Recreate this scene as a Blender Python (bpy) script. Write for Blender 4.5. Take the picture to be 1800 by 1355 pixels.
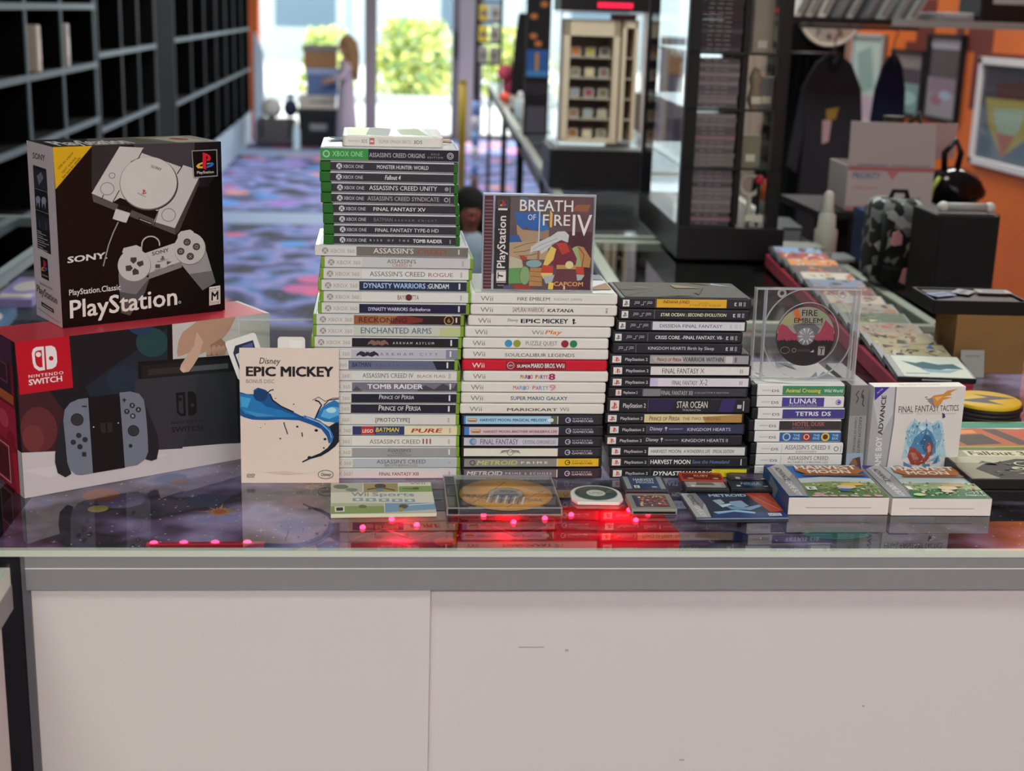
import bpy, bmesh, math, random
from mathutils import Vector, Matrix
random.seed(7)
for o in list(bpy.data.objects):
    bpy.data.objects.remove(o)
SC = bpy.context.scene
COL = SC.collection
ZC = 0.97                      # height of the counter top above the floor
R_ = math.radians

# ------------------------------------------------------------------ camera
cam_d = bpy.data.cameras.new('camera')
cam = bpy.data.objects.new('camera', cam_d)
COL.objects.link(cam)
cam_d.sensor_fit = 'HORIZONTAL'
cam_d.sensor_width = 36.0
cam_d.lens = 49.0
cam_d.clip_start = 0.05
cam_d.clip_end = 200
RM = Matrix(((0.99510848, -0.00446451, -0.09868725),
             (-0.09414294, 0.25987375, -0.96104253),
             (0.02993681, 0.96563228, 0.25818227)))
cam.matrix_world = Matrix.Translation((0, 0, ZC + 0.589)) @ RM.to_4x4()
cam_d.dof.use_dof = True
cam_d.dof.focus_distance = 1.80
cam_d.dof.aperture_fstop = 5.2
SC.camera = cam

# ------------------------------------------------------------------ sky, sun, lamps, exposure
SC.view_settings.view_transform = 'Standard'
SC.view_settings.look = 'None'
SC.view_settings.gamma = 1.0
SC.view_settings.use_curve_mapping = False
SC.view_settings.exposure = 0.0
world = bpy.data.worlds.new('sky')
SC.world = world
world.use_nodes = True
wn = world.node_tree.nodes
bg = wn['Background']
bg.inputs[0].default_value = (0.80, 0.91, 1.0, 1)
bg.inputs[1].default_value = 3.4
sd = bpy.data.lights.new('sun', 'SUN')
sd.energy = 8.0
sd.angle = R_(1.5)
sd.color = (1.0, 0.95, 0.86)
sun = bpy.data.objects.new('sun', sd)
COL.objects.link(sun)
sun.rotation_euler = (R_(38), 0, R_(150))
def ceiling_lamp(x, y, sx, sy, power, col=(0.955, 1.0, 0.955), z=3.12):
    d = bpy.data.lights.new('ceiling_lamp', 'AREA')
    d.shape = 'RECTANGLE'
    d.size, d.size_y = sx, sy
    d.energy = power
    d.color = col
    o = bpy.data.objects.new('ceiling_lamp', d)
    COL.objects.link(o)
    o.location = (x, y, z)
for lx, ly, pw in ((-0.7, -2.6, 94), (1.5, -2.6, 94), (-0.4, 0.2, 15), (1.3, 0.2, 13), (0.6, 3.6, 42), (2.2, 5.4, 62), (-0.3, 8.5, 55), (1.8, 8.5, 40), (-0.2, 13.0, 90), (2.6, 13.0, 50)):  # the lamp over the staff side is added, to brighten the orange wall
    ceiling_lamp(lx, ly, 1.2, 0.6, pw, (0.875, 1.0, 0.925) if ly < 4 else (0.95, 1.0, 0.96))

# ------------------------------------------------------------------ materials
def lin(h, k=1.0):
    h = h.lstrip('#')
    out = []
    for i in (0, 2, 4):
        c = int(h[i:i+2], 16) / 255.0
        c = c / 12.92 if c <= 0.04045 else ((c + 0.055) / 1.055) ** 2.4
        out.append(min(0.92, c * k))
    return (*out, 1.0)
KK = 1.45
MATS = {}
def mat(h, rough=0.42, metal=0.0, k=None, coat=0.0, emit=0.0):
    key = (h, rough, metal, k, coat, emit)
    if key in MATS:
        return MATS[key]
    m = bpy.data.materials.new('surface_' + h.lstrip('#'))
    m.use_nodes = True
    b = m.node_tree.nodes['Principled BSDF']
    c = lin(h, KK if k is None else k)
    b.inputs['Base Color'].default_value = c
    b.inputs['Roughness'].default_value = rough
    b.inputs['Metallic'].default_value = metal
    b.inputs['Specular IOR Level'].default_value = 0.28
    b.inputs['Coat Weight'].default_value = coat
    b.inputs['Coat Roughness'].default_value = 0.08
    if emit:
        b.inputs['Emission Color'].default_value = lin(h)
        b.inputs['Emission Strength'].default_value = emit
    MATS[key] = m
    return m
def noisy(name, h1, h2, scale=8, rough=0.7, detail=4, k=None, bump=0.0, stretch=None):
    m = bpy.data.materials.new(name)
    m.use_nodes = True
    nt = m.node_tree
    b = nt.nodes['Principled BSDF']
    tc = nt.nodes.new('ShaderNodeTexCoord')
    n = nt.nodes.new('ShaderNodeTexNoise')
    n.inputs['Scale'].default_value = scale
    n.inputs['Detail'].default_value = detail
    src = tc.outputs['Object']
    if stretch:
        mp = nt.nodes.new('ShaderNodeMapping')
        mp.inputs['Scale'].default_value = stretch
        nt.links.new(src, mp.inputs['Vector'])
        src = mp.outputs['Vector']
    nt.links.new(src, n.inputs['Vector'])
    r = nt.nodes.new('ShaderNodeValToRGB')
    r.color_ramp.elements[0].position = 0.38
    r.color_ramp.elements[1].position = 0.62
    r.color_ramp.elements[0].color = lin(h1, KK if k is None else k)
    r.color_ramp.elements[1].color = lin(h2, KK if k is None else k)
    nt.links.new(n.outputs['Fac'], r.inputs['Fac'])
    nt.links.new(r.outputs['Color'], b.inputs['Base Color'])
    b.inputs['Roughness'].default_value = rough
    if bump:
        bp = nt.nodes.new('ShaderNodeBump')
        bp.inputs['Strength'].default_value = bump
        nt.links.new(n.outputs['Fac'], bp.inputs['Height'])
        nt.links.new(bp.outputs['Normal'], b.inputs['Normal'])
    return m
def clear(name, tint=(1, 1, 1), ior=1.5, haze=0.0, rough=0.02, hazecol=(0.8, 0.8, 0.82)):
    m = bpy.data.materials.new(name)
    m.use_nodes = True
    nt = m.node_tree
    nt.nodes.remove(nt.nodes['Principled BSDF'])
    out = nt.nodes['Material Output']
    t = nt.nodes.new('ShaderNodeBsdfTransparent')
    t.inputs[0].default_value = (*tint, 1)
    g = nt.nodes.new('ShaderNodeBsdfGlossy')
    g.inputs['Roughness'].default_value = rough
    f = nt.nodes.new('ShaderNodeFresnel')
    f.inputs['IOR'].default_value = ior
    geo = nt.nodes.new('ShaderNodeNewGeometry')
    inv = nt.nodes.new('ShaderNodeMath')
    inv.operation = 'SUBTRACT'
    inv.inputs[0].default_value = 1.0
    nt.links.new(geo.outputs['Backfacing'], inv.inputs[1])
    mu = nt.nodes.new('ShaderNodeMath')
    mu.operation = 'MULTIPLY'
    nt.links.new(f.outputs[0], mu.inputs[0])
    nt.links.new(inv.outputs[0], mu.inputs[1])
    mx = nt.nodes.new('ShaderNodeMixShader')
    nt.links.new(mu.outputs[0], mx.inputs[0])
    last = t.outputs[0]
    if haze:
        d0 = nt.nodes.new('ShaderNodeBsdfDiffuse')
        d0.inputs[0].default_value = (*hazecol, 1)
        d1 = nt.nodes.new('ShaderNodeBsdfTranslucent')
        d1.inputs[0].default_value = (*hazecol, 1)
        d = nt.nodes.new('ShaderNodeMixShader')
        nt.links.new(d0.outputs[0], d.inputs[1])
        nt.links.new(d1.outputs[0], d.inputs[2])
        hm = nt.nodes.new('ShaderNodeMixShader')
        hm.inputs[0].default_value = haze
        nt.links.new(t.outputs[0], hm.inputs[1])
        nt.links.new(d.outputs[0], hm.inputs[2])
        last = hm.outputs[0]
    nt.links.new(last, mx.inputs[1])
    nt.links.new(g.outputs[0], mx.inputs[2])
    nt.links.new(mx.outputs[0], out.inputs['Surface'])
    return m
def galaxy(name, bases, spots, scale, spot_scale, star_scale, rough=0.8, k=1.0):
    """printed galaxy cloth: cloudy colours, coloured blobs and pale star dots"""
    m = bpy.data.materials.new(name)
    m.use_nodes = True
    nt = m.node_tree
    L = nt.links.new
    b = nt.nodes['Principled BSDF']
    b.inputs['Roughness'].default_value = rough
    tc = nt.nodes.new('ShaderNodeTexCoord')
    n = nt.nodes.new('ShaderNodeTexNoise')
    n.inputs['Scale'].default_value = scale
    n.inputs['Detail'].default_value = 3
    L(tc.outputs['Object'], n.inputs['Vector'])
    r = nt.nodes.new('ShaderNodeValToRGB')
    els = r.color_ramp.elements
    while len(els) < len(bases):
        els.new(0.5)
    for i, (p, c) in enumerate(bases):
        els[i].position = p
        els[i].color = lin(c, k)
    L(n.outputs['Fac'], r.inputs['Fac'])
    v = nt.nodes.new('ShaderNodeTexVoronoi')
    v.inputs['Scale'].default_value = spot_scale
    L(tc.outputs['Object'], v.inputs['Vector'])
    lt = nt.nodes.new('ShaderNodeMapRange')
    lt.inputs[1].default_value = 0.42
    lt.inputs[2].default_value = 0.36
    L(v.outputs['Distance'], lt.inputs[0])
    sr = nt.nodes.new('ShaderNodeValToRGB')
    sr.color_ramp.interpolation = 'CONSTANT'
    es = sr.color_ramp.elements
    while len(es) < len(spots):
        es.new(0.5)
    for i, c in enumerate(spots):
        es[i].position = i / len(spots)
        es[i].color = lin(c, k)
    sep = nt.nodes.new('ShaderNodeSeparateColor')
    L(v.outputs['Color'], sep.inputs[0])
    L(sep.outputs[0], sr.inputs['Fac'])
    gt = nt.nodes.new('ShaderNodeMath')
    gt.operation = 'GREATER_THAN'
    gt.inputs[1].default_value = 0.42
    L(sep.outputs[1], gt.inputs[0])
    mu = nt.nodes.new('ShaderNodeMath')
    mu.operation = 'MULTIPLY'
    L(gt.outputs[0], mu.inputs[0])
    L(lt.outputs[0], mu.inputs[1])
    mx = nt.nodes.new('ShaderNodeMixRGB')
    L(mu.outputs[0], mx.inputs[0])
    L(r.outputs['Color'], mx.inputs[1])
    L(sr.outputs['Color'], mx.inputs[2])
    v2 = nt.nodes.new('ShaderNodeTexVoronoi')
    v2.inputs['Scale'].default_value = star_scale
    L(tc.outputs['Object'], v2.inputs['Vector'])
    l2 = nt.nodes.new('ShaderNodeMapRange')
    l2.inputs[1].default_value = 0.14
    l2.inputs[2].default_value = 0.07
    L(v2.outputs['Distance'], l2.inputs[0])
    m2 = nt.nodes.new('ShaderNodeMixRGB')
    L(l2.outputs[0], m2.inputs[0])
    L(mx.outputs['Color'], m2.inputs[1])
    m2.inputs[2].default_value = lin('#a99fae', k)
    L(m2.outputs['Color'], b.inputs['Base Color'])
    return m

# ------------------------------------------------------------------ mesh helpers
class Part:
    """collects shapes for ONE mesh object"""
    def __init__(s):
        s.v = []; s.f = []; s.m = []; s.mats = []; s.smooth = []
    def mi(s, m):
        if m not in s.mats:
            s.mats.append(m)
        return s.mats.index(m)
    def add(s, vs, fs, m, smooth=False):
        k = len(s.v)
        s.v.extend(tuple(v) for v in vs)
        i = s.mi(m)
        for f in fs:
            s.f.append([a + k for a in f]); s.m.append(i); s.smooth.append(smooth)
        return s
    def box(s, x0, y0, z0, x1, y1, z1, m):
        vs = [(x, y, z) for z in (z0, z1) for y in (y0, y1) for x in (x0, x1)]
        return s.add(vs, [(0, 2, 3, 1), (4, 5, 7, 6), (0, 1, 5, 4), (2, 6, 7, 3), (0, 4, 6, 2), (1, 3, 7, 5)], m)
    def prism(s, pts, z0, z1, m, M=None, side=None, smooth=False):
        n = len(pts)
        a = sum(pts[i][0] * pts[(i+1) % n][1] - pts[(i+1) % n][0] * pts[i][1] for i in range(n))
        if a < 0:
            pts = pts[::-1]
        vs = [Vector((x, y, z0)) for x, y in pts] + [Vector((x, y, z1)) for x, y in pts]
        if M is not None:
            vs = [M @ v for v in vs]
        s.add(vs, [list(range(n))[::-1], list(range(n, 2*n))], m)
        k = len(s.v) - 2*n
        i = s.mi(side or m)
        for j in range(n):
            q = (j + 1) % n
            s.f.append([k + j, k + q, k + n + q, k + n + j]); s.m.append(i); s.smooth.append(smooth)
        return s
    def lathe(s, prof, m, c=(0, 0, 0), seg=32, M=None, smooth=True, sx=1, sy=1):
        """profile of (radius, z) turned about z"""
        k = len(prof)
        vs = []
        for j in range(seg):
            a = 2 * math.pi * j / seg
            for r, z in prof:
                v = Vector((c[0] + r * sx * math.cos(a), c[1] + r * sy * math.sin(a), c[2] + z))
                vs.append(M @ v if M is not None else v)
        fs = []
        for j in range(seg):
            q = (j + 1) % seg
            for i in range(k - 1):
                fs.append([j*k + i, q*k + i, q*k + i + 1, j*k + i + 1])
        s.add(vs, fs, m, smooth)
        if prof[0] == prof[-1]:
            return s
        if prof[0][0] > 1e-6:
            s.add([vs[j*k] for j in range(seg)], [list(range(seg))[::-1]], m)
        if prof[-1][0] > 1e-6:
            s.add([vs[j*k + k - 1] for j in range(seg)], [list(range(seg))], m)
        return s
    def tube(s, pts, r, m, seg=8):
        pts = [Vector(p) for p in pts]
        rs = r if isinstance(r, (list, tuple)) else [r] * len(pts)
        vs = []
        for i, p in enumerate(pts):
            d = (pts[min(i+1, len(pts)-1)] - pts[max(i-1, 0)]).normalized()
            a = d.orthogonal().normalized() if i == 0 else (a - d * a.dot(d)).normalized()
            b = d.cross(a)
            for j in range(seg):
                t = 2 * math.pi * j / seg
                vs.append(p + (a * math.cos(t) + b * math.sin(t)) * rs[i])
        fs = []
        for i in range(len(pts) - 1):
            for j in range(seg):
                q = (j + 1) % seg
                fs.append([i*seg + j, i*seg + q, (i+1)*seg + q, (i+1)*seg + j])
        n = len(vs)
        fs.append(list(range(seg))[::-1]); fs.append(list(range(n - seg, n)))
        return s.add(vs, fs, m, True)
    def ball(s, c, r, m, seg=16, rings=10):
        rx, ry, rz = r if isinstance(r, (list, tuple)) else (r, r, r)
        prof = [(math.sin(math.pi * i / rings), -math.cos(math.pi * i / rings)) for i in range(rings + 1)]
        k = len(prof); vs = []
        for j in range(seg):
            a = 2 * math.pi * j / seg
            for q, z in prof:
                vs.append((c[0] + q * rx * math.cos(a), c[1] + q * ry * math.sin(a), c[2] + z * rz))
        fs = [[j*k+i, ((j+1) % seg)*k+i, ((j+1) % seg)*k+i+1, j*k+i+1] for j in range(seg) for i in range(k-1)]
        return s.add(vs, fs, m, True)
    def build(s, name, parent=None, bevel=0.0, seg=2, loc=None, rz=0.0, shade=False):
        me = bpy.data.meshes.new(name)
        me.from_pydata([tuple(v) for v in s.v], [], s.f)
        for m in s.mats:
            me.materials.append(m)
        me.polygons.foreach_set('material_index', s.m)
        me.polygons.foreach_set('use_smooth', [bool(x) or shade for x in s.smooth])
        me.update()
        if bevel:
            bm = bmesh.new()
            bm.from_mesh(me)
            bmesh.ops.remove_doubles(bm, verts=bm.verts, dist=1e-6)
            es = [e for e in bm.edges if len(e.link_faces) == 2 and e.calc_face_angle(0) > 0.5]
            bmesh.ops.bevel(bm, geom=es, offset=bevel, segments=seg, affect='EDGES', profile=0.5, clamp_overlap=True)
            bm.to_mesh(me)
            bm.free()
        o = bpy.data.objects.new(name, me)
        COL.objects.link(o)
        if parent is not None:
            o.parent = parent
        if loc is not None:
            o.location = loc
        if rz:
            o.rotation_euler = (0, 0, rz)
        return o
def tag(o, label, cat, group=None, kind=None):
    if label: o['label'] = label
    if cat: o['category'] = cat
    if group: o['group'] = group
    if kind: o['kind'] = kind
    return o
def thing(name, label, cat, loc=(0, 0, 0), rz=0.0, group=None, rot=None):
    o = bpy.data.objects.new(name, None)
    o.empty_display_size = 0.05
    COL.objects.link(o)
    o.location = loc
    o.rotation_euler = rot if rot else (0, 0, rz)
    return tag(o, label, cat, group)
def struct(o):
    o['kind'] = 'structure'
    return o
def rrect(x0, y0, x1, y1, r, n=5):
    pts = []
    for cx, cy, a0 in ((x1-r, y1-r, 0), (x0+r, y1-r, 90), (x0+r, y0+r, 180), (x1-r, y0+r, 270)):
        for i in range(n + 1):
            a = R_(a0 + 90.0 * i / n)
            pts.append((cx + r * math.cos(a), cy + r * math.sin(a)))
    return pts

# ------------------------------------------------------------------ lettering (the built-in font turned into mesh)
GLY = {}
def glyphs(txt, it=0, sc=False, sp=1.0):
    key = (txt, it, sc, sp)
    if key in GLY:
        return GLY[key]
    cu = bpy.data.curves.new('lettering', 'FONT')
    cu.body = txt
    cu.size = 1.0
    cu.resolution_u = 2
    cu.shear = 0.3 * it
    cu.space_character = sp
    if sc:
        cu.small_caps_scale = 0.78
        for c in cu.body_format:
            c.use_small_caps = True
    o = bpy.data.objects.new('lettering', cu)
    COL.objects.link(o)
    dg = bpy.context.evaluated_depsgraph_get()
    dg.update()
    oe = o.evaluated_get(dg)
    me = oe.to_mesh()
    vs = [(v.co.x, v.co.y) for v in me.vertices]
    fs = [list(p.vertices) for p in me.polygons]
    oe.to_mesh_clear()
    bpy.data.objects.remove(o)
    bpy.data.curves.remove(cu)
    x0 = min(v[0] for v in vs); x1 = max(v[0] for v in vs)
    GLY[key] = (vs, fs, x0, x1)
    return GLY[key]
_g = glyphs('H')
CAP = max(v[1] for v in _g[0])

def homog(ref):
    """projective map taking the four reference corners to the unit square"""
    dst = ((0, 0), (1, 0), (1, 1), (0, 1))
    A = []; B = []
    for (x, y), (u, v) in zip(ref, dst):
        A.append([x, y, 1, 0, 0, 0, -u*x, -u*y]); B.append(u)
        A.append([0, 0, 0, x, y, 1, -v*x, -v*y]); B.append(v)
    n = 8
    M = [A[i] + [B[i]] for i in range(n)]
    for i in range(n):
        p = max(range(i, n), key=lambda r: abs(M[r][i]))
        M[i], M[p] = M[p], M[i]
        for j in range(n):
            if j != i:
                q = M[j][i] / M[i][i]
                M[j] = [a - q * b for a, b in zip(M[j], M[i])]
    h = [M[i][n] / M[i][i] for i in range(n)] + [1.0]
    return lambda x, y: ((h[0]*x + h[1]*y + h[2]) / (h[6]*x + h[7]*y + 1), (h[3]*x + h[4]*y + h[5]) / (h[6]*x + h[7]*y + 1))

class Panel:
    """a printed face: artwork drawn in 2D on a flat rectangle, x to the right, y DOWN from its top-left corner"""
    def __init__(s, part, O, U, V, ref=None, base=None, eps=1.6e-5, rough=0.42):
        s.p = part; s.O = Vector(O); s.U = Vector(U); s.V = Vector(V)
        s.N = -s.U.cross(s.V).normalized()
        s.h = homog(ref) if ref else (lambda x, y: (x, y))
        s.l = 3; s.eps = eps; s.rough = rough
        if base:
            s.p.add([s.O + s.N*eps*2, s.O + s.V + s.N*eps*2, s.O + s.U + s.V + s.N*eps*2, s.O + s.U + s.N*eps*2], [(0, 1, 2, 3)], s.m(base))
    def m(s, c):
        return mat(c, s.rough) if isinstance(c, str) else c
    def pt(s, x, y):
        u, v = s.h(x, y)
        u = min(1.0, max(0.0, u)); v = min(1.0, max(0.0, v))
        return s.O + s.U * u + s.V * v + s.N * (s.eps * s.l)
    def poly(s, pts, c):
        s.l += 1
        a = sum(pts[i][0] * pts[(i+1) % len(pts)][1] - pts[(i+1) % len(pts)][0] * pts[i][1] for i in range(len(pts)))
        if a > 0:
            pts = pts[::-1]
        s.p.add([s.pt(*q) for q in pts], [list(range(len(pts)))], s.m(c))
    def rect(s, x0, y0, x1, y1, c):
        s.poly([(x0, y0), (x1, y0), (x1, y1), (x0, y1)], c)
    def ell(s, cx, cy, rx, ry, c, n=24, a0=0):
        s.poly([(cx + rx*math.cos(2*math.pi*i/n + a0), cy + ry*math.sin(2*math.pi*i/n + a0)) for i in range(n)], c)
    def ring(s, cx, cy, rx, ry, w, c, n=28, wy=None, a=0.0, b=360.0):
        s.l += 1
        wy = w if wy is None else wy
        k = n + 1
        vs = []
        for i in range(k):
            t = R_(a + (b - a) * i / n)
            vs.append(s.pt(cx + rx*math.cos(t), cy + ry*math.sin(t)))
            vs.append(s.pt(cx + (rx-w)*math.cos(t), cy + (ry-wy)*math.sin(t)))
        s.p.add(vs, [[2*i, 2*i+1, 2*i+3, 2*i+2] for i in range(n)], s.m(c))
    def frame(s, x0, y0, x1, y1, w, h, c):
        s.rect(x0, y0, x1, y0+h, c); s.rect(x0, y1-h, x1, y1, c); s.rect(x0, y0, x0+w, y1, c); s.rect(x1-w, y0, x1, y1, c)
    def line(s, pts, w, c, wx=None):
        """a stroke; w is its width along y, wx along x"""
        s.l += 1
        wx = w if wx is None else wx
        vs = []
        for i, (x, y) in enumerate(pts):
            a = pts[max(i-1, 0)]; b = pts[min(i+1, len(pts)-1)]
            dx, dy = (b[0]-a[0]) / wx, (b[1]-a[1]) / w
            q = math.hypot(dx, dy) or 1
            nx, ny = -dy/q * wx / 2, dx/q * w / 2
            vs.append(s.pt(x+nx, y+ny)); vs.append(s.pt(x-nx, y-ny))
        s.p.add(vs, [[2*i, 2*i+1, 2*i+3, 2*i+2] for i in range(len(pts)-1)], s.m(c))
    def text(s, t, x0, y0, x1, y1, h, c, up=None, bold=0, it=0, sc=False, sp=1.0):
        """text along the baseline (x0,y0)-(x1,y1), capitals h high; up overrides the direction of the stems"""
        s.l += 1
        vs, fs, a, b = glyphs(t, it, sc, sp)
        bx, by = x1 - x0, y1 - y0
        if up is None:
            q = math.hypot(bx, by)
            ux, uy = by / q * h, -bx / q * h
        else:
            ux, uy = up
        bold = max(bold, 0.5)
        d = 0.0095 * bold
        dx = d / (b - a); dy = d * 0.6 / CAP
        offs = [(0, 0)] if not bold else [(-dx, 0), (dx, 0)] if bold < 0.7 else [(-dx, -dy), (dx, -dy), (-dx, dy), (dx, dy)]
        for ox, oy in offs:          # overlapping copies thicken the strokes
            out = []
            for x, y in vs:
                f = (x - a) / (b - a) * (1 - 2*dx) + dx + ox; g = y / CAP * (1 - 2*dy) + dy + oy
                out.append(s.pt(x0 + bx*f + ux*g, y0 + by*f + uy*g))
            s.p.add(out, fs, s.m(c))
            s.l += 0.4
    def t(s, txt, x0, x1, y0, y1, c, **k):
        """text fitted between x0 and x1, capitals from y0 (top) to y1 (baseline)"""
        s.text(txt, x0, y1, x1, y1, y1 - y0, c, up=(0, y0 - y1), **k)
# ================================================================== THE SETTING
FLOORM = galaxy('galaxy_carpet', [(0.36, '#232330'), (0.44, '#4a4d80'), (0.50, '#8a84bb'), (0.57, '#5f7ab5'), (0.64, '#2c2e44')],
                ['#d0587a', '#4a8fd8', '#d88468', '#9a6cc8', '#c05a90'], 2.4, 3.0, 14, rough=0.75, k=1.1)
LINERM = galaxy('galaxy_cloth', [(0.36, '#463a50'), (0.44, '#2c2229'), (0.50, '#5d4768'), (0.58, '#86769a'), (0.68, '#4a5a98')],
                ['#45578c', '#66557a', '#7a4f68', '#3c3a52'], 6.5, 13, 75, k=2.0)
WHITE = mat('#bdb4af', 0.5)
ALU = mat('#827e7d', 0.45, k=1.25)
ALUP = mat('#c4c4b8', 0.3, k=1.45)
BLACK = mat('#0c0b0d', 0.5)
BLK2 = mat('#1d1a1e', 0.4)
GLASS = clear('counter_glass', (0.94, 0.96, 0.95), 1.95)
PANE = clear('window_glass', (0.97, 0.99, 0.99), 1.3)
CLEARP = clear('clear_plastic', (0.97, 0.97, 0.97), 1.4, haze=0.012)
RIMP = clear('clear_plastic_rim', (0.9, 0.9, 0.92), 1.6, haze=0.36, rough=0.06, hazecol=(0.95, 0.95, 0.97))
CASEP = clear('case_panel', (0.98, 0.985, 0.98), 1.12)
FROST = clear('frosted_film', (0.95, 0.95, 0.97), 1.5, haze=0.2, rough=0.1)

p = Part(); p.box(-3.2, -4, -0.1, 7.2, 18.2, 0, FLOORM); struct(p.build('floor'))
p = Part(); p.box(-3.2, -4, 3.2, 7.2, 18.2, 3.3, mat('#b9b5b0', 0.9)); struct(p.build('ceiling'))
WL = noisy('painted_wall_dark', '#2a2a2e', '#333338', 3)
p = Part(); p.box(-3.2, -4, 0, -1.9, 18.2, 3.2, WL); struct(p.build('wall_left'))
ORW = noisy('orange_wall_paint', '#b85412', '#c45c14', 1.5, rough=0.6, k=1.25)
p = Part(); p.box(3.0, -4, 0, 3.2, 9.0, 3.2, ORW)
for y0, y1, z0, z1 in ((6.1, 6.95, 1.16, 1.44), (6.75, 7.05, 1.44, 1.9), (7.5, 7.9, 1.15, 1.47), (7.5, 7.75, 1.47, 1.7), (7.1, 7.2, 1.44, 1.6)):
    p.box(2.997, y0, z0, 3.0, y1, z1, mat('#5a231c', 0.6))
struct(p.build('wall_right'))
p = Part(); p.box(3.2, 8.9, 0, 7.2, 9.0, 3.2, ORW); struct(p.build('wall_recess'))
p = Part(); p.box(7.0, 9.0, 0, 7.2, 18.2, 3.2, mat('#a8a49e', 0.8)); struct(p.build('wall_far_right'))
p = Part(); p.box(-3.2, -4.1, 0, 7.2, -4.0, 3.2, mat('#9a958f', 0.8)); struct(p.build('wall_front'))

# shop front: window panes, door, mullions
FRM = mat('#82807f', 0.4)
def window(n, x0, x1, z0=0.06, z1=3.2):
    f = Part()
    f.box(x0, 17.75, 0, x1, 17.86, z0, FRM)
    f.box(x0, 17.75, z0, x0 + 0.05, 17.86, z1, FRM)
    f.box(x1 - 0.05, 17.75, z0, x1, 17.86, z1, FRM)
    o = struct(f.build('window_%d' % n))
    g = Part(); g.box(x0 + 0.05, 17.8, z0, x1 - 0.05, 17.81, z1, PANE)
    g.build('pane', o)
window(1, -1.9, -0.08)
window(2, 1.28, 3.4)
window(3, 3.4, 7.0)
p = Part()
p.box(-0.08, 17.72, 0, 0.02, 17.88, 3.2, FRM)
p.box(0.95, 17.72, 0, 1.03, 17.88, 3.2, mat('#6f7174', 0.4))
p.box(0.02, 17.72, 0, 0.95, 17.88, 0.05, FRM)
d = struct(p.build('door_1'))
p = Part(); p.box(0.02, 17.8, 0.05, 0.95, 17.81, 3.2, PANE); p.build('pane', d)
p = Part(); p.box(0.955, 17.62, 1.0, 1.0, 17.72, 1.32, mat('#26262b', 0.4)); p.build('door_handle', d)
p = Part(); p.box(1.03, 17.7, 0, 1.28, 17.9, 3.2, mat('#a9a7a4', 0.7)); struct(p.build('trim_1'))
p = Part(); p.box(-1.72, 17.0, 0, -1.36, 17.3, 3.2, mat('#c4622f', 0.6)); struct(p.build('trim_2'))
BASE = noisy('scuffed_blue_base', '#8698a4', '#a3b1b8', 5, rough=0.5)
p = Part(); p.box(-1.9, 4.2, 0, -1.46, 17.0, 0.36, BASE); struct(p.build('baseboard_left'))
BAND = mat('#8b99b5', 0.6, k=1.2)
for i, (y0, y1) in enumerate(((10.35, 10.95), (15.3, 16.0))):
    p = Part(); p.box(-1.46, y0, 0, 0.8, y1, 0.004, BAND); p.box(-1.46, y1, 0, 0.8, y1 + 0.07, 0.004, mat('#2b3340', 0.7)); struct(p.build('trim_%d' % (i + 3)))

# outside: pavement, hedge, the building across the road
p = Part(); p.box(-30, 18.2, -0.12, 40, 60, -0.02, noisy('sunlit_concrete', '#c9c6c0', '#d6d3cc', 1.2, rough=0.9, k=0.85)); struct(p.build('pavement'))
p = Part(); p.box(-30, 24.4, -0.02, 40, 24.6, 0.12, mat('#a5a6a4', 0.8)); struct(p.build('curb'))
LEAF = [mat('#8f9c5c', 0.6), mat('#b5b86a', 0.6), mat('#6f8a52', 0.6), mat('#cfcd78', 0.6)]
def bush(label, x, y, w, d, h, n):
    rnd = random.Random(int(x * 100) + 5)
    q = Part()
    for i in range(n):
        a = rnd.uniform(0, 6.283); r = math.sqrt(rnd.random()); z = rnd.uniform(0.02, 1)
        k = math.sqrt(max(0.05, 1 - (z - 0.25) ** 2))
        c = Vector((math.cos(a) * r * w * k, math.sin(a) * r * d * k, z * h))
        s = rnd.uniform(0.05, 0.11)
        u = Vector((rnd.uniform(-1, 1), rnd.uniform(-1, 1), rnd.uniform(-1, 1))).normalized() * s
        v = u.orthogonal().normalized() * s * 0.7
        q.add([c - u, c - v, c + u, c + v], [(0, 1, 2, 3)], rnd.choice(LEAF))
    t_ = thing('bush', label, 'bush', (x, y, -0.02), group='bushes outside the shop window')
    q.build('foliage', t_)
    q = Part(); q.tube([(0, 0, -0.02), (0.02, 0, 0.3), (0.0, 0.03, h * 0.6)], [0.04, 0.03, 0.015], mat('#5c4a38', 0.8)); q.build('stem', t_)
bush('sunlit green bush outside, seen through the glass door', 0.72, 26.0, 0.8, 0.5, 1.4, 1200)
bush('pale green bush outside, just left of the door post', -0.92, 27.6, 0.55, 0.45, 1.2, 600)
bush('yellow-green bush outside, farthest right through the glass door', 2.6, 27.4, 0.8, 0.5, 1.3, 800)
t_ = thing('building', 'pale building across the road beyond the shop window', 'building', (0, 44, -0.02))
p = Part(); p.box(-22, 0, 0, 30, 4, 5.5, mat('#c9cfcf', 0.8, k=0.9)); p.build('wall', t_)
for x in (-8, -3, 2, 6, 11):
    p = Part(); p.box(x, -0.05, 1.0, x + 1.8, 0.02, 2.3, mat('#6d7f8c', 0.2, k=1.0)); p.build('window', t_)
t_ = thing('lamp_post', 'slim blue-grey post outside, left of the window middle', 'post', (-0.55, 30, -0.02))
p = Part(); p.tube([(0, 0, 0), (0, 0, 4)], 0.06, mat('#7fa0b5', 0.5)); p.build('pole', t_)
p = Part(); p.box(-0.12, -0.12, 0, 0.12, 0.12, 0.06, mat('#7fa0b5', 0.5)); p.build('base', t_)

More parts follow.
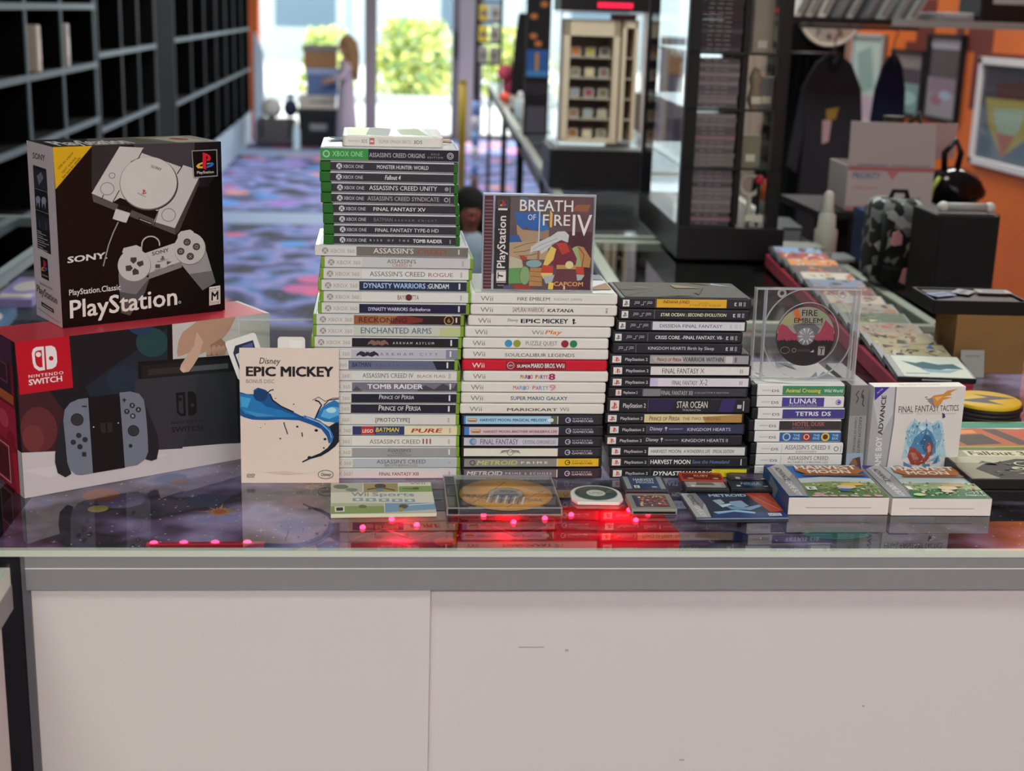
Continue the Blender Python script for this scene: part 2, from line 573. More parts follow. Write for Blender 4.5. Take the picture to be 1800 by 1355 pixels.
# ================================================================== THE FRONT COUNTER
CT = thing('display_counter', 'long glass-topped counter with grey metal edge and white front panels', 'counter', (0.17, 1.4698, 0), R_(-1.26))
def cbox(name, x0, y0, z0, x1, y1, z1, m, bevel=0, parent=CT):
    q = Part(); q.box(x0, y0, z0, x1, y1, z1, m)
    return q.build(name, parent, bevel)
X0, X1, YB = -0.62, 1.32, 1.165
cbox('glass_top', X0 - 0.25, 0, ZC - 0.006, X1, YB, ZC, GLASS)
q = Part()
q.box(-0.554, 0.001, ZC - 0.0215, X1, 0.024, ZC - 0.0075, ALU)
q.box(-0.554, 0.0006, ZC - 0.0226, X1, 0.024, ZC - 0.0216, mat('#d8d5d0', 0.25))
q.box(-0.554, 0.001, ZC - 0.048, X1, 0.024, ZC - 0.0228, ALU)
q.box(-0.66, 0.0, ZC - 0.0075, X1, 0.024, ZC - 0.0062, ALUP)
q.build('front_rail', CT)
cbox('glass_edge', X0 - 0.25, -0.0004, ZC - 0.006, X1, 0.0006, ZC, mat('#bfc2b0', 0.15, k=1.3), parent=CT)
cbox('corner_post', -0.5595, 0.004, 0.0, -0.5512, 0.03, ZC - 0.0075, mat('#5d595b', 0.45))
q = Part()
q.box(-0.5512, 0.008, 0.1, -0.1045, 0.03, ZC - 0.0485, WHITE)
q.build('front_panel', CT, 0.0006)
q = Part()
q.box(-0.104, 0.021, 0.1, X1, 0.034, ZC - 0.048, WHITE)
for (x, z, w, h) in ((0.0, 0.84, 0.03, 0.0015), (0.055, 0.835, 0.004, 0.003), (0.2, 0.69, 0.006, 0.002), (0.02, 0.62, 0.012, 0.0012), (0.42, 0.76, 0.003, 0.002)):
    q.box(x, 0.0207, z, x + w, 0.0215, z + h, mat('#9a9089', 0.6))
q.build('front_panel', CT)
cbox('corner_board', X0 - 0.02, 0.012, 0.0, -0.5597, 0.03, ZC - 0.0075, mat('#232022', 0.5))
cbox('kick_board', -0.556, 0.05, 0.0, X1, 0.07, 0.1, BLK2)
cbox('back_rail', X0, YB - 0.03, ZC - 0.05, X1, YB, ZC - 0.006, ALU)
cbox('back_panel', X0, YB - 0.03, 0.0, X1, YB - 0.01, ZC - 0.05, BLK2)
cbox('end_panel', X1 - 0.02, 0.03, 0.0, X1, YB - 0.03, ZC - 0.0062, BLK2)
cbox('left_end_panel', X0 - 0.02, 0.03, 0.0, X0, YB, ZC - 0.0062, BLK2)
q = Part()
q.box(X0, 0.03, ZC - 0.045, X1 - 0.02, YB - 0.03, ZC - 0.040, LINERM)
LP = Panel(q, (X0, YB - 0.03, ZC - 0.0399), (X1 - 0.02 - X0, 0, 0), (0, -(YB - 0.06), 0))
def lp(x, y):      # metres in world -> panel fractions
    dx, dy = x - 0.17, y - 1.4698
    return ((dx - X0) / (X1 - 0.02 - X0), (YB - 0.03 - dy) / (YB - 0.06))
SX, SY = 1 / (X1 - 0.02 - X0), 1 / (YB - 0.06)
for x, y, r, c in ((-0.363, 1.765, 0.024, '#b8603f'), (-0.356, 1.712, 0.013, '#b59a55'), (-0.02, 1.70, 0.016, '#a8683a'), (0.085, 1.60, 0.014, '#b0703c'), (0.185, 1.61, 0.022, '#2f4f86'), (0.45, 1.62, 0.018, '#3f4a7a'), (-0.27, 1.82, 0.012, '#a0454a')):
    u, v = lp(x, y)
    LP.ell(u, v, r * SX, r * SY, c, 20)
for x, y, r in ((-0.201, 1.703, 0.027), (0.372, 1.655, 0.022), (-0.09, 1.80, 0.02)):
    u, v = lp(x, y)
    pts = []
    for i in range(32):
        a = 2 * math.pi * i / 32
        k = r * ((1.25 if i % 8 == 0 else 0.9) if i % 4 == 0 else 0.62 if i % 2 == 0 else 0.36)
        pts.append((u + k * math.cos(a) * SX, v + k * math.sin(a) * SY))
    LP.poly(pts, '#b9824a')
    LP.ell(u, v, r * 0.33 * SX, r * 0.33 * SY, '#a8552f', 14)
rn = random.Random(3)
for i in range(46):
    x, y, r = rn.uniform(-0.42, 0.75), rn.uniform(1.52, 1.9), rn.uniform(0.003, 0.008)
    u, v = lp(x, y)
    LP.poly([(u + (r if j % 2 == 0 else r * 0.22) * math.cos(j * math.pi / 4) * SX, v + (r if j % 2 == 0 else r * 0.22) * math.sin(j * math.pi / 4) * SY) for j in range(8)], '#b5aab8')
q.build('cloth_liner', CT)
# the return counter on the left, coming towards us
RC = thing('side_counter', 'grey-edged glass counter at the lower left corner of the photo', 'counter', (-0.3905, 1.447, 0))
cbox('glass_top', -0.7, -0.95, ZC - 0.006, 0, 0, ZC - 0.0005, GLASS, parent=RC)
q = Part()
q.box(-0.02, -0.95, ZC - 0.026, 0, 0, ZC - 0.006, ALUP)
q.box(-0.02, -0.95, ZC - 0.054, 0.001, 0, ZC - 0.026, ALU)
q.box(-0.7, -0.02, ZC - 0.054, -0.02, 0, ZC - 0.006, ALU)
q.build('edge_rail', RC)
cbox('side_panel', -0.03, -0.95, 0.1, -0.012, -0.004, ZC - 0.054, WHITE, parent=RC)
cbox('base', -0.68, -0.93, 0, -0.05, -0.03, 0.1, BLK2, parent=RC)
cbox('inner_shelf', -0.68, -0.94, ZC - 0.06, -0.03, -0.03, ZC - 0.055, mat('#a9a59a', 0.5), parent=RC)

# red-lit clear wrappers and light strip lying under the glass
REDF = clear('red_film', (0.95, 0.16, 0.22), 1.5, haze=0.35, rough=0.1, hazecol=(0.75, 0.02, 0.05))
PINKF = clear('pink_film', (0.97, 0.6, 0.66), 1.5, haze=0.16, rough=0.1, hazecol=(0.8, 0.15, 0.2))
LED = mat('#ff2448', 0.3, emit=12.0)
REDS = clear('solid_red_film', (0.9, 0.1, 0.16), 1.5, haze=0.8, rough=0.1, hazecol=(0.8, 0.02, 0.06))
def wrapper(label, x0, x1, y0, y1, film, leds, skew=0.0):
    t_ = thing('light_packet', label, 'light packet', ((x0 + x1) / 2, (y0 + y1) / 2, ZC - 0.0399), group='red-lit packets under the counter glass')
    w, d = (x1 - x0) / 2, (y1 - y0) / 2
    q = Part()
    q.prism([(-w - skew, d), (-w, -d), (w + skew, -d), (w, d)], 0.001, 0.026, film)
    q.build('film', t_, 0.003)
    pl = bpy.data.lights.new('packet_glow', 'POINT'); pl.energy = 0.16; pl.color = (1.0, 0.05, 0.14); pl.shadow_soft_size = 0.006
    po = bpy.data.objects.new('packet_glow', pl); COL.objects.link(po); po.parent = t_; po.location = (0.004, 0.004, 0.014)
    for x, y in leds:
        q = Part(); q.ball((x, y, 0.0275), (0.0036, 0.0036, 0.003), LED, 10, 6); q.build('bulb', t_)
    q = Part(); q.tube([(-w * 0.9, -d * 0.2, 0.008), (-w*0.3, d * 0.4, 0.012), (w * 0.2, -d*0.3, 0.009), (w * 0.9, d * 0.3, 0.01)], 0.0012, mat('#a01428', 0.4)); q.build('wire', t_)
wrapper('pale pink-lit clear packet under the glass, below the small sports sleeve', -0.03, 0.095, 1.56, 1.64, PINKF, ((-0.01, 0.008), (0.02, -0.012), (-0.045, -0.02)))
wrapper('red-lit packet under the glass, in front of the golden disc case', 0.1, 0.222, 1.56, 1.66, REDF, ((-0.025, 0.01), (0.01, -0.014), (0.018, 0.036), (0.05, -0.002)), 0.002)
wrapper('solid red glowing packet under the glass, in front of the small white disc', 0.227, 0.36, 1.56, 1.66, REDS, ((-0.048, 0.01), (0.028, 0.026), (0.05, 0.032), (0.05, 0.014), (0.03, -0.01)), 0.012)
t_ = thing('light_strip', 'thin red light strip under the glass, in front of the starburst print', 'light strip', (-0.20, 1.588, ZC - 0.0399))
q = Part(); q.box(-0.07, -0.004, 0, 0.07, 0.004, 0.006, mat('#b01830', 0.3)); q.build('strip', t_, 0.001)
for x in (-0.06, -0.025, 0.012, 0.05):
    q = Part(); q.ball((x, 0, 0.0065), (0.005, 0.003, 0.0025), LED, 10, 6); q.build('bulb', t_)
t_ = thing('card_sleeve', 'clear sleeve with a teal shiny sticker under the glass, before the farm boxes', 'sleeve', (0.59, 1.60, ZC - 0.0399))
q = Part(); q.box(-0.055, -0.03, 0.0, 0.06, 0.028, 0.008, FROST); q.build('sleeve', t_, 0.001)
q = Part(); q.prism([(0.045 * math.cos(a * 0.3) - 0.01, 0.02 * math.sin(a * 0.3)) for a in range(21)], 0.0085, 0.0092, mat('#5fb5b0', 0.12, metal=0.6)); q.build('sticker', t_)
# ================================================================== GAME CASES
ORD = ['topmost', 'second', 'third', 'fourth', 'fifth', 'sixth', 'seventh', 'eighth', 'ninth', 'tenth', 'eleventh', 'twelfth', 'thirteenth', 'fourteenth', 'fifteenth', 'sixteenth',
       'seventeenth', 'eighteenth', 'nineteenth', 'twentieth', 'twenty-first', 'twenty-second', 'twenty-third', 'twenty-fourth', 'twenty-fifth', 'twenty-sixth', 'twenty-seventh', 'twenty-eighth', 'twenty-ninth', 'thirtieth', 'thirty-first']
W_ = '#cfc8c3'
def draw(P, items):
    for it in items:
        k = it[0]
        if k == 'r':
            _, x0, x1, c = it[:4]
            y0, y1 = it[4:6] if len(it) > 4 else (0, 1)
            P.rect(x0, y0, x1, y1, c)
        elif k == 't':
            _, x0, x1, s, c = it[:5]
            o = dict(it[5]) if len(it) > 5 else {}
            y0 = o.pop('y0', 0.28); y1 = o.pop('y1', 0.74)
            P.t(s, x0, x1, y0, y1, c, **o)
        elif k == 'o':
            _, cx, c, r = it[:4]
            P.ell(cx, it[4] if len(it) > 4 else 0.5, r, r * P.asp, c, 20)
        elif k == 'q':
            _, cx, c, r, w = it
            P.ring(cx, 0.5, r, r * P.asp, w, c, 24, wy=w * P.asp)
        elif k == 'p':
            P.poly(it[1], it[2])
def xlogo(P, cx, r, c, d):
    a = P.asp
    P.ell(cx, 0.5, r, r * a, c, 20)
    P.line([(cx - r*0.62, 0.5 + r*a*0.7), (cx - r*0.1, 0.5 - r*a*0.05), (cx, 0.5 - r*a*0.3), (cx + r*0.1, 0.5 - r*a*0.05), (cx + r*0.62, 0.5 + r*a*0.7)], 0.1, d, wx=0.1 / a)
    P.line([(cx - r*0.55, 0.5 - r*a*0.55), (cx, 0.5 - r*a*0.25), (cx + r*0.55, 0.5 - r*a*0.55)], 0.07, d, wx=0.07 / a)
def pslogo(P, x0, y0, x1, y1, mono=None):
    """upright red P over a coloured flat S"""
    X = lambda f: x0 + (x1 - x0) * f
    Y = lambda f: y0 + (y1 - y0) * f
    r_, y_, b_, g_ = (mono,) * 4 if mono else ('#c01f32', '#d0a040', '#2f5fae', '#3f9a8a')
    P.poly([(X(0.0), Y(0.80)), (X(0.12), Y(0.66)), (X(0.40), Y(0.55)), (X(0.40), Y(0.66)), (X(0.2), Y(0.74)), (X(0.2), Y(0.82)), (X(0.40), Y(0.80)), (X(0.40), Y(0.92)), (X(0.1), Y(0.93))], y_)
    P.poly([(X(0.60), Y(0.62)), (X(0.9), Y(0.58)), (X(1.0), Y(0.68)), (X(0.88), Y(0.82)), (X(0.60), Y(0.92)), (X(0.60), Y(0.80)), (X(0.8), Y(0.72)), (X(0.78), Y(0.67)), (X(0.60), Y(0.72))], b_)
    P.poly([(X(0.60), Y(0.62)), (X(0.75), Y(0.6)), (X(0.75), Y(0.68)), (X(0.60), Y(0.72))], g_)
    P.poly([(X(0.36), Y(0.0)), (X(0.60), Y(0.08)), (X(0.78), Y(0.2)), (X(0.82), Y(0.38)), (X(0.74), Y(0.52)), (X(0.58), Y(0.5)), (X(0.58), Y(0.4)), (X(0.64), Y(0.36)), (X(0.62), Y(0.24)), (X(0.56), Y(0.2)), (X(0.56), Y(1.0)), (X(0.36), Y(0.92))], r_)
GREEN1 = mat('#2a6420', 0.3, k=1.15)
GREEN3 = mat('#7a9a2c', 0.3, k=1.2)
GREYS = mat('#6f6763', 0.3, metal=0.3)
WSH = mat('#cbc5bf', 0.4)
RSH = mat('#b8172a', 0.4)
DSH = mat('#252226', 0.35)
DSB = mat('#1a191c', 0.4)
FILM = mat('#c4c1c6', 0.18, k=1.2)  # pale film: white insert wrap, plus its top-edge highlight put into the colour
FILMD = mat('#565058', 0.16)
COVERS = ['#6f7f8f', '#8a8276', '#5c6a78', '#9aa0a0']

def spine_panel(part, x0, x1, yf, T, m0=0.0006, base=None, z0=None, z1=None):
    z0 = m0 if z0 is None else z0
    z1 = T - m0 if z1 is None else z1
    P = Panel(part, (x0, yf, z1), (x1 - x0, 0, 0), (0, 0, -(z1 - z0)), base=base, eps=1.2e-5, rough=0.33)
    P.asp = (x1 - x0) / (z1 - z0)
    return P
def case_cover(t_, W, D, T, kind, e0, e1):
    q = Part()
    q.box(-W/2 + e0, -D/2 + 0.002, T, W/2 - e1, D/2 - 0.004, T + 0.0004, mat('#b9b6b4' if kind != 4 else '#5a5650', 0.75 if kind == 4 else 0.3))
    P = Panel(q, (-W/2 + e0, D/2 - 0.004, T + 0.0004), (W - e0 - e1, 0, 0), (0, -(D - 0.006), 0), eps=9e-5, rough=0.75)
    rnd = random.Random(int(W * 1e5) + kind * 7)
    for i in range(9):
        cx, cy = rnd.random(), rnd.random()
        P.poly([(cx + rnd.uniform(-.25, .25), cy + rnd.uniform(-.3, .3)) for _ in range(3)], rnd.choice(('#8a8f96', '#6a7480', '#b8a894', '#9a7f6a', '#c9c4be', '#4f5a68', '#a8a6a2') if kind != 4 else ('#6a6558', '#4a4a48', '#8a7a66', '#8f9aa8', '#5c4a3c', '#3f3b38')))
    q.build('cover_insert', t_)
def game_case(kind, name, label, group, cx, zb, T, items, yaw=0.0, W=0.19, D=0.135, cover=None, dy=0.0, cat='game case', shellm=None):
    yf = 1.7225
    t_ = thing(name, label, cat, (cx, yf + D/2 + dy, zb), yaw, group)
    q = Part(); q.box(-W/2, -D/2, 0.0002, W/2, D/2, T - 0.0002, shellm)
    if kind in ('one', '360'):
        q.build('shell', t_, 0.0011, 2)
        e0, e1 = (0.0125, 0.0048) if kind == 'one' else (0.0045, 0.0042)
        if items[0] == 'full':
            e0 = e1 = 0.0
            items = items[1:]
        q = Part(); q.box(-W/2 + e0, -D/2 - 0.0003, 0.0004, W/2 - e1, D/2 - 0.01, T + 0.0002, FILM)
        s_ = q.build('spine_insert', t_, 0.0011, 2)
        q = Part()
        P = spine_panel(q, -W/2 + e0 + 0.0003, W/2 - e1 - 0.0003, -D/2 - 0.0003, T, 0.0014, base=mat('#2b262d', 0.33))
        f = lambda x: (x * W - e0) / (W - e0 - e1)
        # remap: use a homography-free shift
        P.h = lambda x, y: (f(x), y)
        P.asp = W / (T - 0.0028)
        draw(P, items[1:] if callable(items[0]) else items)
        if callable(items[0]): items[0](P)
        q.build('print', s_)
    elif kind == 'ds':
        q.build('shell', t_, 0.002, 3)
        q = Part(); q.box(-W/2 + 0.008, -D/2 - 0.0004, 0.0009, W/2 - 0.0035, D/2 - 0.01, T + 0.0001, mat('#cdc8c9', 0.25))
        s_ = q.build('spine_insert', t_, 0.0008, 2)
        q = Part(); P = spine_panel(q, -W/2 + 0.008, W/2 - 0.0035, -D/2 - 0.0004, T, 0.0017, base='#c9c4c5')
        P.h = lambda x, y: ((x * W - 0.008) / (W - 0.0115), y)
        P.asp = W / (T - 0.0034)
        draw(P, items); q.build('print', s_)
    else:
        q.build('shell', t_, 0.0016 if kind != 'wii' else 0.0028, 3)
        q = Part(); P = spine_panel(q, -W/2 + 0.003, W/2 - 0.003, -D/2, T, 0.0018, base=shellm)
        P.h = lambda x, y: ((x * W - 0.003) / (W - 0.006), y)
        P.asp = W / (T - 0.0036)
        draw(P, items[1:] if callable(items[0]) else items)
        if callable(items[0]): items[0](P)
        q.build('spine_insert', t_)
    if cover is not None:
        case_cover(t_, W, D, T + 0.0002, cover, 0.006, 0.004)
    return t_
# ------------------------------------------------------------------ the tallest stack
def one(P):
    P.l += 0
def XO(*items):
    def pre(P):
        xlogo(P, 0.137, 0.021, '#b9b5b8', '#3a343c')
        P.t('XBOX ONE', 0.165, 0.312, 0.3, 0.72, '#b4b0b4', bold=0.4)
    return [pre, ('r', 0, 1, '#302a31')] + list(items)
def X3(col, *items, ball='#8a8480', tx='#98918c'):
    def pre(P):
        xlogo(P, 0.066, 0.021, ball, '#bdb6b0')
        P.t('XBOX 360', 0.097, 0.258, 0.3, 0.72, tx)
        P.rect(0.268, 0, 0.2695, 1, '#a9a29d')
    return [pre, ('r', 0, 0.27, '#c3bcb7'), ('r', 0.27, 1, col)] + list(items)
BARC = [('r', 0.925, 0.929, '#8a8480', 0.2, 0.8), ('r', 0.932, 0.935, '#8a8480', 0.2, 0.8)]
WB = [('r', 0.925, 0.936, '#c9c5c6', 0.14, 0.8)]
SC1 = {'sc': True}
def bat(cx, w, c):
    return ('p', [(cx - w, 0.78), (cx - w*0.95, 0.5), (cx - w*0.6, 0.18), (cx - w*0.3, 0.3), (cx - 0.012, 0.42), (cx - 0.008, 0.2), (cx, 0.32), (cx + 0.008, 0.2), (cx + 0.012, 0.42), (cx + w*0.3, 0.3), (cx + w*0.6, 0.18), (cx + w*0.95, 0.5), (cx + w, 0.78), (cx + w*0.7, 0.62), (cx + w*0.4, 0.85), (cx, 0.7), (cx - w*0.4, 0.85), (cx - w*0.7, 0.62)], c)
XONE = [
 (17.4, 'thick green and black spine with small silver capitals', ['full', ('r', 0, 1, '#241f28'), ('r', 0, 0.345, '#37803c'), ('o', 0.042, '#93b795', 0.026), ('o', 0.042, '#3c8a44', 0.017), ('t', 0.085, 0.305, 'XBOX ONE', '#8fbf92', {'y0': 0.25, 'y1': 0.7}), ('t', 0.352, 0.755, "ASSASSIN'S CREED ORIGINS", '#aaa4ac', {'sc': True, 'y0': 0.34, 'y1': 0.72}), ('t', 0.80, 0.86, 'GOLD', '#98929a', {'y0': 0.3, 'y1': 0.45, 'sp': 1.5}), ('t', 0.775, 0.885, 'EDITION', '#98929a', {'y0': 0.58, 'y1': 0.73, 'sp': 1.4}), ('q', 0.94, '#b4aeb6', 0.024, 0.005), ('q', 0.94, '#b4aeb6', 0.013, 0.004)]),
 (18.1, 'dark spine, pale serif title, green ends', XO(('t', 0.41, 0.785, 'MONSTER HUNTER: WORLD', '#cfc9c8', {'bold': 0.6}))),
 (16.2, 'dark spine, short slanted outlined title, green ends', XO(('t', 0.47, 0.585, 'Fallout 4', '#cfc9c8', {'bold': 1.4, 'it': 0.7, 'y0': 0.2, 'y1': 0.75}))),
 (17.7, 'dark spine, silver title and small ring emblem', XO(('t', 0.348, 0.845, "ASSASSIN'S CREED UNITY", '#c9c4c2', {'sc': True, 'y0': 0.2}), ('o', 0.915, '#8a858a', 0.015), ('r', 0.938, 0.942, '#a9a4a8', 0.2, 0.9))),
 (18.9, 'dark spine, dim tan-grey title, ring emblem', XO(('t', 0.338, 0.862, "ASSASSIN'S CREED SYNDICATE", '#a49a95', {'sc': True, 'y0': 0.22}), ('q', 0.915, '#b5b0b0', 0.016, 0.005), ('r', 0.938, 0.942, '#a9a4a8', 0.2, 0.9))),
 (19.6, 'dark spine, bold white sans title', XO(('t', 0.368, 0.75, 'FINAL FANTASY XV', '#d2ccca', {'bold': 0.8}))),
 (20.3, 'dark spine, very dim spaced-out title', XO(('t', 0.368, 0.505, 'BATMAN', '#6f6870', {'bold': 0.8}), ('t', 0.52, 0.83, 'ARKHAM KNIGHT', '#77707a', {'sp': 1.9, 'y0': 0.42, 'y1': 0.7}))),
 (21.0, 'dark spine, white title ending in two letters', XO(('t', 0.375, 0.843, 'FINAL FANTASY TYPE-0 HD', '#c4bfbe', {'bold': 0.6}))),
 (21.6, 'dark spine, spaced small words then bold white', XO(('t', 0.338, 0.625, 'RISE OF THE', '#b9b4b4', {'sp': 2.3, 'y0': 0.36, 'y1': 0.62, 'bold': 0.8}), ('t', 0.655, 0.87, 'TOMB RAIDER', '#d4cecc', {'bold': 2}), ('r', 0.925, 0.935, '#8a858a', 0.3, 0.8))),
]
X360 = [
 (20.8, 'metal-brown spine, pale word then red word', ['full'] + X3('#6b635b', ('t', 0.38, 0.642, "ASSASSIN'S", '#cfc8be', {'sc': True, 'y0': 0.16, 'y1': 0.72}), ('t', 0.667, 0.86, 'CREED', '#8f4438', {'y0': 0.25, 'bold': 1.2}), ('r', 0.935, 0.945, '#b5afa6', 0.2, 0.75))),
 (27.6, 'pale spine, two-line title with red below', X3('#b6b1b0', ('t', 0.43, 0.62, "ASSASSIN'S", '#544d4b', {'sc': True, 'y0': 0.12, 'y1': 0.55}), ('t', 0.465, 0.59, 'CREED II', '#9a5048', {'y0': 0.62, 'y1': 0.92}), *BARC)),
 (25.8, 'pale spine, grey title with last word red', X3('#c8c3bf', ('t', 0.325, 0.69, "ASSASSIN'S CREED", '#6a605c', {'sc': True, 'y0': 0.2}), ('t', 0.712, 0.875, 'ROGUE', '#8d5450', {'y0': 0.3}), *BARC)),
 (24.1, 'navy title block with pale blue bold letters', X3('#272a3f', ('t', 0.298, 0.705, 'DYNASTY WARRIORS', '#9db2d2', {'bold': 2, 'y0': 0.18}), ('t', 0.718, 0.86, ':GUNDAM', '#c9cfd8', {'bold': 2, 'y0': 0.2}), *WB)),
 (26.4, 'pale spine with dark red oval in the title', X3('#c8c3bd', ('o', 0.584, '#5e2329', 0.022), ('t', 0.51, 0.65, 'BAYONETTA', '#6e2b30', {'y0': 0.25, 'y1': 0.75}), *BARC)),
 (24.0, 'dark violet title block with small white title', X3('#221e36', ('t', 0.33, 0.59, 'DYNASTY WARRIORS', '#c2bfd0', {'bold': 1.2, 'y0': 0.36}), ('t', 0.598, 0.74, ':Strikeforce', '#c9c6d6', {'y0': 0.36, 'bold': 0.6}), *WB)),
 (17.5, 'rust-coloured block with gold ring at right', X3('#2a1b19', ('p', [(0.27, 0), (0.62, 0), (0.73, 0.35), (0.72, 0.7), (0.62, 1), (0.27, 1)], '#6e2a20'), ('r', 0.27, 0.43, '#8a5230'), ('p', [(0.43, 0), (0.56, 0), (0.50, 1), (0.43, 1)], '#94603a'), ('t', 0.303, 0.62, 'RECKONING', '#371510', {'sc': True, 'y0': 0.22, 'y1': 0.8, 'bold': 0.6}), ('q', 0.9, '#b58a4a', 0.033, 0.006), ('t', 0.89, 0.91, '6', '#b58a4a'), *[('r', 0.945, 0.955, '#c9c5c0', 0.2, 0.75)])),
 (18.0, 'pale olive spine, large thin blue-grey letters', X3('#b5b5a6', ('r', 0.84, 1, '#aab07f'), ('t', 0.315, 0.785, 'ENCHANTED ARMS', '#46587c', {'sc': True, 'y0': 0.08, 'y1': 0.74}))),
 (15.4, 'black title block with brown winged emblem', X3('#211b1e', bat(0.443, 0.07, '#7a5a52'), ('t', 0.54, 0.815, 'ARKHAM ASYLUM', '#bdb8ba', {'sp': 1.7, 'y0': 0.4, 'y1': 0.66, 'bold': 0.8}), *WB)),
 (14.3, 'pale lilac spine with dark winged emblem', X3('#aaa5b0', ('r', 0.9, 1, '#77758a'), bat(0.377, 0.075, '#2a2832'), ('t', 0.46, 0.845, 'ARKHAM CITY', '#5d5966', {'sp': 2, 'y0': 0.36, 'y1': 0.68}), *WB)),
 (11.1, 'slate-blue block with a dark right end', X3('#5c5f78', ('p', [(0.83, 0), (1, 0), (1, 1), (0.86, 1)], '#23222e'), ('t', 0.295, 0.42, 'BATMAN', '#262a44', {'bold': 1.4, 'y0': 0.2, 'y1': 0.72}), ('t', 0.45, 0.8, 'ARKHAM ORIGINS', '#484c64', {'sp': 1.7, 'y0': 0.4, 'y1': 0.66}), *WB)),
 (13.9, 'pale spine, grey title ending in thin red-brown words', X3('#c6c1be', ('t', 0.345, 0.685, "ASSASSIN'S CREED IV", '#5c534f', {'sc': True, 'y0': 0.2, 'y1': 0.72}), ('t', 0.712, 0.9, 'BLACK FLAG', '#84605a', {'y0': 0.34, 'y1': 0.68}), *BARC)),
 (14.5, 'grey rocky block with bold white title', X3('#6a6471', ('p', [(0.7, 1), (0.76, 0.3), (0.82, 0.8), (0.88, 0.1), (0.95, 0.7), (1, 0), (1, 1)], '#413c47'), ('p', [(0.27, 1), (0.3, 0.4), (0.34, 1)], '#47424d'), ('t', 0.372, 0.745, 'TOMB RAIDER', '#cfcacc', {'bold': 2.4, 'y0': 0.2}), *WB)),
 (14.0, 'black block with small tall white title', X3('#211f2b', ('t', 0.455, 0.69, 'Prince of Persia', '#c9c2c6', {'sc': True, 'it': 0.4, 'y0': 0.1, 'y1': 0.6}), *WB)),
 (14.1, 'black block with larger tall white title', X3('#24212e', ('t', 0.455, 0.74, 'Prince of Persia', '#d2cccc', {'sc': True, 'it': 0.4, 'y0': 0.08, 'y1': 0.7, 'bold': 0.6}), *WB)),
 (14.2, 'pale spine with a bold title in square brackets', X3('#c4bfbb', ('t', 0.435, 0.665, '[PROTOTYPE]', '#423d3e', {'bold': 1, 'y0': 0.26, 'y1': 0.72}), *BARC)),
 (15.6, 'spine split into navy, red and cream blocks', X3('#2c3560', ('r', 0.62, 1, '#d2c2a2'), ('r', 0.328, 0.415, '#a8302c'), ('t', 0.336, 0.408, 'LEGO', '#e0d8c8', {'bold': 2, 'it': 0.4, 'y0': 0.35, 'y1': 0.75}), ('t', 0.425, 0.585, 'BATMAN', '#d2b43a', {'bold': 2, 'it': 0.5, 'y0': 0.15, 'y1': 0.65}), ('r', 0.43, 0.58, '#6f7a9a', 0.76, 0.84), ('t', 0.665, 0.88, 'PURE', '#a02f34', {'bold': 2.4, 'it': 0.6, 'y0': 0.26, 'y1': 0.74}), *BARC)),
 (15.0, 'pale spine, grey title with three red strokes', X3('#cbc5c1', ('t', 0.39, 0.735, "ASSASSIN'S CREED", '#675d5a', {'sc': True, 'y0': 0.26, 'y1': 0.76}), ('t', 0.75, 0.808, 'III', '#8d4f48', {'bold': 0.6, 'y0': 0.16, 'y1': 0.78}), *BARC)),
 (15.1, 'mid-grey spine, small two-line grey title', X3('#8f8a8c', ('t', 0.51, 0.67, "ASSASSIN'S", '#4a4548', {'sc': True, 'y0': 0.1, 'y1': 0.46}), ('t', 0.54, 0.64, 'CREED', '#5d585a', {'y0': 0.54, 'y1': 0.7}), ('t', 0.51, 0.67, 'REVELATIONS', '#5d585a', {'y0': 0.78, 'y1': 0.96}), *WB)),
 (15.9, 'blue-grey spine, two-line title in grey capitals', X3('#a6a7af', ('t', 0.43, 0.765, "ASSASSIN'S CREED", '#4a494f', {'sc': True, 'y0': 0.1, 'y1': 0.56}), ('t', 0.485, 0.71, 'BROTHERHOOD', '#6f5a5a', {'y0': 0.64, 'y1': 0.92}), ('q', 0.925, '#7f808a', 0.008, 0.003))),
 (16.0, 'bottom case, pale spine with bold dark title', X3('#c2bdbe', ('t', 0.45, 0.72, 'FINAL FANTASY XIII', '#3b3639', {'bold': 1, 'y0': 0.34, 'y1': 0.74}), *BARC)),
]
rs = random.Random(11)
z = ZC
G1 = 'game cases in the tallest stack'
ztops = []
T3 = 0.01425
for i in range(20, -1, -1):
    cx, look, items = X360[i]
    n = i + 9
    game_case('360', 'game_case', '%s case of the tallest stack, %s' % (ORD[n], look), G1, cx / 1000 + 0.001, z, T3, items, R_(rs.uniform(-0.5, 0.5)), cover=1 if i in (0, 1) else None,
              dy=rs.uniform(-0.001, 0.0015), shellm=GREYS if i == 0 else GREEN3)
    z += T3 + 0.0003
for i in range(8, -1, -1):
    cx, look, items = XONE[i]
    T = 0.0126 if i else 0.0165
    game_case('one', 'game_case', '%s case of the tallest stack, %s' % (ORD[i], look), G1, cx / 1000 + 0.0005, z, T, items, R_(rs.uniform(-0.8, 0.6)), W=0.1685, D=0.135, cover=2 if i == 0 else None,
              dy=rs.uniform(-0.001, 0.0015), shellm=mat('#2b2630', 0.25) if i == 0 else GREEN1)
    z += T + 0.0003
ZX = z + 0.0006
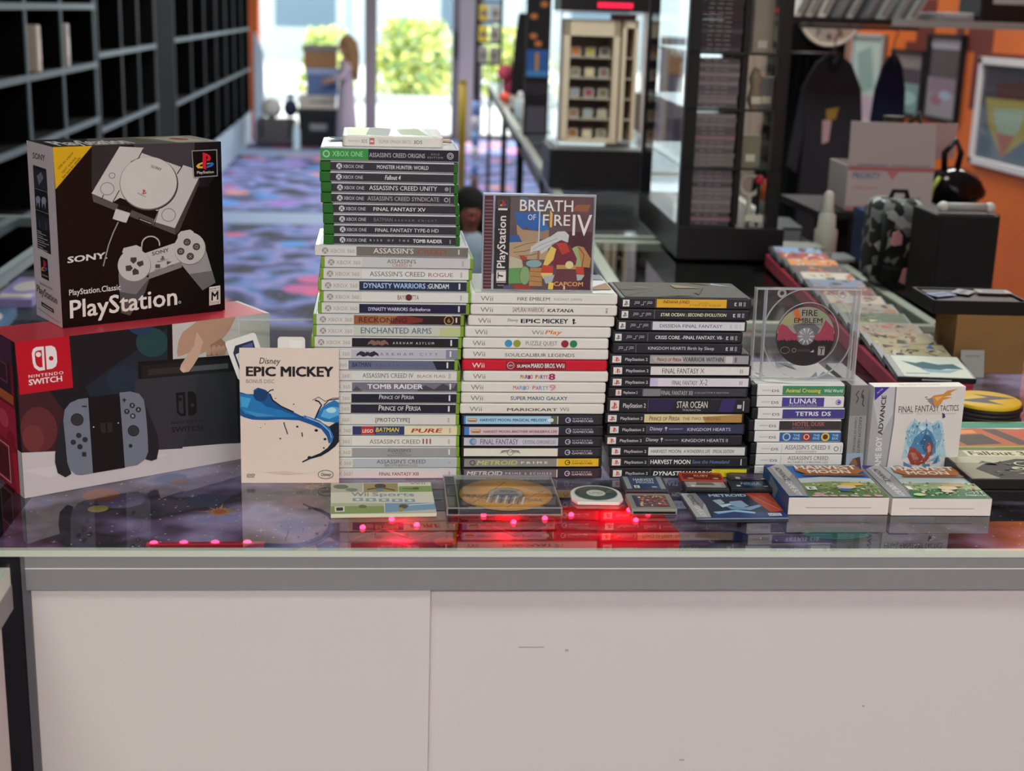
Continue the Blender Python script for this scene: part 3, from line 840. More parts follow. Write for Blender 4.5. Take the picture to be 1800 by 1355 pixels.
# small white cartridge case on top
t_ = thing('cartridge_case', 'small white cartridge case lying on top of the tallest stack', 'game case', (0.0215, 1.7225 + 0.069, ZX), R_(0.5))
q = Part(); q.prism(rrect(-0.0615, -0.065, 0.0615, 0.065, 0.006), 0, 0.0125, WSH); q.build('shell', t_, 0.0012, 2)
q = Part(); P = spine_panel(q, -0.054, 0.056, -0.065, 0.0125); P.asp = 10
P.t('NINTENDO', 0.0, 0.13, 0.38, 0.58, '#a39b98'); P.t('3DS', 0.14, 0.205, 0.3, 0.66, '#6f6866', bold=0.6); P.rect(0.23, 0.12, 0.285, 0.82, '#b0675c'); P.rect(0.24, 0.4, 0.275, 0.55, '#d8cfc8')
P.t('SUPER SMASH BROS.', 0.335, 0.70, 0.3, 0.66, '#a09894', bold=0.6); P.t('3DS', 0.72, 0.815, 0.3, 0.66, '#5d5654', bold=1)
q.build('spine_insert', t_)
q = Part(); q.box(-0.055, -0.06, 0.0125, 0.055, 0.06, 0.0129, mat('#b4b79c', 0.2))
P = Panel(q, (-0.055, 0.06, 0.0129), (0.11, 0, 0), (0, -0.12, 0))
for pts, c in (([(0.0, 0), (0.3, 0), (0.2, 1), (0, 1)], '#d8dca8'), ([(0.25, 0), (0.5, 0.1), (0.45, 1), (0.2, 0.9)], '#5c6450'), ([(0.55, 0.2), (0.8, 0), (0.9, 0.9), (0.6, 0.8)], '#8f9a6a'), ([(0.9, 0), (1, 0), (1, 1), (0.95, 1)], '#e0e0d0')):
    P.poly(pts, c)
q.build('cover_insert', t_)
# ------------------------------------------------------------------ second stack
def WI(*items, c='#79736e', x=(0.067, 0.152)):
    return [('t', x[0], x[1], 'Wii', c, {'y0': 0.2, 'y1': 0.78, 'bold': 0.5})] + list(items)
def rainbow(x0, x1, word, num, cols, nc):
    n = len(word); out = []
    for i, ch in enumerate(word):
        if ch != ' ':
            a = x0 + (x1 - x0) * i / n; b = a + (x1 - x0) / n * 0.95
            out.append(('t', a, b, ch, cols[i % len(cols)], {'bold': 2.2, 'y0': 0.26 + 0.05 * (i % 2), 'y1': 0.74 + 0.04 * (i % 2)}))
    out.append(('t', x1 + 0.004, x1 + 0.05, num, nc, {'bold': 2.6, 'y0': 0.1, 'y1': 0.86}))
    return out
def GC(col, *items, right='#2c2933', tc='#b9b5bb', lc='#a9a6c0'):
    return [('r', 0.003, 0.675, col), ('r', 0.675, 0.682, '#c4beb8'), ('r', 0.682, 0.975, right),
            ('q', 0.752, lc, 0.02, 0.006), ('r', 0.752, 0.77, lc, 0.44, 0.56),
            ('t', 0.785, 0.922, 'NINTENDO', tc, {'sp': 1.5, 'y0': 0.22, 'y1': 0.4}), ('t', 0.783, 0.932, 'GAMECUBE', tc, {'bold': 1.6, 'y0': 0.5, 'y1': 0.74})] + list(items)
HMO = [('o', 0.075, '#a8683a', 0.034), ]
HML = lambda x: [('p', [(x, 0.3), (x + 0.06, 0.25), (x + 0.066, 0.5), (x + 0.06, 0.76), (x, 0.72), (x - 0.006, 0.5)], '#b07d52'), ('t', x + 0.002, x + 0.058, 'HARVEST', '#e0d4c0', {'bold': 2, 'y0': 0.34, 'y1': 0.5}), ('t', x + 0.008, x + 0.052, 'MOON', '#5c3020', {'bold': 2, 'y0': 0.54, 'y1': 0.7})]
WII = [
 (214.7, 'white spine with brown-grey serif title', 'w', WI(('t', 0.315, 0.535, 'FIRE EMBLEM', '#5d514c', {'sc': True, 'bold': 1, 'y0': 0.3, 'y1': 0.72}), ('t', 0.565, 0.755, 'RADIANT DAWN', '#8f857f', {'y0': 0.36, 'y1': 0.68}))),
 (215.3, 'white spine with red-brown brush title', 'w', WI(('t', 0.285, 0.5, 'SAMURAI WARRIORS', '#6d3a2b', {'sc': True, 'y0': 0.16, 'y1': 0.74}), ('t', 0.52, 0.7, 'KATANA', '#3a3433', {'bold': 2, 'it': 0.6, 'y0': 0.3, 'y1': 0.72}), ('r', 0.918, 0.935, '#8f8882', 0.18, 0.32), ('r', 0.92, 0.932, '#8f8882', 0.4, 0.8))),
 (212.9, 'white spine with heavy black playful capitals', 'w', WI(('t', 0.268, 0.34, 'Disney', '#3a3638', {'it': 0.5, 'y0': 0.22, 'y1': 0.56}), ('t', 0.357, 0.49, 'EPIC', '#1f1c21', {'bold': 3, 'y0': 0.24, 'y1': 0.74}), ('t', 0.505, 0.68, 'MICKEY', '#1f1c21', {'bold': 3, 'y0': 0.2, 'y1': 0.76}), ('o', 0.718, '#1f1c21', 0.009, 0.32), ('r', 0.713, 0.723, '#1f1c21', 0.36, 0.84), ('r', 0.723, 0.735, '#1f1c21', 0.62, 0.72))),
 (208.3, 'white spine with an orange slanted word', 'w', WI(('t', 0.455, 0.535, 'Wii', '#7d7772', {'y0': 0.24, 'y1': 0.76, 'bold': 0.4}), ('t', 0.545, 0.662, 'Play', '#c06a28', {'bold': 2, 'it': 0.6, 'y0': 0.24, 'y1': 0.7}))),
 (206.3, 'white spine with four coloured discs', 'w', WI(('o', 0.312, '#3a86ab', 0.026), ('o', 0.37, '#868c2e', 0.026), ('o', 0.698, '#862a30', 0.026), ('o', 0.757, '#2b7349', 0.026), ('t', 0.43, 0.645, 'PUZZLE QUEST', '#6a6360', {'sc': True, 'y0': 0.2, 'y1': 0.7}), ('r', 0.46, 0.62, '#a39b96', 0.8, 0.83))),
 (207.0, 'white spine with one plain dark wide title', 'w', WI(('t', 0.287, 0.765, 'SOULCALIBUR LEGENDS', '#3f3a39', {'y0': 0.36, 'y1': 0.78, 'bold': 0.4}))),
 (205.7, 'bright red spine with white lettering', 'r', WI(('r', 0.3, 0.71, '#7d1c26'), ('q', 0.332, '#d8b0ac', 0.025, 0.004), ('t', 0.317, 0.347, 'NEW', '#e0c8c4', {'bold': 1, 'it': 0.4, 'y0': 0.4, 'y1': 0.62}), ('t', 0.375, 0.468, 'SUPER', '#ddd5d0', {'bold': 2.4, 'y0': 0.4, 'y1': 0.76}), ('t', 0.472, 0.638, 'MARIO BROS.', '#e4dcd6', {'bold': 1.8, 'y0': 0.24, 'y1': 0.8}), ('t', 0.642, 0.702, 'Wii', '#e4dcd6', {'bold': 1.6, 'y0': 0.24, 'y1': 0.8}), c='#e6ccca')),
 (207.9, 'white spine with strong many-coloured title', 'w', WI(*rainbow(0.392, 0.582, 'MARIO PARTY', '8', ('#9a4a20', '#b8892a', '#37469a', '#8a2c58', '#b0452a', '#b58a2c'), '#97225a'))),
 (205.6, 'white spine with pastel many-coloured title', 'w', WI(*rainbow(0.357, 0.602, 'MARIO PARTY', '9', ('#b0647a', '#b55a78', '#6f86b5', '#6a9a9a', '#a87fb0', '#7a86c0'), '#c08a96'))),
 (205.7, 'white spine with blocky navy title', 'w', WI(('t', 0.342, 0.735, 'SUPER MARIO GALAXY', '#31496f', {'bold': 1.6, 'y0': 0.26, 'y1': 0.72}))),
 (204.6, 'white spine with wide heavy grey title', 'w', WI(('t', 0.325, 0.675, 'MARIOKART', '#5f5957', {'bold': 3, 'y0': 0.38, 'y1': 0.74}), ('t', 0.69, 0.755, 'Wii', '#77706c', {'y0': 0.26, 'y1': 0.74}))),
 (205.0, 'sky-blue spine with a dark right third', 'b', GC('#93b6cf', ('r', 0.003, 0.03, '#3f78b5'), *HML(0.045), ('t', 0.13, 0.6, 'HARVEST MOON: MAGICAL MELODY', '#24405f', {'bold': 1.4, 'y0': 0.32, 'y1': 0.66}), ('r', 0.63, 0.675, '#4f5a4a'), ('o', 0.635, '#c9c9b8', 0.014), ('o', 0.618, '#c9d4d8', 0.012))),
 (205.7, 'pinkish spine, dark red title, dark end', 'b', GC('#bda9b2', ('r', 0.003, 0.05, '#3f74b5'), *HML(0.068), ('t', 0.15, 0.672, 'HARVEST MOON: ANOTHER WONDERFUL LIFE', '#85332f', {'bold': 1.6, 'y0': 0.42, 'y1': 0.72}))),
 (206.1, 'lilac-grey spine with tall violet letters', 'b', GC('#b3aebc', ('o', 0.08, '#5f7fa8', 0.026), ('o', 0.088, '#8a9ab0', 0.016), ('t', 0.132, 0.4, 'FINAL FANTASY', '#575175', {'y0': 0.14, 'y1': 0.86, 'bold': 0.4}), ('t', 0.43, 0.665, 'CRYSTAL CHRONICLES', '#77727c', {'sc': True, 'y0': 0.3, 'y1': 0.76}))),
 (206.3, 'white spine with a jagged grey emblem', 'b', GC('#ccc6bd', ('p', [(0.27, 0.7), (0.29, 0.25), (0.33, 0.2), (0.34, 0.36), (0.30, 0.42)], '#77726c'), ('q', 0.345, '#7f7a74', 0.024, 0.005), ('t', 0.28, 0.41, 'SOULCALIBUR', '#66615c', {'sc': True, 'y0': 0.24, 'y1': 0.6}), ('p', [(0.42, 0.7), (0.40, 0.25), (0.36, 0.2), (0.35, 0.36), (0.39, 0.42)], '#77726c'))),
 (206.3, 'grey spine with a yellow right third', 'b', GC('#807a79', ('q', 0.075, '#37322f', 0.02, 0.006), ('t', 0.105, 0.395, 'METROID', '#b3aa6a', {'bold': 2.6, 'it': 0.6, 'y0': 0.2, 'y1': 0.78}), ('t', 0.42, 0.61, 'PRIME', '#cfc9c4', {'bold': 1.6, 'sp': 1.6, 'y0': 0.36, 'y1': 0.64}), right='#cfa62a', tc='#5c4718', lc='#4a3a18')),
 (207.1, 'bottom case, mauve-grey spine with white title', 'b', GC('#6a5f66', ('t', 0.035, 0.29, 'METROID', '#c2bab6', {'bold': 2.6, 'it': 0.6, 'y0': 0.2, 'y1': 0.76}), ('t', 0.31, 0.64, 'PRIME 2 ECHOES', '#c2bab8', {'bold': 1.2, 'sp': 1.4, 'y0': 0.36, 'y1': 0.64}))),
]
z = ZC
T = 0.01425
for i in range(16, -1, -1):
    cx, look, kind, items = WII[i]
    sm = {'w': WSH, 'r': RSH, 'b': DSH}[kind]
    game_case('wii' if kind != 'b' else 'gc', 'game_case', '%s case of the second stack from left, %s' % (ORD[i], look), 'game cases in the second stack', cx / 1000, z, T, items, R_(rs.uniform(-0.4, 0.4)),
              W=0.188 if kind != 'b' else 0.1845, cover=3 if i == 0 else None, dy=rs.uniform(-0.001, 0.0015), shellm=sm)
    z += T + 0.0003
ZW = z + 0.0004
# ------------------------------------------------------------------ third stack
def sq(P, x0, x1, mono=None):
    P.rect(x0, 0.1, x1, 0.92, '#cbc5c0')
    w = x1 - x0
    pslogo(P, x0 + w*0.16, 0.24, x1 - w*0.16, 0.8, mono)
def PSP(*items, s=True, x=(0.108, 0.24), div=0.266):
    def pre(P):
        if s: sq(P, 0.018, 0.068, '#4a4548')
        for k in range(3):
            a = x[0] + (x[1] - x[0]) * (k * 0.36)
            b = a + (x[1] - x[0]) * 0.28
            if k != 1:
                P.line([(a, 0.72), (a, 0.52), (b, 0.52), (b, 0.34), (a, 0.34)], 0.07, '#a9a4a6', wx=0.004)
            else:
                P.line([(a, 0.7), (a + 0.02, 0.7), (a + 0.02, 0.34), (b, 0.34)], 0.07, '#a9a4a6', wx=0.004)
        for k, xx in enumerate((0.87, 0.905, 0.94)):
            if k == 0: P.poly([(xx, 0.3), (xx + 0.02, 0.35), (xx + 0.008, 0.55), (xx + 0.022, 0.72), (xx, 0.74)], '#aaa6a8')
            elif k == 1:
                P.rect(xx, 0.28, xx + 0.008, 0.74, '#aaa6a8'); P.rect(xx + 0.013, 0.28, xx + 0.021, 0.74, '#aaa6a8')
            else:
                P.ring(xx + 0.008, 0.38, 0.009, 0.12, 0.004, '#aaa6a8', 14, wy=0.05); P.ring(xx + 0.008, 0.66, 0.009, 0.12, 0.004, '#aaa6a8', 14, wy=0.05)
    return [pre, ('r', 0.003, 0.985, '#2a272b'), ('r', div, div + 0.003, '#7a7678')] + list(items)
def PS2(*items, red=None, tc='#c4bfc0', x=(0.11, 0.268), s=(0.02, 0.082), hi=True, div=0.283):
    def pre(P):
        sq(P, s[0], s[1], red)
        P.t('PlayStation 2', x[0], x[1], 0.34, 0.68, tc, bold=0.8)
    out = [pre, ('r', 0.003, 0.985, '#242125'), ('r', div, div + 0.002, '#6a6568')]
    if hi: out.append(('r', 0.95, 0.958, '#b5b0b0', 0.12, 0.9))
    return out + list(items)
B2 = [('r', 0.92, 0.928, '#8f8a8a', 0.3, 0.8), ('r', 0.934, 0.94, '#8f8a8a', 0.3, 0.8)]
PS = [
 (397.8, 'psp', 0.1705, 'dark spine with a long yellow title block', PSP(('r', 0.275, 0.81, '#c9982c'), ('t', 0.325, 0.525, 'INDIANA JONES', '#6e2416', {'bold': 1.6, 'it': 0.6, 'y0': 0.14, 'y1': 0.5}), ('t', 0.595, 0.67, 'and the', '#8a5a20', {'it': 0.4, 'y0': 0.32, 'y1': 0.48}), ('t', 0.525, 0.765, 'STAFF OF KINGS', '#7d4a1c', {'sp': 1.2, 'it': 0.4, 'y0': 0.6, 'y1': 0.82}))),
 (396.9, 'psp', 0.1705, 'black spine with cream slanted title', PSP(('t', 0.315, 0.82, 'STAR OCEAN : SECOND EVOLUTION', '#ded7ac', {'bold': 1.2, 'it': 0.5, 'y0': 0.3, 'y1': 0.68}))),
 (394.4, 'psp', 0.1705, 'black left end, pale grey title area', PSP(('r', 0.275, 0.985, '#bfbbc0'), ('t', 0.33, 0.81, 'DISSIDIA FINAL FANTASY', '#474346', {'y0': 0.3, 'y1': 0.7, 'bold': 0.5}))),
 (389.4, 'psp', 0.1705, 'black spine with bold white title and dashes', PSP(('t', 0.325, 0.845, 'CRISIS CORE. -FINAL FANTASY. VII-', '#d2cccc', {'bold': 0.9, 'y0': 0.28, 'y1': 0.7}))),
 (390.1, 'psp', 0.1705, 'grey-black spine without the white square', PSP(('t', 0.27, 0.56, 'KINGDOM HEARTS', '#b4b2bc', {'bold': 0.9, 'y0': 0.3, 'y1': 0.66}), ('t', 0.575, 0.78, 'Birth by Sleep', '#b4b2bc', {'bold': 0.6, 'y0': 0.28, 'y1': 0.66}), s=False, x=(0.045, 0.158), div=0.175)),
 (395.2, 'ps2', 0.186, 'mottled grey title, red and black words', PS2(('r', 0.285, 0.985, '#908b8d'), ('p', [(0.3, 0.2), (0.5, 0.1), (0.56, 0.5), (0.5, 0.9), (0.32, 0.8)], '#a59e9c'), ('t', 0.335, 0.505, 'Prince of Persia', '#7a2428', {'bold': 1.6, 'it': 0.3, 'sc': True, 'y0': 0.26, 'y1': 0.72}), ('t', 0.515, 0.805, 'WARRIOR WITHIN', '#2f2b2d', {'bold': 1.4, 'sc': True, 'y0': 0.22, 'y1': 0.72}), ('r', 0.82, 0.87, '#b5b0b0', 0.1, 0.9), ('r', 0.885, 0.9, '#6a5a5c', 0.2, 0.8))),
 (396.5, 'ps2', 0.186, 'white title area with tall dark letters', PS2(('r', 0.283, 0.985, '#c8c1bd'), ('t', 0.365, 0.625, 'FINAL FANTASY', '#3f393a', {'y0': 0.2, 'y1': 0.84, 'bold': 0.3}), ('t', 0.635, 0.665, 'X', '#5d5656', {'y0': 0.2, 'y1': 0.8}), *B2, hi=False)),
 (396.7, 'ps2', 0.186, 'lilac-white title area with tall dark letters', PS2(('r', 0.283, 0.985, '#c6bcc6'), ('r', 0.283, 0.34, '#b3abc6'), ('t', 0.44, 0.62, 'FINAL FANTASY', '#4a4248', {'y0': 0.3, 'y1': 0.84}), ('t', 0.635, 0.69, 'X-2', '#5d565a', {'y0': 0.12, 'y1': 0.84}), *B2, red='#96343a', hi=False)),
 (394.8, 'ps2', 0.185, 'black steel spine with a thin silver frame', PS2(('r', 0.245, 0.985, '#3a393d'), ('r', 0.245, 0.37, '#737175'), ('t', 0.375, 0.6, 'FINAL FANTASY XII', '#aaa6a8', {'y0': 0.26, 'y1': 0.84}), ('t', 0.615, 0.86, "COLLECTOR'S EDITION", '#9a9698', {'sp': 1.2, 'y0': 0.4, 'y1': 0.64}), x=(0.105, 0.205), s=(0.05, 0.09), div=0.24)),
 (396.5, 'box', 0.1895, 'thickest case, black and violet with silver title', PS2(('p', [(0.29, 0), (0.48, 0), (0.44, 1), (0.29, 1)], '#2c2440'), ('p', [(0.8, 0), (0.9, 0), (0.88, 1), (0.78, 1)], '#352a5c'), ('t', 0.485, 0.7, 'STAR OCEAN', '#c9c2bd', {'sc': True, 'y0': 0.16, 'y1': 0.68}), ('t', 0.525, 0.655, 'Till the End of Time', '#aaa4a0', {'y0': 0.76, 'y1': 0.92}), ('r', 0.91, 0.94, '#a9a4a8', 0.42, 0.72), red='#b03a30')),
 (392.2, 'ps2', 0.185, 'cream and tan title area with brown letters', PS2(('r', 0.28, 0.985, '#c4b28c'), ('p', [(0.7, 0.3), (0.985, 0), (0.985, 1), (0.72, 1)], '#a07a48'), ('t', 0.315, 0.535, 'Prince of Persia', '#6a5230', {'bold': 1.4, 'it': 0.3, 'sc': True, 'y0': 0.2, 'y1': 0.78}), ('t', 0.555, 0.83, 'THE TWO THRONES', '#6f552f', {'bold': 0.8, 'sc': True, 'y0': 0.36, 'y1': 0.72}), red='#96343a')),
 (394.5, 'ps2', 0.184, 'navy spine with spaced white words', PS2(('r', 0.285, 0.985, '#35344f'), ('t', 0.308, 0.4, 'Disney', '#c4c0c8', {'it': 0.4, 'y0': 0.18, 'y1': 0.6}), ('o', 0.425, '#bdb9c0', 0.008, 0.3), ('r', 0.423, 0.427, '#bdb9c0', 0.3, 0.66), ('t', 0.447, 0.548, 'SQUARESOFT', '#b0acb6', {'bold': 1, 'y0': 0.36, 'y1': 0.5}), ('t', 0.58, 0.895, 'KINGDOM HEARTS', '#bdbac6', {'y0': 0.3, 'y1': 0.68, 'bold': 0.5}))),
 (392.5, 'ps2', 0.184, 'black spine, white words ending in strokes', PS2(('r', 0.28, 0.985, '#2a262d'), ('t', 0.298, 0.39, 'Disney', '#c4c0c4', {'it': 0.4, 'y0': 0.18, 'y1': 0.6}), ('o', 0.412, '#bdb9c0', 0.008, 0.3), ('r', 0.41, 0.414, '#bdb9c0', 0.3, 0.66), ('t', 0.435, 0.533, 'SQUARE ENIX', '#a09ca2', {'bold': 0.8, 'y0': 0.38, 'y1': 0.5}), ('t', 0.557, 0.893, 'KINGDOM HEARTS II', '#c2bfc4', {'y0': 0.3, 'y1': 0.68, 'bold': 0.5}))),
 (399.7, 'ps2', 0.185, 'pale grey title area with narrow dark capitals', PS2(('r', 0.283, 0.985, '#bfbfbd'), ('t', 0.303, 0.525, 'HARVEST MOON:', '#403c3d', {'y0': 0.3, 'y1': 0.72, 'bold': 0.4}), ('t', 0.54, 0.73, 'A WONDERFUL LIFE', '#403c3d', {'y0': 0.3, 'y1': 0.72, 'bold': 0.3}), ('t', 0.75, 0.905, 'SPECIAL EDITION', '#4a4646', {'y0': 0.3, 'y1': 0.72}), hi=False)),
 (401.1, 'ps2', 0.1855, 'black spine with white words then blue script', PS2(('t', 0.297, 0.585, 'HARVEST MOON', '#d8d2d0', {'bold': 1.8, 'sc': True, 'y0': 0.2, 'y1': 0.74}), ('t', 0.597, 0.87, 'Save the Homeland', '#5b7aa6', {'it': 0.8, 'bold': 0.6, 'y0': 0.24, 'y1': 0.68}))),
 (403.9, 'ps2', 0.188, 'bottom case, black spine with a yellow sticker', PS2(('t', 0.305, 0.735, 'DYNASTY WARRIO', '#d6d0ce', {'bold': 2, 'it': 0.6, 'y0': 0.26, 'y1': 0.78}), ('r', 0.725, 0.975, '#c4b428'), ('t', 0.745, 0.785, 'Now', '#8a7a20', {'y0': 0.12, 'y1': 0.26}), ('t', 0.745, 0.775, '$12', '#7a6a1c', {'bold': 0.8, 'y0': 0.44, 'y1': 0.68}), ('t', 0.815, 0.86, 'DVD', '#7a6a1c', {'y0': 0.44, 'y1': 0.68}), hi=False)),
]
z = ZC
for i in range(15, -1, -1):
    cx, kind, W, look, items = PS[i]
    T = 0.0205 if kind == 'box' else 0.0147 if kind == 'ps2' else 0.0145
    if i == 8: T = 0.0132
    game_case('psp' if kind == 'psp' else 'ps2', 'game_case', '%s case of the third stack from left, %s' % (ORD[i], look), 'game cases in the third stack', cx / 1000 + 0.0005, z, T, items, R_(rs.uniform(-0.4, 0.4)),
              W=W, D=0.105 if kind == 'psp' else 0.135, cover=4 if i in (0, 5) else None, dy=rs.uniform(-0.001, 0.0015), shellm=DSH)
    z += T + 0.0003
# ------------------------------------------------------------------ fourth stack
def DS(*items):
    return [('t', 0.115, 0.205, 'NINTENDO', '#77716f', {'y0': 0.44, 'y1': 0.58}), ('t', 0.215, 0.29, 'DS', '#5c5654', {'bold': 1.6, 'y0': 0.42, 'y1': 0.7})] + list(items)
SWIRL = [('o', 0.915, '#6d68a0', 0.03), ('o', 0.91, '#a5a2bd', 0.02), ('o', 0.918, '#453f80', 0.013)]
DSL = [
 (557.3, 'green title block with yellow playful letters', DS(('r', 0.325, 0.972, '#3b7a55'), ('t', 0.36, 0.725, 'Animal Crossing', '#cdb634', {'bold': 1.6, 'y0': 0.3, 'y1': 0.72}), ('t', 0.76, 0.955, 'Wild World', '#c6d8cc', {'bold': 0.8, 'y0': 0.34, 'y1': 0.7}))),
 (558.5, 'violet title block, white right end with swirl', DS(('r', 0.325, 0.765, '#463c80'), *SWIRL, ('t', 0.405, 0.69, 'LUNAR', '#d6d0d8', {'bold': 1, 'y0': 0.1, 'y1': 0.66}), ('t', 0.4, 0.69, 'DRAGON SONG', '#a9a2c0', {'sp': 1.2, 'y0': 0.76, 'y1': 0.92}))),
 (559.9, 'violet title block with bold white letters', DS(('r', 0.32, 0.972, '#41387a'), ('t', 0.455, 0.70, 'TETRIS', '#dcd6dc', {'bold': 2, 'y0': 0.26, 'y1': 0.72}), ('t', 0.735, 0.83, 'DS', '#dcd6dc', {'bold': 2, 'y0': 0.26, 'y1': 0.72}))),
 (557.2, 'dark title block with dull red letters', DS(('r', 0.32, 0.972, '#353034'), ('t', 0.46, 0.8, 'HOTEL DUSK', '#9a5a60', {'bold': 1.6, 'y0': 0.12, 'y1': 0.56}), ('t', 0.46, 0.65, 'ROOM 215', '#8a5a60', {'bold': 0.6, 'y0': 0.66, 'y1': 0.88}))),
 (558.6, 'blue title block with three round numerals', DS(('r', 0.325, 0.972, '#2b568c'), ('q', 0.4, '#b5b0b0', 0.042, 0.012), ('o', 0.61, '#8f2a24', 0.05), ('q', 0.61, '#c9c0b8', 0.03, 0.008), ('o', 0.81, '#c2a64a', 0.045), ('o', 0.81, '#5c3018', 0.028), *[('t', x, x + 0.07, w, '#a9bcd0', {'y0': y, 'y1': y + 0.26, 'bold': 0.8}) for x, w, y in ((0.47, 'THE', 0.2), (0.47, 'NINE', 0.55), (0.68, 'THE', 0.2), (0.68, 'FIVE', 0.55), (0.88, 'THE', 0.2), (0.88, 'SIX', 0.55))])),
 (563.0, 'white spine, two-line grey title with ring', DS(('r', 0.325, 0.328, '#8a8584'), ('t', 0.36, 0.835, "ASSASSIN'S CREED II", '#5f5654', {'sc': True, 'y0': 0.1, 'y1': 0.6}), ('t', 0.48, 0.7, 'DISCOVERY', '#77706e', {'y0': 0.72, 'y1': 0.94}), ('q', 0.902, '#77605c', 0.026, 0.008), ('r', 0.95, 0.956, '#8a8584', 0.1, 0.9))),
 (563.1, 'white spine, two-line grey title without ring', DS(('r', 0.325, 0.328, '#8a8584'), ('t', 0.4, 0.83, "ASSASSIN'S CREED", '#5f5654', {'sc': True, 'y0': 0.06, 'y1': 0.5}), ('t', 0.4, 0.83, "ALTAIR'S CHRONICLES", '#77706e', {'sc': True, 'y0': 0.62, 'y1': 0.86}))),
 (561.7, 'bottom case, blank white spine behind the farm box', DS(('r', 0.325, 0.328, '#aaa5a4'))),
]
z = ZC
for i in range(7, -1, -1):
    cx, look, items = DSL[i]
    game_case('ds', 'game_case', '%s case of the short rightmost stack, %s' % (ORD[i], look), 'game cases in the rightmost stack', cx / 1000, z, 0.0158, items, R_(rs.uniform(-0.5, 0.5)), W=0.129, D=0.124,
              cover=5 if i == 0 else None, dy=rs.uniform(-0.001, 0.001) + 0.004, shellm=DSB)
    z += 0.0158 + 0.0003
ZD = z + 0.0005
# ================================================================== BOXES ON THE LEFT
def carton(t_, W, D, H, m, bevel=0.0012, name='carton'):
    """closed carton; local origin at the front-left bottom corner, front faces -y"""
    q = Part(); q.box(0, 0, 0, W, D, H, m)
    return q.build(name, t_, bevel)
# console box standing on the counter
sw = thing('console_box', 'large red and black console carton standing on the counter under the black box', 'box', (-0.4225, 1.651, ZC + 0.0004), R_(32.2))
W, D, H = 0.336, 0.091, 0.195
carton(sw, W, D, H, mat('#b9aeb0', 0.35))
q = Part()
P = Panel(q, (0, 0, H), (W, 0, 0), (0, 0, -H), ref=((115, 270), (1765, 75), (1768, 1005), (140, 1300)), base='#17191d', rough=0.3)
P.poly([(560, 560), (1135, 120), (1135, 700), (700, 900)], '#1d2630')
P.ell(1000, 270, 105, 95, '#1d3f40', 24); P.ell(930, 170, 80, 50, '#1f3550', 20); P.ell(810, 520, 110, 100, '#202c38', 20)
P.poly([(118, 560), (330, 590), (430, 740), (360, 1000), (140, 1040)], '#3a1d22')
P.ell(250, 840, 120, 150, '#57282c', 20); P.ell(210, 900, 70, 90, '#66302f', 18)
P.poly([(1128, 110), (1790, 60), (1790, 600), (1128, 600)], '#b3adaa')
P.poly([(1098, 150), (1132, 140), (1132, 620), (1098, 620)], '#121315')
P.poly([(100, 1000), (1575, 935), (1800, 900), (1800, 1100), (100, 1320)], '#b6abb0')
P.poly([(100, 1120), (900, 1000), (1100, 1010), (300, 1160)], '#bdb2b8')
P.poly([(110, 250), (465, 215), (480, 565), (135, 612)], '#ab1422')
# brand mark: two controllers
P.poly([(250, 300), (300, 295), (303, 450), (265, 455), (235, 435), (226, 405), (222, 340), (232, 312)], '#d6c8c8')
P.poly([(262, 322), (286, 319), (289, 430), (268, 432), (250, 418), (243, 395), (240, 345), (246, 330)], '#ab1422')
P.ell(264, 348, 17, 17, '#d6c8c8', 16)
P.poly([(310, 294), (350, 290), (372, 302), (381, 330), (384, 395), (374, 425), (350, 441), (315, 446)], '#d6c8c8')
P.ell(345, 373, 15, 15, '#ab1422', 16)
P.text('NINTENDO', 196, 502, 420, 476, 20, '#dccdcc', up=(-1, -20), bold=1.2, sp=1.25)
P.text('SWITCH', 196, 550, 412, 522, 36, '#dccdcc', up=(-2, -37), bold=2.4)
# dock with the console half in it
P.poly([(905, 395), (1555, 348), (1572, 480), (905, 520)], '#131315')
P.poly([(925, 420), (1535, 368), (1535, 460), (925, 505)], '#1c1c1f')
P.poly([(968, 445), (1490, 402), (1490, 440), (968, 486)], '#2b2a2d')
P.poly([(1200, 430), (1490, 405), (1490, 438), (1200, 462)], '#4a4a4d')
P.poly([(878, 512), (1560, 455), (1575, 930), (1030, 972), (880, 985)], '#2b2b31')
P.poly([(878, 512), (1300, 478), (1180, 970), (880, 985)], '#303037')
P.poly([(1538, 460), (1560, 455), (1576, 930), (1552, 932)], '#1a1a1d')
P.poly([(1145, 600), (1205, 594), (1208, 752), (1175, 756), (1150, 735)], '#131316')
P.poly([(1160, 618), (1190, 615), (1193, 735), (1176, 738), (1163, 722)], '#2d2d34')
P.ell(1172, 642, 12, 13, '#131316', 14)
P.poly([(1222, 592), (1258, 590), (1278, 612), (1280, 725), (1262, 748), (1224, 752)], '#131316')
P.ell(1252, 680, 12, 13, '#2d2d34', 14)
P.text('NINTENDO', 1112, 808, 1318, 796, 20, '#1a1a1d', up=(0, -20), bold=1.2, sp=1.2)
P.text('SWITCH', 1112, 862, 1318, 850, 34, '#1a1a1d', up=(0, -35), bold=2.2)
# hand putting it in
SK, SK2, SK3 = '#a9826f', '#8f6857', '#bb9683'
P.poly([(1200, 200), (1290, 132), (1545, 95), (1500, 190), (1442, 262), (1375, 315), (1300, 350), (1240, 335), (1165, 362), (1158, 335), (1170, 260)], SK)
P.poly([(1350, 320), (1375, 285), (1445, 240), (1480, 275), (1485, 315), (1445, 352), (1350, 360)], SK2)
for x in (1365, 1400, 1432, 1460):
    P.ell(x, 320, 17, 34, SK, 12)
P.poly([(1290, 200), (1330, 260), (1300, 360), (1262, 420), (1232, 460), (1195, 467), (1174, 445), (1182, 415), (1215, 365), (1270, 290), (1280, 235)], SK3)
P.ell(1196, 446, 17, 16, '#c4a090', 12)
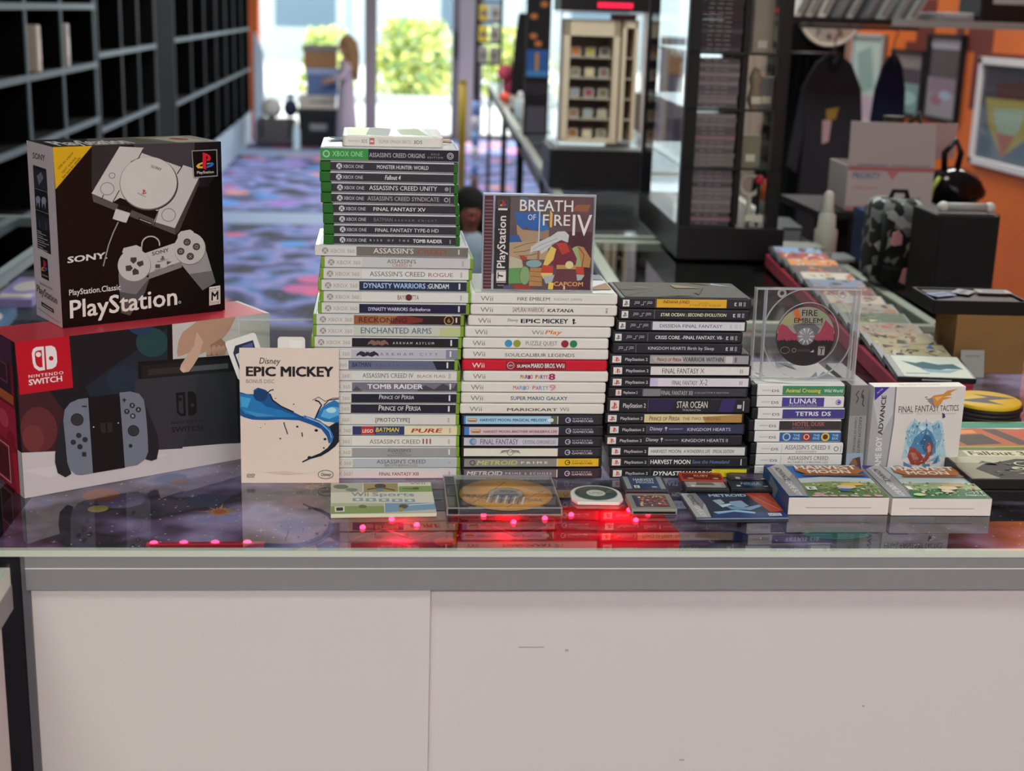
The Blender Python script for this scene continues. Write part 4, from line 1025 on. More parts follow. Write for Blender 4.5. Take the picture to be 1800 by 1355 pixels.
# controller grip
P.poly([(405, 760), (375, 860), (348, 1000), (345, 1060), (360, 1130), (410, 1160), (450, 1135), (425, 1050)], '#222328')
P.poly([(945, 680), (985, 780), (1020, 880), (1028, 960), (1010, 1040), (975, 1052), (930, 1040), (955, 960)], '#202126')
P.poly([(575, 632), (510, 640), (455, 665), (420, 710), (408, 780), (418, 930), (425, 1060), (440, 1110), (480, 1142), (520, 1145), (592, 1132)], '#686c7b')
P.poly([(778, 597), (850, 590), (905, 605), (935, 645), (945, 720), (953, 860), (955, 990), (935, 1040), (880, 1080), (800, 1092)], '#686c7b')
P.poly([(573, 630), (770, 605), (778, 625), (800, 1097), (590, 1132)], '#151618')
for cx, cy, r in ((498, 775, 42), (862, 850, 38)):
    P.ell(cx, cy, r, r, '#26272c', 20); P.ring(cx, cy, r * 0.72, r * 0.72, 5, '#3b3c43', 20); P.ell(cx + 6, cy - 4, r * 0.5, r * 0.5, '#2f3036', 16)
for cx, cy in ((505, 880), (468, 925), (545, 908), (510, 955), (858, 682), (822, 722), (897, 710), (860, 752)):
    P.ell(cx, cy, 18, 18, '#2a2b31', 14)
for cx, cy, s in ((858, 682, 'X'), (822, 722, 'Y'), (897, 710, 'A'), (860, 752, 'B')):
    P.text(s, cx - 7, cy + 8, cx + 7, cy + 7, 16, '#a5a6ae', up=(0, -16), bold=1)
P.rect(522, 990, 550, 1020, '#2a2b31'); P.ell(840, 950, 13, 13, '#2a2b31', 12); P.rect(532, 683, 562, 692, '#2a2b31'); P.rect(795, 642, 820, 650, '#2a2b31'); P.rect(803, 633, 811, 660, '#2a2b31')
P.poly([(645, 800), (680, 795), (682, 862), (660, 866), (646, 850)], '#26272a'); P.poly([(690, 794), (715, 792), (724, 806), (724, 850), (712, 860), (692, 862)], '#26272a')
P.rect(598, 820, 606, 828, '#c9c9cc'); P.rect(760, 794, 767, 801, '#c9c9cc')
q.build('front_print', sw)
q = Part()
P = Panel(q, (0, D, H), (0, -D, 0), (0, 0, -H), base='#7a1626', rough=0.3)
P.rect(0, 0, 1, 0.16, '#4a2240'); P.rect(0, 0.16, 0.75, 0.36, '#3d1c2c'); P.rect(0, 0.36, 0.8, 0.42, '#b4532f'); P.poly([(0, 0.44), (0.85, 0.44), (0.9, 0.7), (0, 0.68)], '#a82038')
P.rect(0.85, 0.0, 1, 0.70, '#1d1516'); P.frame(0.2, 0.17, 0.62, 0.3, 0.04, 0.012, '#7a3545')
P.ell(0.35, 0.55, 0.2, 0.06, '#c04052', 18); P.ell(0.6, 0.66, 0.16, 0.05, '#8f1828', 18)
P.poly([(0, 0.68), (0.9, 0.72), (0.88, 1), (0, 0.98)], '#98182c'); P.rect(0, 0.74, 0.45, 0.95, '#5c1620'); P.frame(0.0, 0.72, 0.5, 0.97, 0.03, 0.008, '#c0a0a0')
P.rect(0.85, 0.70, 1, 1, '#b9aeb0'); P.poly([(0.62, 0.75), (0.8, 0.73), (0.84, 1), (0.7, 1)], '#b32034')
q.build('side_print', sw)
q = Part()
P = Panel(q, (0, D, H), (W, 0, 0), (0, -D, 0), base='#b0303c', rough=0.35)
P.rect(0.985, 0, 1, 1, '#b9aeb0')
q.build('top_print', sw)

# black console box on top
ps = thing('console_box', 'black and white console carton with yellow corner, standing on the red carton', 'box', (-0.383, 1.7265, ZC + 0.196), R_(32.0))
W, D, H = 0.219, 0.092, 0.2215
carton(ps, W, D, H, mat('#100e10', 0.3))
q = Part()
P = Panel(q, (0, 0, H), (W, 0, 0), (0, 0, -H), ref=((342, 156), (1470, 120), (1506, 1245), (414, 1345)), base='#0b0a0b', rough=0.26)
P.poly([(700, 140), (1480, 110), (1480, 300), (1380, 420), (600, 420)], '#17161a')
P.poly([(880, 140), (1290, 120), (1290, 320), (900, 320)], '#3a373d'); P.poly([(600, 150), (800, 145), (620, 430), (600, 440)], '#2a282c')
P.poly([(330, 150), (602, 140), (362, 432)], '#c2951c')
for i, (s, x0, y0, x1, y1) in enumerate((('USB AC adapter', 385, 302, 482, 192), ('NOT included', 412, 328, 498, 230), ('See back for details.', 412, 362, 530, 226))):
    P.text(s, x0, y0, x1, y1, 15, '#4a3a14', bold=0.8)
CA, CB, CC = '#b3adaa', '#a19b99', '#56514f'
P.poly([(602, 462), (612, 515), (1165, 738), (1188, 700), (1325, 350), (1160, 690)], '#4d4848')
P.poly([(1160, 692), (1325, 348), (1322, 400), (1188, 720), (1162, 735)], '#3a3637')
P.poly([(600, 460), (785, 155), (945, 160), (935, 195), (1205, 290), (1215, 275), (1290, 300), (1326, 350), (1160, 694), (1020, 650), (1045, 580), (790, 490), (740, 520)], CA)
P.poly([(785, 152), (948, 160), (912, 228), (860, 250), (790, 300), (740, 515), (600, 460)], CA)
P.line([(945, 165), (912, 230), (860, 255)], 7, '#2a2726'); P.line([(1205, 285), (1172, 335)], 7, '#2a2726'); P.line([(785, 440), (742, 518)], 6, '#2a2726'); P.line([(1050, 570), (1015, 690)], 5, '#2a2726'); P.line([(680, 470), (668, 497)], 6, '#2a2726')
P.ell(985, 400, 196, 178, '#2e2a2a', 40); P.ell(980, 395, 194, 176, '#6d6766', 40); P.ell(980, 392, 190, 172, '#bab4b0', 40)
P.ring(735, 343, 22, 20, 4, '#55504f', 20); P.ring(704, 430, 48, 43, 5, '#77716f', 24); P.ring(1117, 606, 49, 45, 5, '#77716f', 24)
P.text('SONY', 994, 290, 1064, 314, 18, '#3b3636', bold=1.4)
pslogo(P, 928, 435, 968, 470); P.text('PlayStation', 905, 463, 962, 488, 9, '#5a4a48', bold=0.8)
P.poly([(780, 530), (870, 565), (860, 590), (770, 560)], '#151314'); P.poly([(915, 620), (1005, 655), (1002, 685), (915, 650)], '#1a1819'); P.line([(922, 632), (1000, 662)], 4, '#b5b0ae')
P.poly([(762, 562), (858, 592), (832, 655), (808, 650), (740, 628)], '#b7b2b0')
P.line([(778, 650), (745, 720), (715, 800), (695, 880), (680, 940)], 8, '#8a8584')
P.ring(997, 800, 64, 58, 9, '#a5a09f', 24, a=170, b=370); P.line([(935, 810), (935, 850)], 9, '#a5a09f')
for c_, pts in (('#4a464b', [(782, 985), (800, 1250), (860, 1270), (960, 1120), (992, 1020)]), ('#6d686c', [(782, 985), (788, 1110), (900, 1130), (992, 1020)]), ('#8a8588', [(1200, 930), (1370, 840), (1438, 1060), (1350, 1110)]), ('#625d62', [(1260, 1000), (1415, 980), (1438, 1060), (1350, 1110)])):
    P.poly(pts, c_)
GP = '#b0aaa8'
P.poly([(985, 985), (1205, 915), (1208, 955), (985, 1030)], '#77726f')
P.poly([(805, 850), (815, 822), (900, 803), (935, 820), (945, 862), (1165, 790), (1205, 915), (985, 990)], GP)
P.poly([(1175, 790), (1180, 735), (1200, 715), (1262, 704), (1285, 718), (1290, 745)], GP)
P.ell(888, 940, 112, 108, '#6f6a69', 30); P.ell(886, 936, 110, 106, GP, 30); P.ell(1262, 832, 108, 108, '#6f6a69', 30); P.ell(1260, 828, 106, 106, GP, 30)
for pts in ([(862, 885), (902, 884), (902, 908), (882, 928), (860, 908)], [(906, 915), (945, 906), (950, 935), (922, 948), (904, 930)], [(828, 940), (862, 935), (878, 955), (862, 974), (832, 974)], [(890, 955), (916, 970), (918, 995), (878, 1002), (874, 972)]):
    P.poly(pts, '#3b3739')
for cx, cy in ((1242, 787), (1306, 818), (1199, 848), (1264, 882)):
    P.ell(cx, cy, 25, 24, '#2e2b2e', 18); P.ring(cx, cy, 17, 16, 3, '#6a6568', 16)
P.line([(1232, 793), (1252, 791), (1241, 776), (1232, 793)], 3, '#a9a4a6'); P.ring(1306, 818, 10, 10, 3, '#b08a88', 12); P.frame(1191, 840, 1208, 856, 3, 3, '#a9a4a6'); P.line([(1256, 874), (1273, 891)], 3, '#a9a4a6'); P.line([(1256, 891), (1273, 874)], 3, '#a9a4a6')
P.text('SONY', 1008, 875, 1122, 847, 24, '#4a4646', bold=1.8)
pslogo(P, 1060, 876, 1092, 904, '#4a4646'); P.text('PlayStation', 1042, 920, 1110, 903, 9, '#5a5656', bold=0.6)
P.rect(1028, 932, 1060, 956, '#4a4646'); P.poly([(1104, 912), (1138, 916), (1106, 936)], '#4a4646'); P.text('SELECT', 1024, 975, 1074, 962, 9, '#5a5656'); P.text('START', 1108, 952, 1150, 941, 9, '#5a5656')
P.text('SONY', 440, 917, 692, 888, 40, '#c2bbb8', up=(1, -41), bold=3); P.ell(700, 886, 5, 5, '#c2bbb8', 10)
P.text('PlayStation.Classic', 453, 1130, 796, 1097, 38, '#c6bfbb', up=(-1, -38), bold=1.2)
P.text('PlayStation', 460, 1281, 1178, 1202, 118, '#ccc5c0', up=(-4, -118), bold=1.6); P.ring(1194, 1186, 9, 9, 3, '#ccc5c0', 14)
P.poly([(1266, 178), (1440, 170), (1446, 350), (1282, 361)], '#8a8584'); P.poly([(1272, 184), (1434, 177), (1440, 344), (1287, 354)], '#0d0c0d')
pslogo(P, 1298, 190, 1420, 305); P.text('PlayStation', 1304, 334, 1418, 328, 17, '#bdb6b2', up=(0, -18), bold=1)
P.poly([(1393, 1088), (1468, 1078), (1470, 1200), (1394, 1211)], '#c6bfbb'); P.poly([(1400, 1116), (1463, 1108), (1464, 1184), (1401, 1193)], '#17151a'); P.poly([(1402, 1118), (1461, 1111), (1462, 1182), (1403, 1190)], '#c6bfbb')
P.text('M', 1408, 1180, 1456, 1172, 58, '#17151a', up=(0, -58), bold=3); P.text('MATURE 17+', 1398, 1108, 1464, 1099, 11, '#17151a', bold=0.8); P.text('RATED BY ESRB', 1399, 1205, 1464, 1196, 7, '#17151a', bold=0.6)
q.build('front_print', ps)
q = Part()
P = Panel(q, (0, D, H), (0, -D, 0), (0, 0, -H), ref=((135, 125), (340, 158), (415, 1345), (205, 1310)), base='#c4b0b4', rough=0.3)
P.text('SONY', 184, 238, 280, 250, 38, '#2e2a2c', up=(0, -38), bold=2)
P.poly([(185, 280), (290, 300), (325, 860), (217, 830)], '#17151d'); P.poly([(186, 300), (292, 318), (300, 440), (194, 425)], '#2c2836'); P.poly([(215, 350), (250, 322), (268, 360), (232, 408)], '#6f6a80')
P.line([(194, 432), (300, 448)], 3, '#8a8490'); P.line([(202, 572), (308, 590)], 3, '#8a8490')
for x in (224, 270):
    P.ell(x, 505, 19, 24, '#8a86a0', 16); P.poly([(x - 16, 510), (x - 12, 560), (x - 4, 520)], '#8a86a0'); P.poly([(x + 16, 514), (x + 12, 566), (x + 4, 524)], '#8a86a0')
P.poly([(205, 600), (308, 615), (312, 705), (211, 695)], '#26222e'); P.line([(235, 640), (238, 690)], 4, '#5a5468'); P.line([(285, 645), (288, 700)], 4, '#5a5468')
for i in range(9):
    y = 712 + i * 15
    P.line([(216, y), (250 + (i * 37) % 62, y + 10)], 5, '#a9a0a6')
P.poly([(240, 886), (298, 895), (310, 1042), (250, 1030)], '#0f0d10'); pslogo(P, 248, 905, 298, 990); P.text('PlayStation', 255, 1014, 302, 1020, 11, '#c4bcbc', bold=0.6)
P.text('PlayStation.Classic', 232, 1078, 340, 1100, 15, '#5d5356'); P.text('PlayStation', 210, 1140, 376, 1190, 52, '#4a4245', up=(0, -52), bold=1)
P.poly([(246, 1203), (346, 1232), (350, 1258), (250, 1232)], '#2e282a'); P.line([(258, 1222), (338, 1244)], 6, '#b5a5a8'); P.line([(216, 1256), (390, 1314)], 4, '#77686c')
q.build('side_print', ps)
q = Part()
P = Panel(q, (0, D, H), (W, 0, 0), (0, -D, 0), base='#55504a', rough=0.22)
P.poly([(0, 0), (0.35, 0), (0.2, 1), (0, 1)], '#141214'); P.t('PlayStation', 0.06, 0.5, 0.25, 0.85, '#c9c2b8', bold=2)
P.poly([(0.6, 0), (1, 0), (1, 1), (0.75, 1)], '#77725f'); P.poly([(0.7, 0.2), (0.9, 0.1), (0.95, 0.8), (0.75, 0.9)], '#9a9282'); P.ell(0.84, 0.45, 0.05, 0.2, '#8a4a40', 14)
q.build('top_print', ps)

# ================================================================== BONUS DISC SLEEVE and the two cards behind it
t_ = thing('disc_sleeve', 'upright cream card sleeve with a blue splash, leaning on the tallest stack', 'disc sleeve', (-0.1055, 1.7062, ZC + 0.0004), R_(-0.5), rot=(R_(-2.5), 0, R_(-0.3)))
W, H = 0.1235, 0.1752
q = Part(); q.box(-W/2, 0, 0, W/2, 0.0022, H, mat('#cbb8ab', 0.4)); q.build('sleeve', t_, 0.0004)
q = Part()
P = Panel(q, (-W/2, 0, H), (W, 0, 0), (0, 0, -H), ref=((88, 228), (880, 235), (883, 1302), (97, 1302)), base='#ccb9ad', rough=0.35)
P.text('Disney', 246, 352, 412, 356, 48, '#2b2729', up=(6, -48), it=0.3, bold=0.8)
P.text('EPIC', 140, 450, 378, 452, 76, '#1d1a1c', up=(0, -76), bold=4); P.text('MICKEY', 416, 454, 836, 456, 78, '#1d1a1c', up=(0, -80), bold=4)
P.text('BONUS DISC', 141, 505, 366, 506, 30, '#857a73', up=(0, -30), bold=1.2)
B0, B1, B2, B3 = '#174a80', '#1f6aa3', '#4f97c4', '#141a2a'
P.poly([(90, 575), (150, 592), (200, 592), (200, 560), (235, 540), (262, 548), (300, 560), (330, 590), (352, 632), (420, 690), (500, 725), (580, 765), (680, 790), (760, 830), (815, 880), (835, 930), (825, 975), (800, 985), (785, 930), (740, 870), (660, 835), (560, 800), (420, 793), (300, 798), (190, 795), (120, 775), (90, 760)], B0)
P.poly([(92, 590), (190, 600), (300, 690), (420, 720), (560, 775), (420, 775), (240, 775), (130, 745), (92, 700)], B1)
P.poly([(94, 610), (180, 625), (150, 700), (100, 690)], '#3a90bd'); P.poly([(120, 720), (260, 745), (380, 765), (220, 770)], '#3a7fb0')
P.ell(255, 600, 56, 50, '#14365f', 20); P.line([(300, 590), (335, 562), (360, 556)], 9, B3); P.line([(330, 590), (352, 640), (420, 690), (520, 735)], 12, B3)
P.poly([(700, 780), (722, 730), (752, 690), (800, 660), (845, 640), (885, 660), (885, 830), (830, 815), (770, 810)], B1)
P.poly([(735, 770), (760, 715), (830, 690), (880, 700), (880, 760), (800, 790)], B2); P.ell(820, 720, 40, 22, '#9cc4d8', 16)
P.line([(690, 790), (720, 720), (742, 680), (720, 650), (690, 640)], 12, B3); P.line([(760, 680), (800, 640), (880, 630)], 8, B3); P.line([(670, 640), (720, 615), (770, 650), (830, 625), (880, 620)], 5, '#3a3436')
P.poly([(560, 765), (700, 790), (800, 850), (850, 820), (885, 815), (885, 970), (850, 1010), (800, 1050), (740, 1085), (650, 1110), (590, 1138), (586, 1128), (660, 1090), (730, 1062), (790, 1020), (825, 970), (830, 920), (790, 860), (690, 815)], B3)
P.line([(600, 770), (720, 810), (800, 870), (828, 930), (815, 975)], 22, '#2f62a0'); P.line([(620, 775), (740, 825), (808, 890), (820, 940)], 7, '#7fa8d0')
for x, y, r in ((645, 1098, 16), (770, 950, 12), (700, 880, 14), (375, 625, 5), (520, 672, 6), (548, 850, 10), (412, 945, 7), (256, 857, 4), (290, 828, 4), (760, 1020, 8), (862, 935, 9)):
    P.ell(x, y, r, r * 0.8, B3, 12)
P.line([(440, 815), (450, 850), (462, 880), (470, 910)], 8, B3); P.line([(585, 895), (590, 930)], 8, B3)
P.poly([(275, 1215), (450, 1205), (620, 1225), (450, 1235)], '#bda89c')
P.text('DVD', 142, 1245, 205, 1245, 18, '#3b3234', up=(3, -18), bold=1.6); P.rect(140, 1250, 202, 1254, '#3b3234')
P.ring(776, 1233, 63, 36, 4, '#2e2829', 36); P.text('Disney', 738, 1244, 818, 1244, 24, '#2b2729', up=(4, -24), it=0.3, bold=0.8)
q.build('front_print', t_)
for lab, x, y, z0, w, h, r, k in (('white card with dark artwork, behind the cream sleeve on its left', -0.150, 1.716, 0.139, 0.040, 0.052, -19, 0), ('small white card with dark corner, behind the cream sleeve on its right', -0.103, 1.716, 0.147, 0.034, 0.042, 0, 1)):
    t_ = thing('play_card', lab, 'card', (x, y, ZC + z0), group='white cards behind the sleeve', rot=(R_(-4), R_(r), 0))
    q = Part(); q.prism([(a, b + h/2) for a, b in rrect(-w/2, -h/2, w/2, h/2, 0.004)], -0.0008, 0, mat('#cdc6c2', 0.35), M=Matrix.Rotation(R_(90), 4, 'X')); q.build('card', t_)
    q = Part(); P = Panel(q, (-w/2 + 0.002, -0.0001, h - 0.002), (w - 0.004, 0, 0), (0, 0, -h + 0.004), base='#cdc6c2')
    if k == 0:
        P.poly([(0.1, 0.3), (0.25, 0.14), (0.9, 0.14), (0.85, 0.62), (0.7, 0.5), (0.6, 0.75), (0.1, 0.9)], '#23233a'); P.poly([(0.16, 0.36), (0.34, 0.34), (0.34, 0.6), (0.16, 0.7)], '#d0c9c6'); P.poly([(0.45, 0.2), (0.85, 0.2), (0.8, 0.4), (0.5, 0.45)], '#4a4f80')
    else:
        P.poly([(0.0, 0.6), (0.35, 0.52), (0.5, 0.75), (1, 0.6), (1, 1), (0, 1)], '#26263c'); P.rect(0.42, 0.06, 0.96, 0.56, '#d4ccc8'); P.poly([(0.45, 0.62), (0.75, 0.58), (0.75, 0.78), (0.5, 0.8)], '#c9cad0')
    q.build('print', t_)
t_ = thing('clear_sleeve', 'empty clear plastic sleeve standing behind the two white cards', 'sleeve', (-0.112, 1.744, ZC), R_(2))
q = Part(); q.box(-0.058, 0, 0, 0.055, 0.001, 0.206, CLEARP); q.build('film', t_)
q = Part(); q.box(-0.058, -0.0006, 0.204, 0.055, 0.0016, 0.2066, RIMP); q.box(-0.0585, -0.0006, 0, -0.0572, 0.0016, 0.206, RIMP); q.build('rim', t_)

# ================================================================== JEWEL CASES
def jewel_frame(t_, W, H, D, cm=CLEARP, rm=RIMP):
    """clear case, standing, front faces -y, origin at base centre"""
    q = Part(); q.box(-W/2 + 0.001, 0.0, 0.001, W/2 - 0.001, 0.0011, H - 0.001, cm); q.build('lid', t_)
    q = Part()
    for x0, x1, z0, z1 in ((-W/2, W/2, 0, 0.0022), (-W/2, W/2, H - 0.0022, H), (-W/2, -W/2 + 0.0018, 0, H), (W/2 - 0.0022, W/2, 0, H)):
        q.box(x0, 0, z0, x1, D, z1, rm)
    q.build('rim', t_, 0.0003)
t_ = thing('disc_case', 'disc case with colourful fantasy cover standing on the second stack', 'disc case', (0.2058, 1.728, ZW), R_(-0.6), rot=(R_(-1.5), 0, R_(-0.5)))
W, H, D = 0.142, 0.1235, 0.0104
jewel_frame(t_, W, H, D, clear('glossy_lid', (0.98, 0.98, 0.98), 1.4))
q = Part(); q.box(-W/2 + 0.016, 0.002, 0.003, W/2 - 0.003, D - 0.001, H - 0.003, mat('#3b3537', 0.4)); q.build('tray', t_)
q = Part(); q.box(-W/2 + 0.002, 0.0022, 0.003, -W/2 + 0.0125, D - 0.001, H - 0.003, mat('#4a2228', 0.3))
for i in range(26):
    zz = 0.006 + i * 0.0043
    q.box(-W/2 + 0.0025, 0.0017, zz, -W/2 + 0.012, 0.0023, zz + 0.0016, mat('#77565a', 0.3))
q.build('hinge_strip', t_)
q = Part(); q.box(-W/2 + 0.0132, 0.0012, 0.001, -W/2 + 0.0146, D, H - 0.001, RIMP); q.build('hinge_edge', t_)
q = Part()
P = Panel(q, (-W/2 + 0.0152, 0.0016, H - 0.0035), (W - 0.019, 0, 0), (0, 0, -(H - 0.007)), ref=((285, 155), (1390, 155), (1390, 1258), (285, 1258)), base='#5a474b', rough=0.3)
P.rect(285, 155, 456, 1258, '#262023'); P.rect(285, 155, 456, 300, '#3d3433')
P.poly([(456, 155), (1390, 155), (1390, 420), (456, 520)], '#5c4d50'); P.poly([(900, 155), (1390, 155), (1390, 700), (1100, 560)], '#5f4044'); P.poly([(1120, 560), (1390, 560), (1390, 1258), (1000, 1258)], '#48242e')
P.poly([(1200, 240), (1365, 235), (1330, 320), (1160, 310)], '#8a5638'); P.poly([(560, 160), (620, 155), (860, 260), (760, 300), (600, 260)], '#57627a')
# plain colour patches stand in for the painted figures
P.poly([(505, 335), (600, 345), (785, 330), (785, 520), (700, 560), (640, 500), (600, 540), (530, 470)], '#2c599c'); P.poly([(785, 340), (840, 420), (900, 520), (830, 600), (785, 560)], '#34679f')
P.poly([(530, 480), (600, 545), (780, 560), (780, 680), (700, 700), (600, 690), (540, 600)], '#a08266'); P.poly([(785, 570), (900, 540), (900, 640), (800, 660)], '#8f7259')
P.poly([(456, 620), (560, 610), (600, 700), (456, 720)], '#2f568f')
P.poly([(456, 700), (620, 690), (780, 680), (900, 760), (880, 900), (620, 900), (456, 860)], '#a88c6c'); P.line([(500, 770), (640, 715), (760, 690)], 8, '#6a513c'); P.line([(500, 820), (640, 800), (760, 760)], 8, '#6a513c'); P.line([(560, 860), (700, 850), (800, 820)], 8, '#6a513c')
P.poly([(456, 860), (600, 900), (620, 1000), (456, 1010)], '#b0a58c'); P.poly([(570, 850), (660, 870), (660, 910), (590, 905)], '#a8402f')
P.rect(780, 300, 795, 700, '#a9b4bc'); P.rect(776, 740, 800, 940, '#8a5f4a')
P.poly([(456, 1010), (620, 1000), (620, 1190), (456, 1195)], '#5f8f55'); P.ell(640, 1095, 62, 115, '#7a9a6a', 24); P.ring(640, 1095, 62, 115, 7, '#7d5c34', 24)
P.ell(740, 950, 90, 45, '#7d9a9c', 20); P.poly([(700, 1000), (830, 1000), (840, 1220), (690, 1220)], '#a87a4c'); 
for y in (1040, 1100, 1160): P.line([(700, y), (840, y + 12)], 6, '#6a452a')
P.poly([(520, 1200), (700, 1220), (720, 1258), (520, 1258)], '#8f332c'); P.ell(440, 1240, 45, 24, '#4a4a6a', 16)
P.ell(1240, 870, 110, 140, '#8a9a6c', 24); P.poly([(1230, 735), (1300, 740), (1390, 880), (1380, 990), (1290, 980)], '#a57648'); P.line([(1240, 740), (1310, 830), (1290, 980)], 10, '#7a2f28')
P.poly([(960, 700), (1060, 660), (1150, 720), (1230, 880), (1210, 1010), (1000, 1010), (900, 900)], '#6a2230'); P.poly([(930, 735), (990, 770), (960, 900), (870, 1000), (840, 980), (880, 850)], '#c9ac58')
P.poly([(985, 700), (1100, 690), (1150, 800), (1060, 840)], '#a8352c'); P.poly([(840, 960), (960, 980), (960, 1060), (820, 1060)], '#b53a2a'); P.poly([(1200, 980), (1310, 980), (1320, 1080), (1220, 1060)], '#b53a2a')
P.poly([(820, 1060), (960, 1060), (950, 1120), (850, 1130)], '#c9b060'); P.poly([(850, 1100), (980, 1080), (950, 1180), (880, 1190)], '#9aa09c'); P.poly([(1230, 1070), (1325, 1080), (1290, 1140), (1240, 1150)], '#9aa09c')
P.poly([(1000, 1020), (1220, 1010), (1260, 1258), (960, 1258)], '#5c3038'); P.rect(1000, 960, 1220, 1010, '#a88048'); P.ell(1145, 958, 46, 46, '#c4b68a', 20)
P.poly([(915, 1170), (975, 1180), (965, 1258), (910, 1258)], '#d0b050'); P.rect(1085, 1215, 1105, 1258, '#c9b69a')
P.poly([(1130, 600), (1080, 555), (1000, 560), (920, 620), (800, 680), (700, 750), (690, 830), (730, 800), (800, 790), (820, 830), (880, 790), (940, 720), (1040, 660), (1120, 690)], '#b5b3b4'); P.line([(720, 780), (820, 720), (1000, 640)], 8, '#8a8c92'); P.line([(800, 790), (880, 740), (980, 690)], 7, '#8a8c92')
P.text('BREATH', 562, 322, 1165, 322, 130, '#dccac4', up=(0, -132), bold=0.8, sc=True)
P.text('OF', 655, 428, 746, 428, 66, '#dccac4', up=(0, -66), bold=0.4); P.text('FIRE', 826, 490, 1136, 490, 130, '#dccac4', up=(0, -130), bold=0.8, sc=True); P.text('IV', 1165, 605, 1384, 605, 250, '#dccac4', up=(0, -250), bold=0.4)
P.poly([(905, 300), (935, 350), (932, 505), (918, 515), (905, 500)], '#d09a4a')
P.text('CAPCOM', 975, 1216, 1310, 1216, 52, '#cf9850', up=(0, -52), bold=1.4)
P.text('PlayStation', 410, 1008, 410, 385, 92, '#cfc6bf', up=(-92, 0), bold=1.4); P.rect(318, 296, 422, 318, '#cfc6bf')
P.frame(322, 200, 424, 292, 4, 4, '#6a5f58'); pslogo(P, 335, 205, 412, 275)
P.rect(315, 1045, 424, 1165, '#cfc6bf'); P.text('T', 392, 1145, 392, 1068, 70, '#262023', up=(-62, -12), bold=3); P.rect(315, 1030, 424, 1040, '#b5aca6'); P.rect(315, 1172, 424, 1184, '#b5aca6'); P.rect(330, 1212, 405, 1222, '#8a807a')
q.build('cover_insert', t_)

t_ = thing('disc_case', 'clear disc case with a small dark red disc, standing on the rightmost stack', 'disc case', (0.5665, 1.742, ZD), R_(0.5), rot=(R_(-2), 0, R_(0.5)))
jewel_frame(t_, W, H, D)
q = Part(); q.box(-W/2 + 0.016, D - 0.0012, 0.002, W/2 - 0.003, D, H - 0.002, CLEARP); q.build('tray', t_)
q = Part()
q.box(-W/2 + 0.0135, 0.001, 0.001, -W/2 + 0.0155, D, H - 0.001, RIMP)
q.box(W/2 - 0.0085, 0.001, 0.003, W/2 - 0.0065, D, H - 0.003, RIMP)
Rm = Matrix.Translation((0.004, D - 0.002, H/2)) @ Matrix.Rotation(R_(90), 4, 'X')
for r0, r1, zz in ((0.0604, 0.0614, 0.003), (0.0416, 0.0424, 0.002)):
    q.lathe([(r0, 0), (r1, 0), (r1, zz), (r0, zz), (r0, 0)], RIMP, seg=48, M=Rm)
for x, zz in ((-0.036, H - 0.007), (0.045, H - 0.007)):
    q.lathe([(0.003, 0), (0.006, 0), (0.006, 0.002), (0.003, 0.002), (0.003, 0)], RIMP, seg=20, M=Matrix.Translation((x, 0.004, zz)) @ Matrix.Rotation(R_(90), 4, 'X'))
q.box(W/2 - 0.024, 0.003, H - 0.0185, W/2 - 0.0085, 0.0036, H - 0.0095, RIMP)
q.build('tray_ridges', t_)
dk = thing('game_disc', 'small dark disc with red treeline held in the clear case', 'disc', (0.5665 + 0.0003, 1.742 + 0.0076, ZD + 0.059), 0, rot=(R_(-2), 0, R_(0.5)))
q = Part(); Md = Matrix.Rotation(R_(90), 4, 'X')
q.lathe([(0.008, 0), (0.040, 0), (0.040, 0.0011), (0.008, 0.0011), (0.008, 0)], mat('#4d474b', 0.2, metal=0.4), seg=56, M=Md)
P = Panel(q, (-0.04, -0.0011, 0.04), (0.08, 0, 0), (0, 0, -0.08), ref=((400, 310), (985, 310), (985, 885), (400, 885)), rough=0.2)
def dpoly(pts, c):
    out = []
    for x, y in pts:
        dx, dy = (x - 692) / 292, (y - 597) / 287
        k = math.hypot(dx, dy)
        if k > 0.985: dx, dy = dx / k * 0.985, dy / k * 0.985
        out.append((692 + dx * 292, 597 + dy * 287))
    P.poly(out, c)
arc = lambda a, b, r=1.0, n=22: [(692 + 292 * r * math.cos(R_(a + (b - a) * i / n)), 597 + 287 * r * math.sin(R_(a + (b - a) * i / n))) for i in range(n + 1)]
dpoly(arc(185, 355), '#8a8577'); dpoly(arc(195, 235) + [(620, 470)], '#93906a'); dpoly([(550, 350), (600, 330), (640, 440), (600, 470)], '#b8602a'); dpoly(arc(290, 320) + [(760, 470)], '#7f8a68')
dpoly([(405, 500), (450, 480), (500, 500), (560, 560), (620, 590), (760, 590), (830, 560), (880, 440), (975, 520), (985, 650), (400, 650)], '#94344c')
dpoly([(560, 500), (640, 470), (760, 470), (830, 520), (790, 600), (620, 600)], '#5d5a60')
tr = [(398, 640)]
for i in range(40):
    x = 400 + i * 15
    tr += [(x, 648 - (i * 29 % 7) * 2), (x + 6, 618 + (i * 17 % 5) * 5)]
dpoly(tr + [(990, 650)] + arc(10, 170), '#191417')
P.text('FIRE', 642, 402, 795, 402, 58, '#1a1516', up=(0, -58), sc=True, bold=0.8); P.text('EMBLEM', 568, 468, 848, 468, 46, '#1a1516', up=(0, -46), sc=True, bold=0.8); P.text('PATH OF RADIANCE', 562, 492, 850, 490, 12, '#1a1516', up=(0, -12), bold=0.6)
P.ring(498, 732, 46, 34, 4, '#8a8264', 24); P.ring(588, 733, 23, 23, 7, '#77726f', 18); P.rect(625, 722, 745, 745, '#3a3538'); P.poly([(745, 752), (785, 725), (785, 752)], '#a9a4a0')
P.rect(826, 690, 893, 780, '#8f8a88'); P.text('T', 836, 772, 882, 772, 62, '#191417', up=(4, -62), bold=2); P.rect(826, 690, 893, 704, '#5d585a')
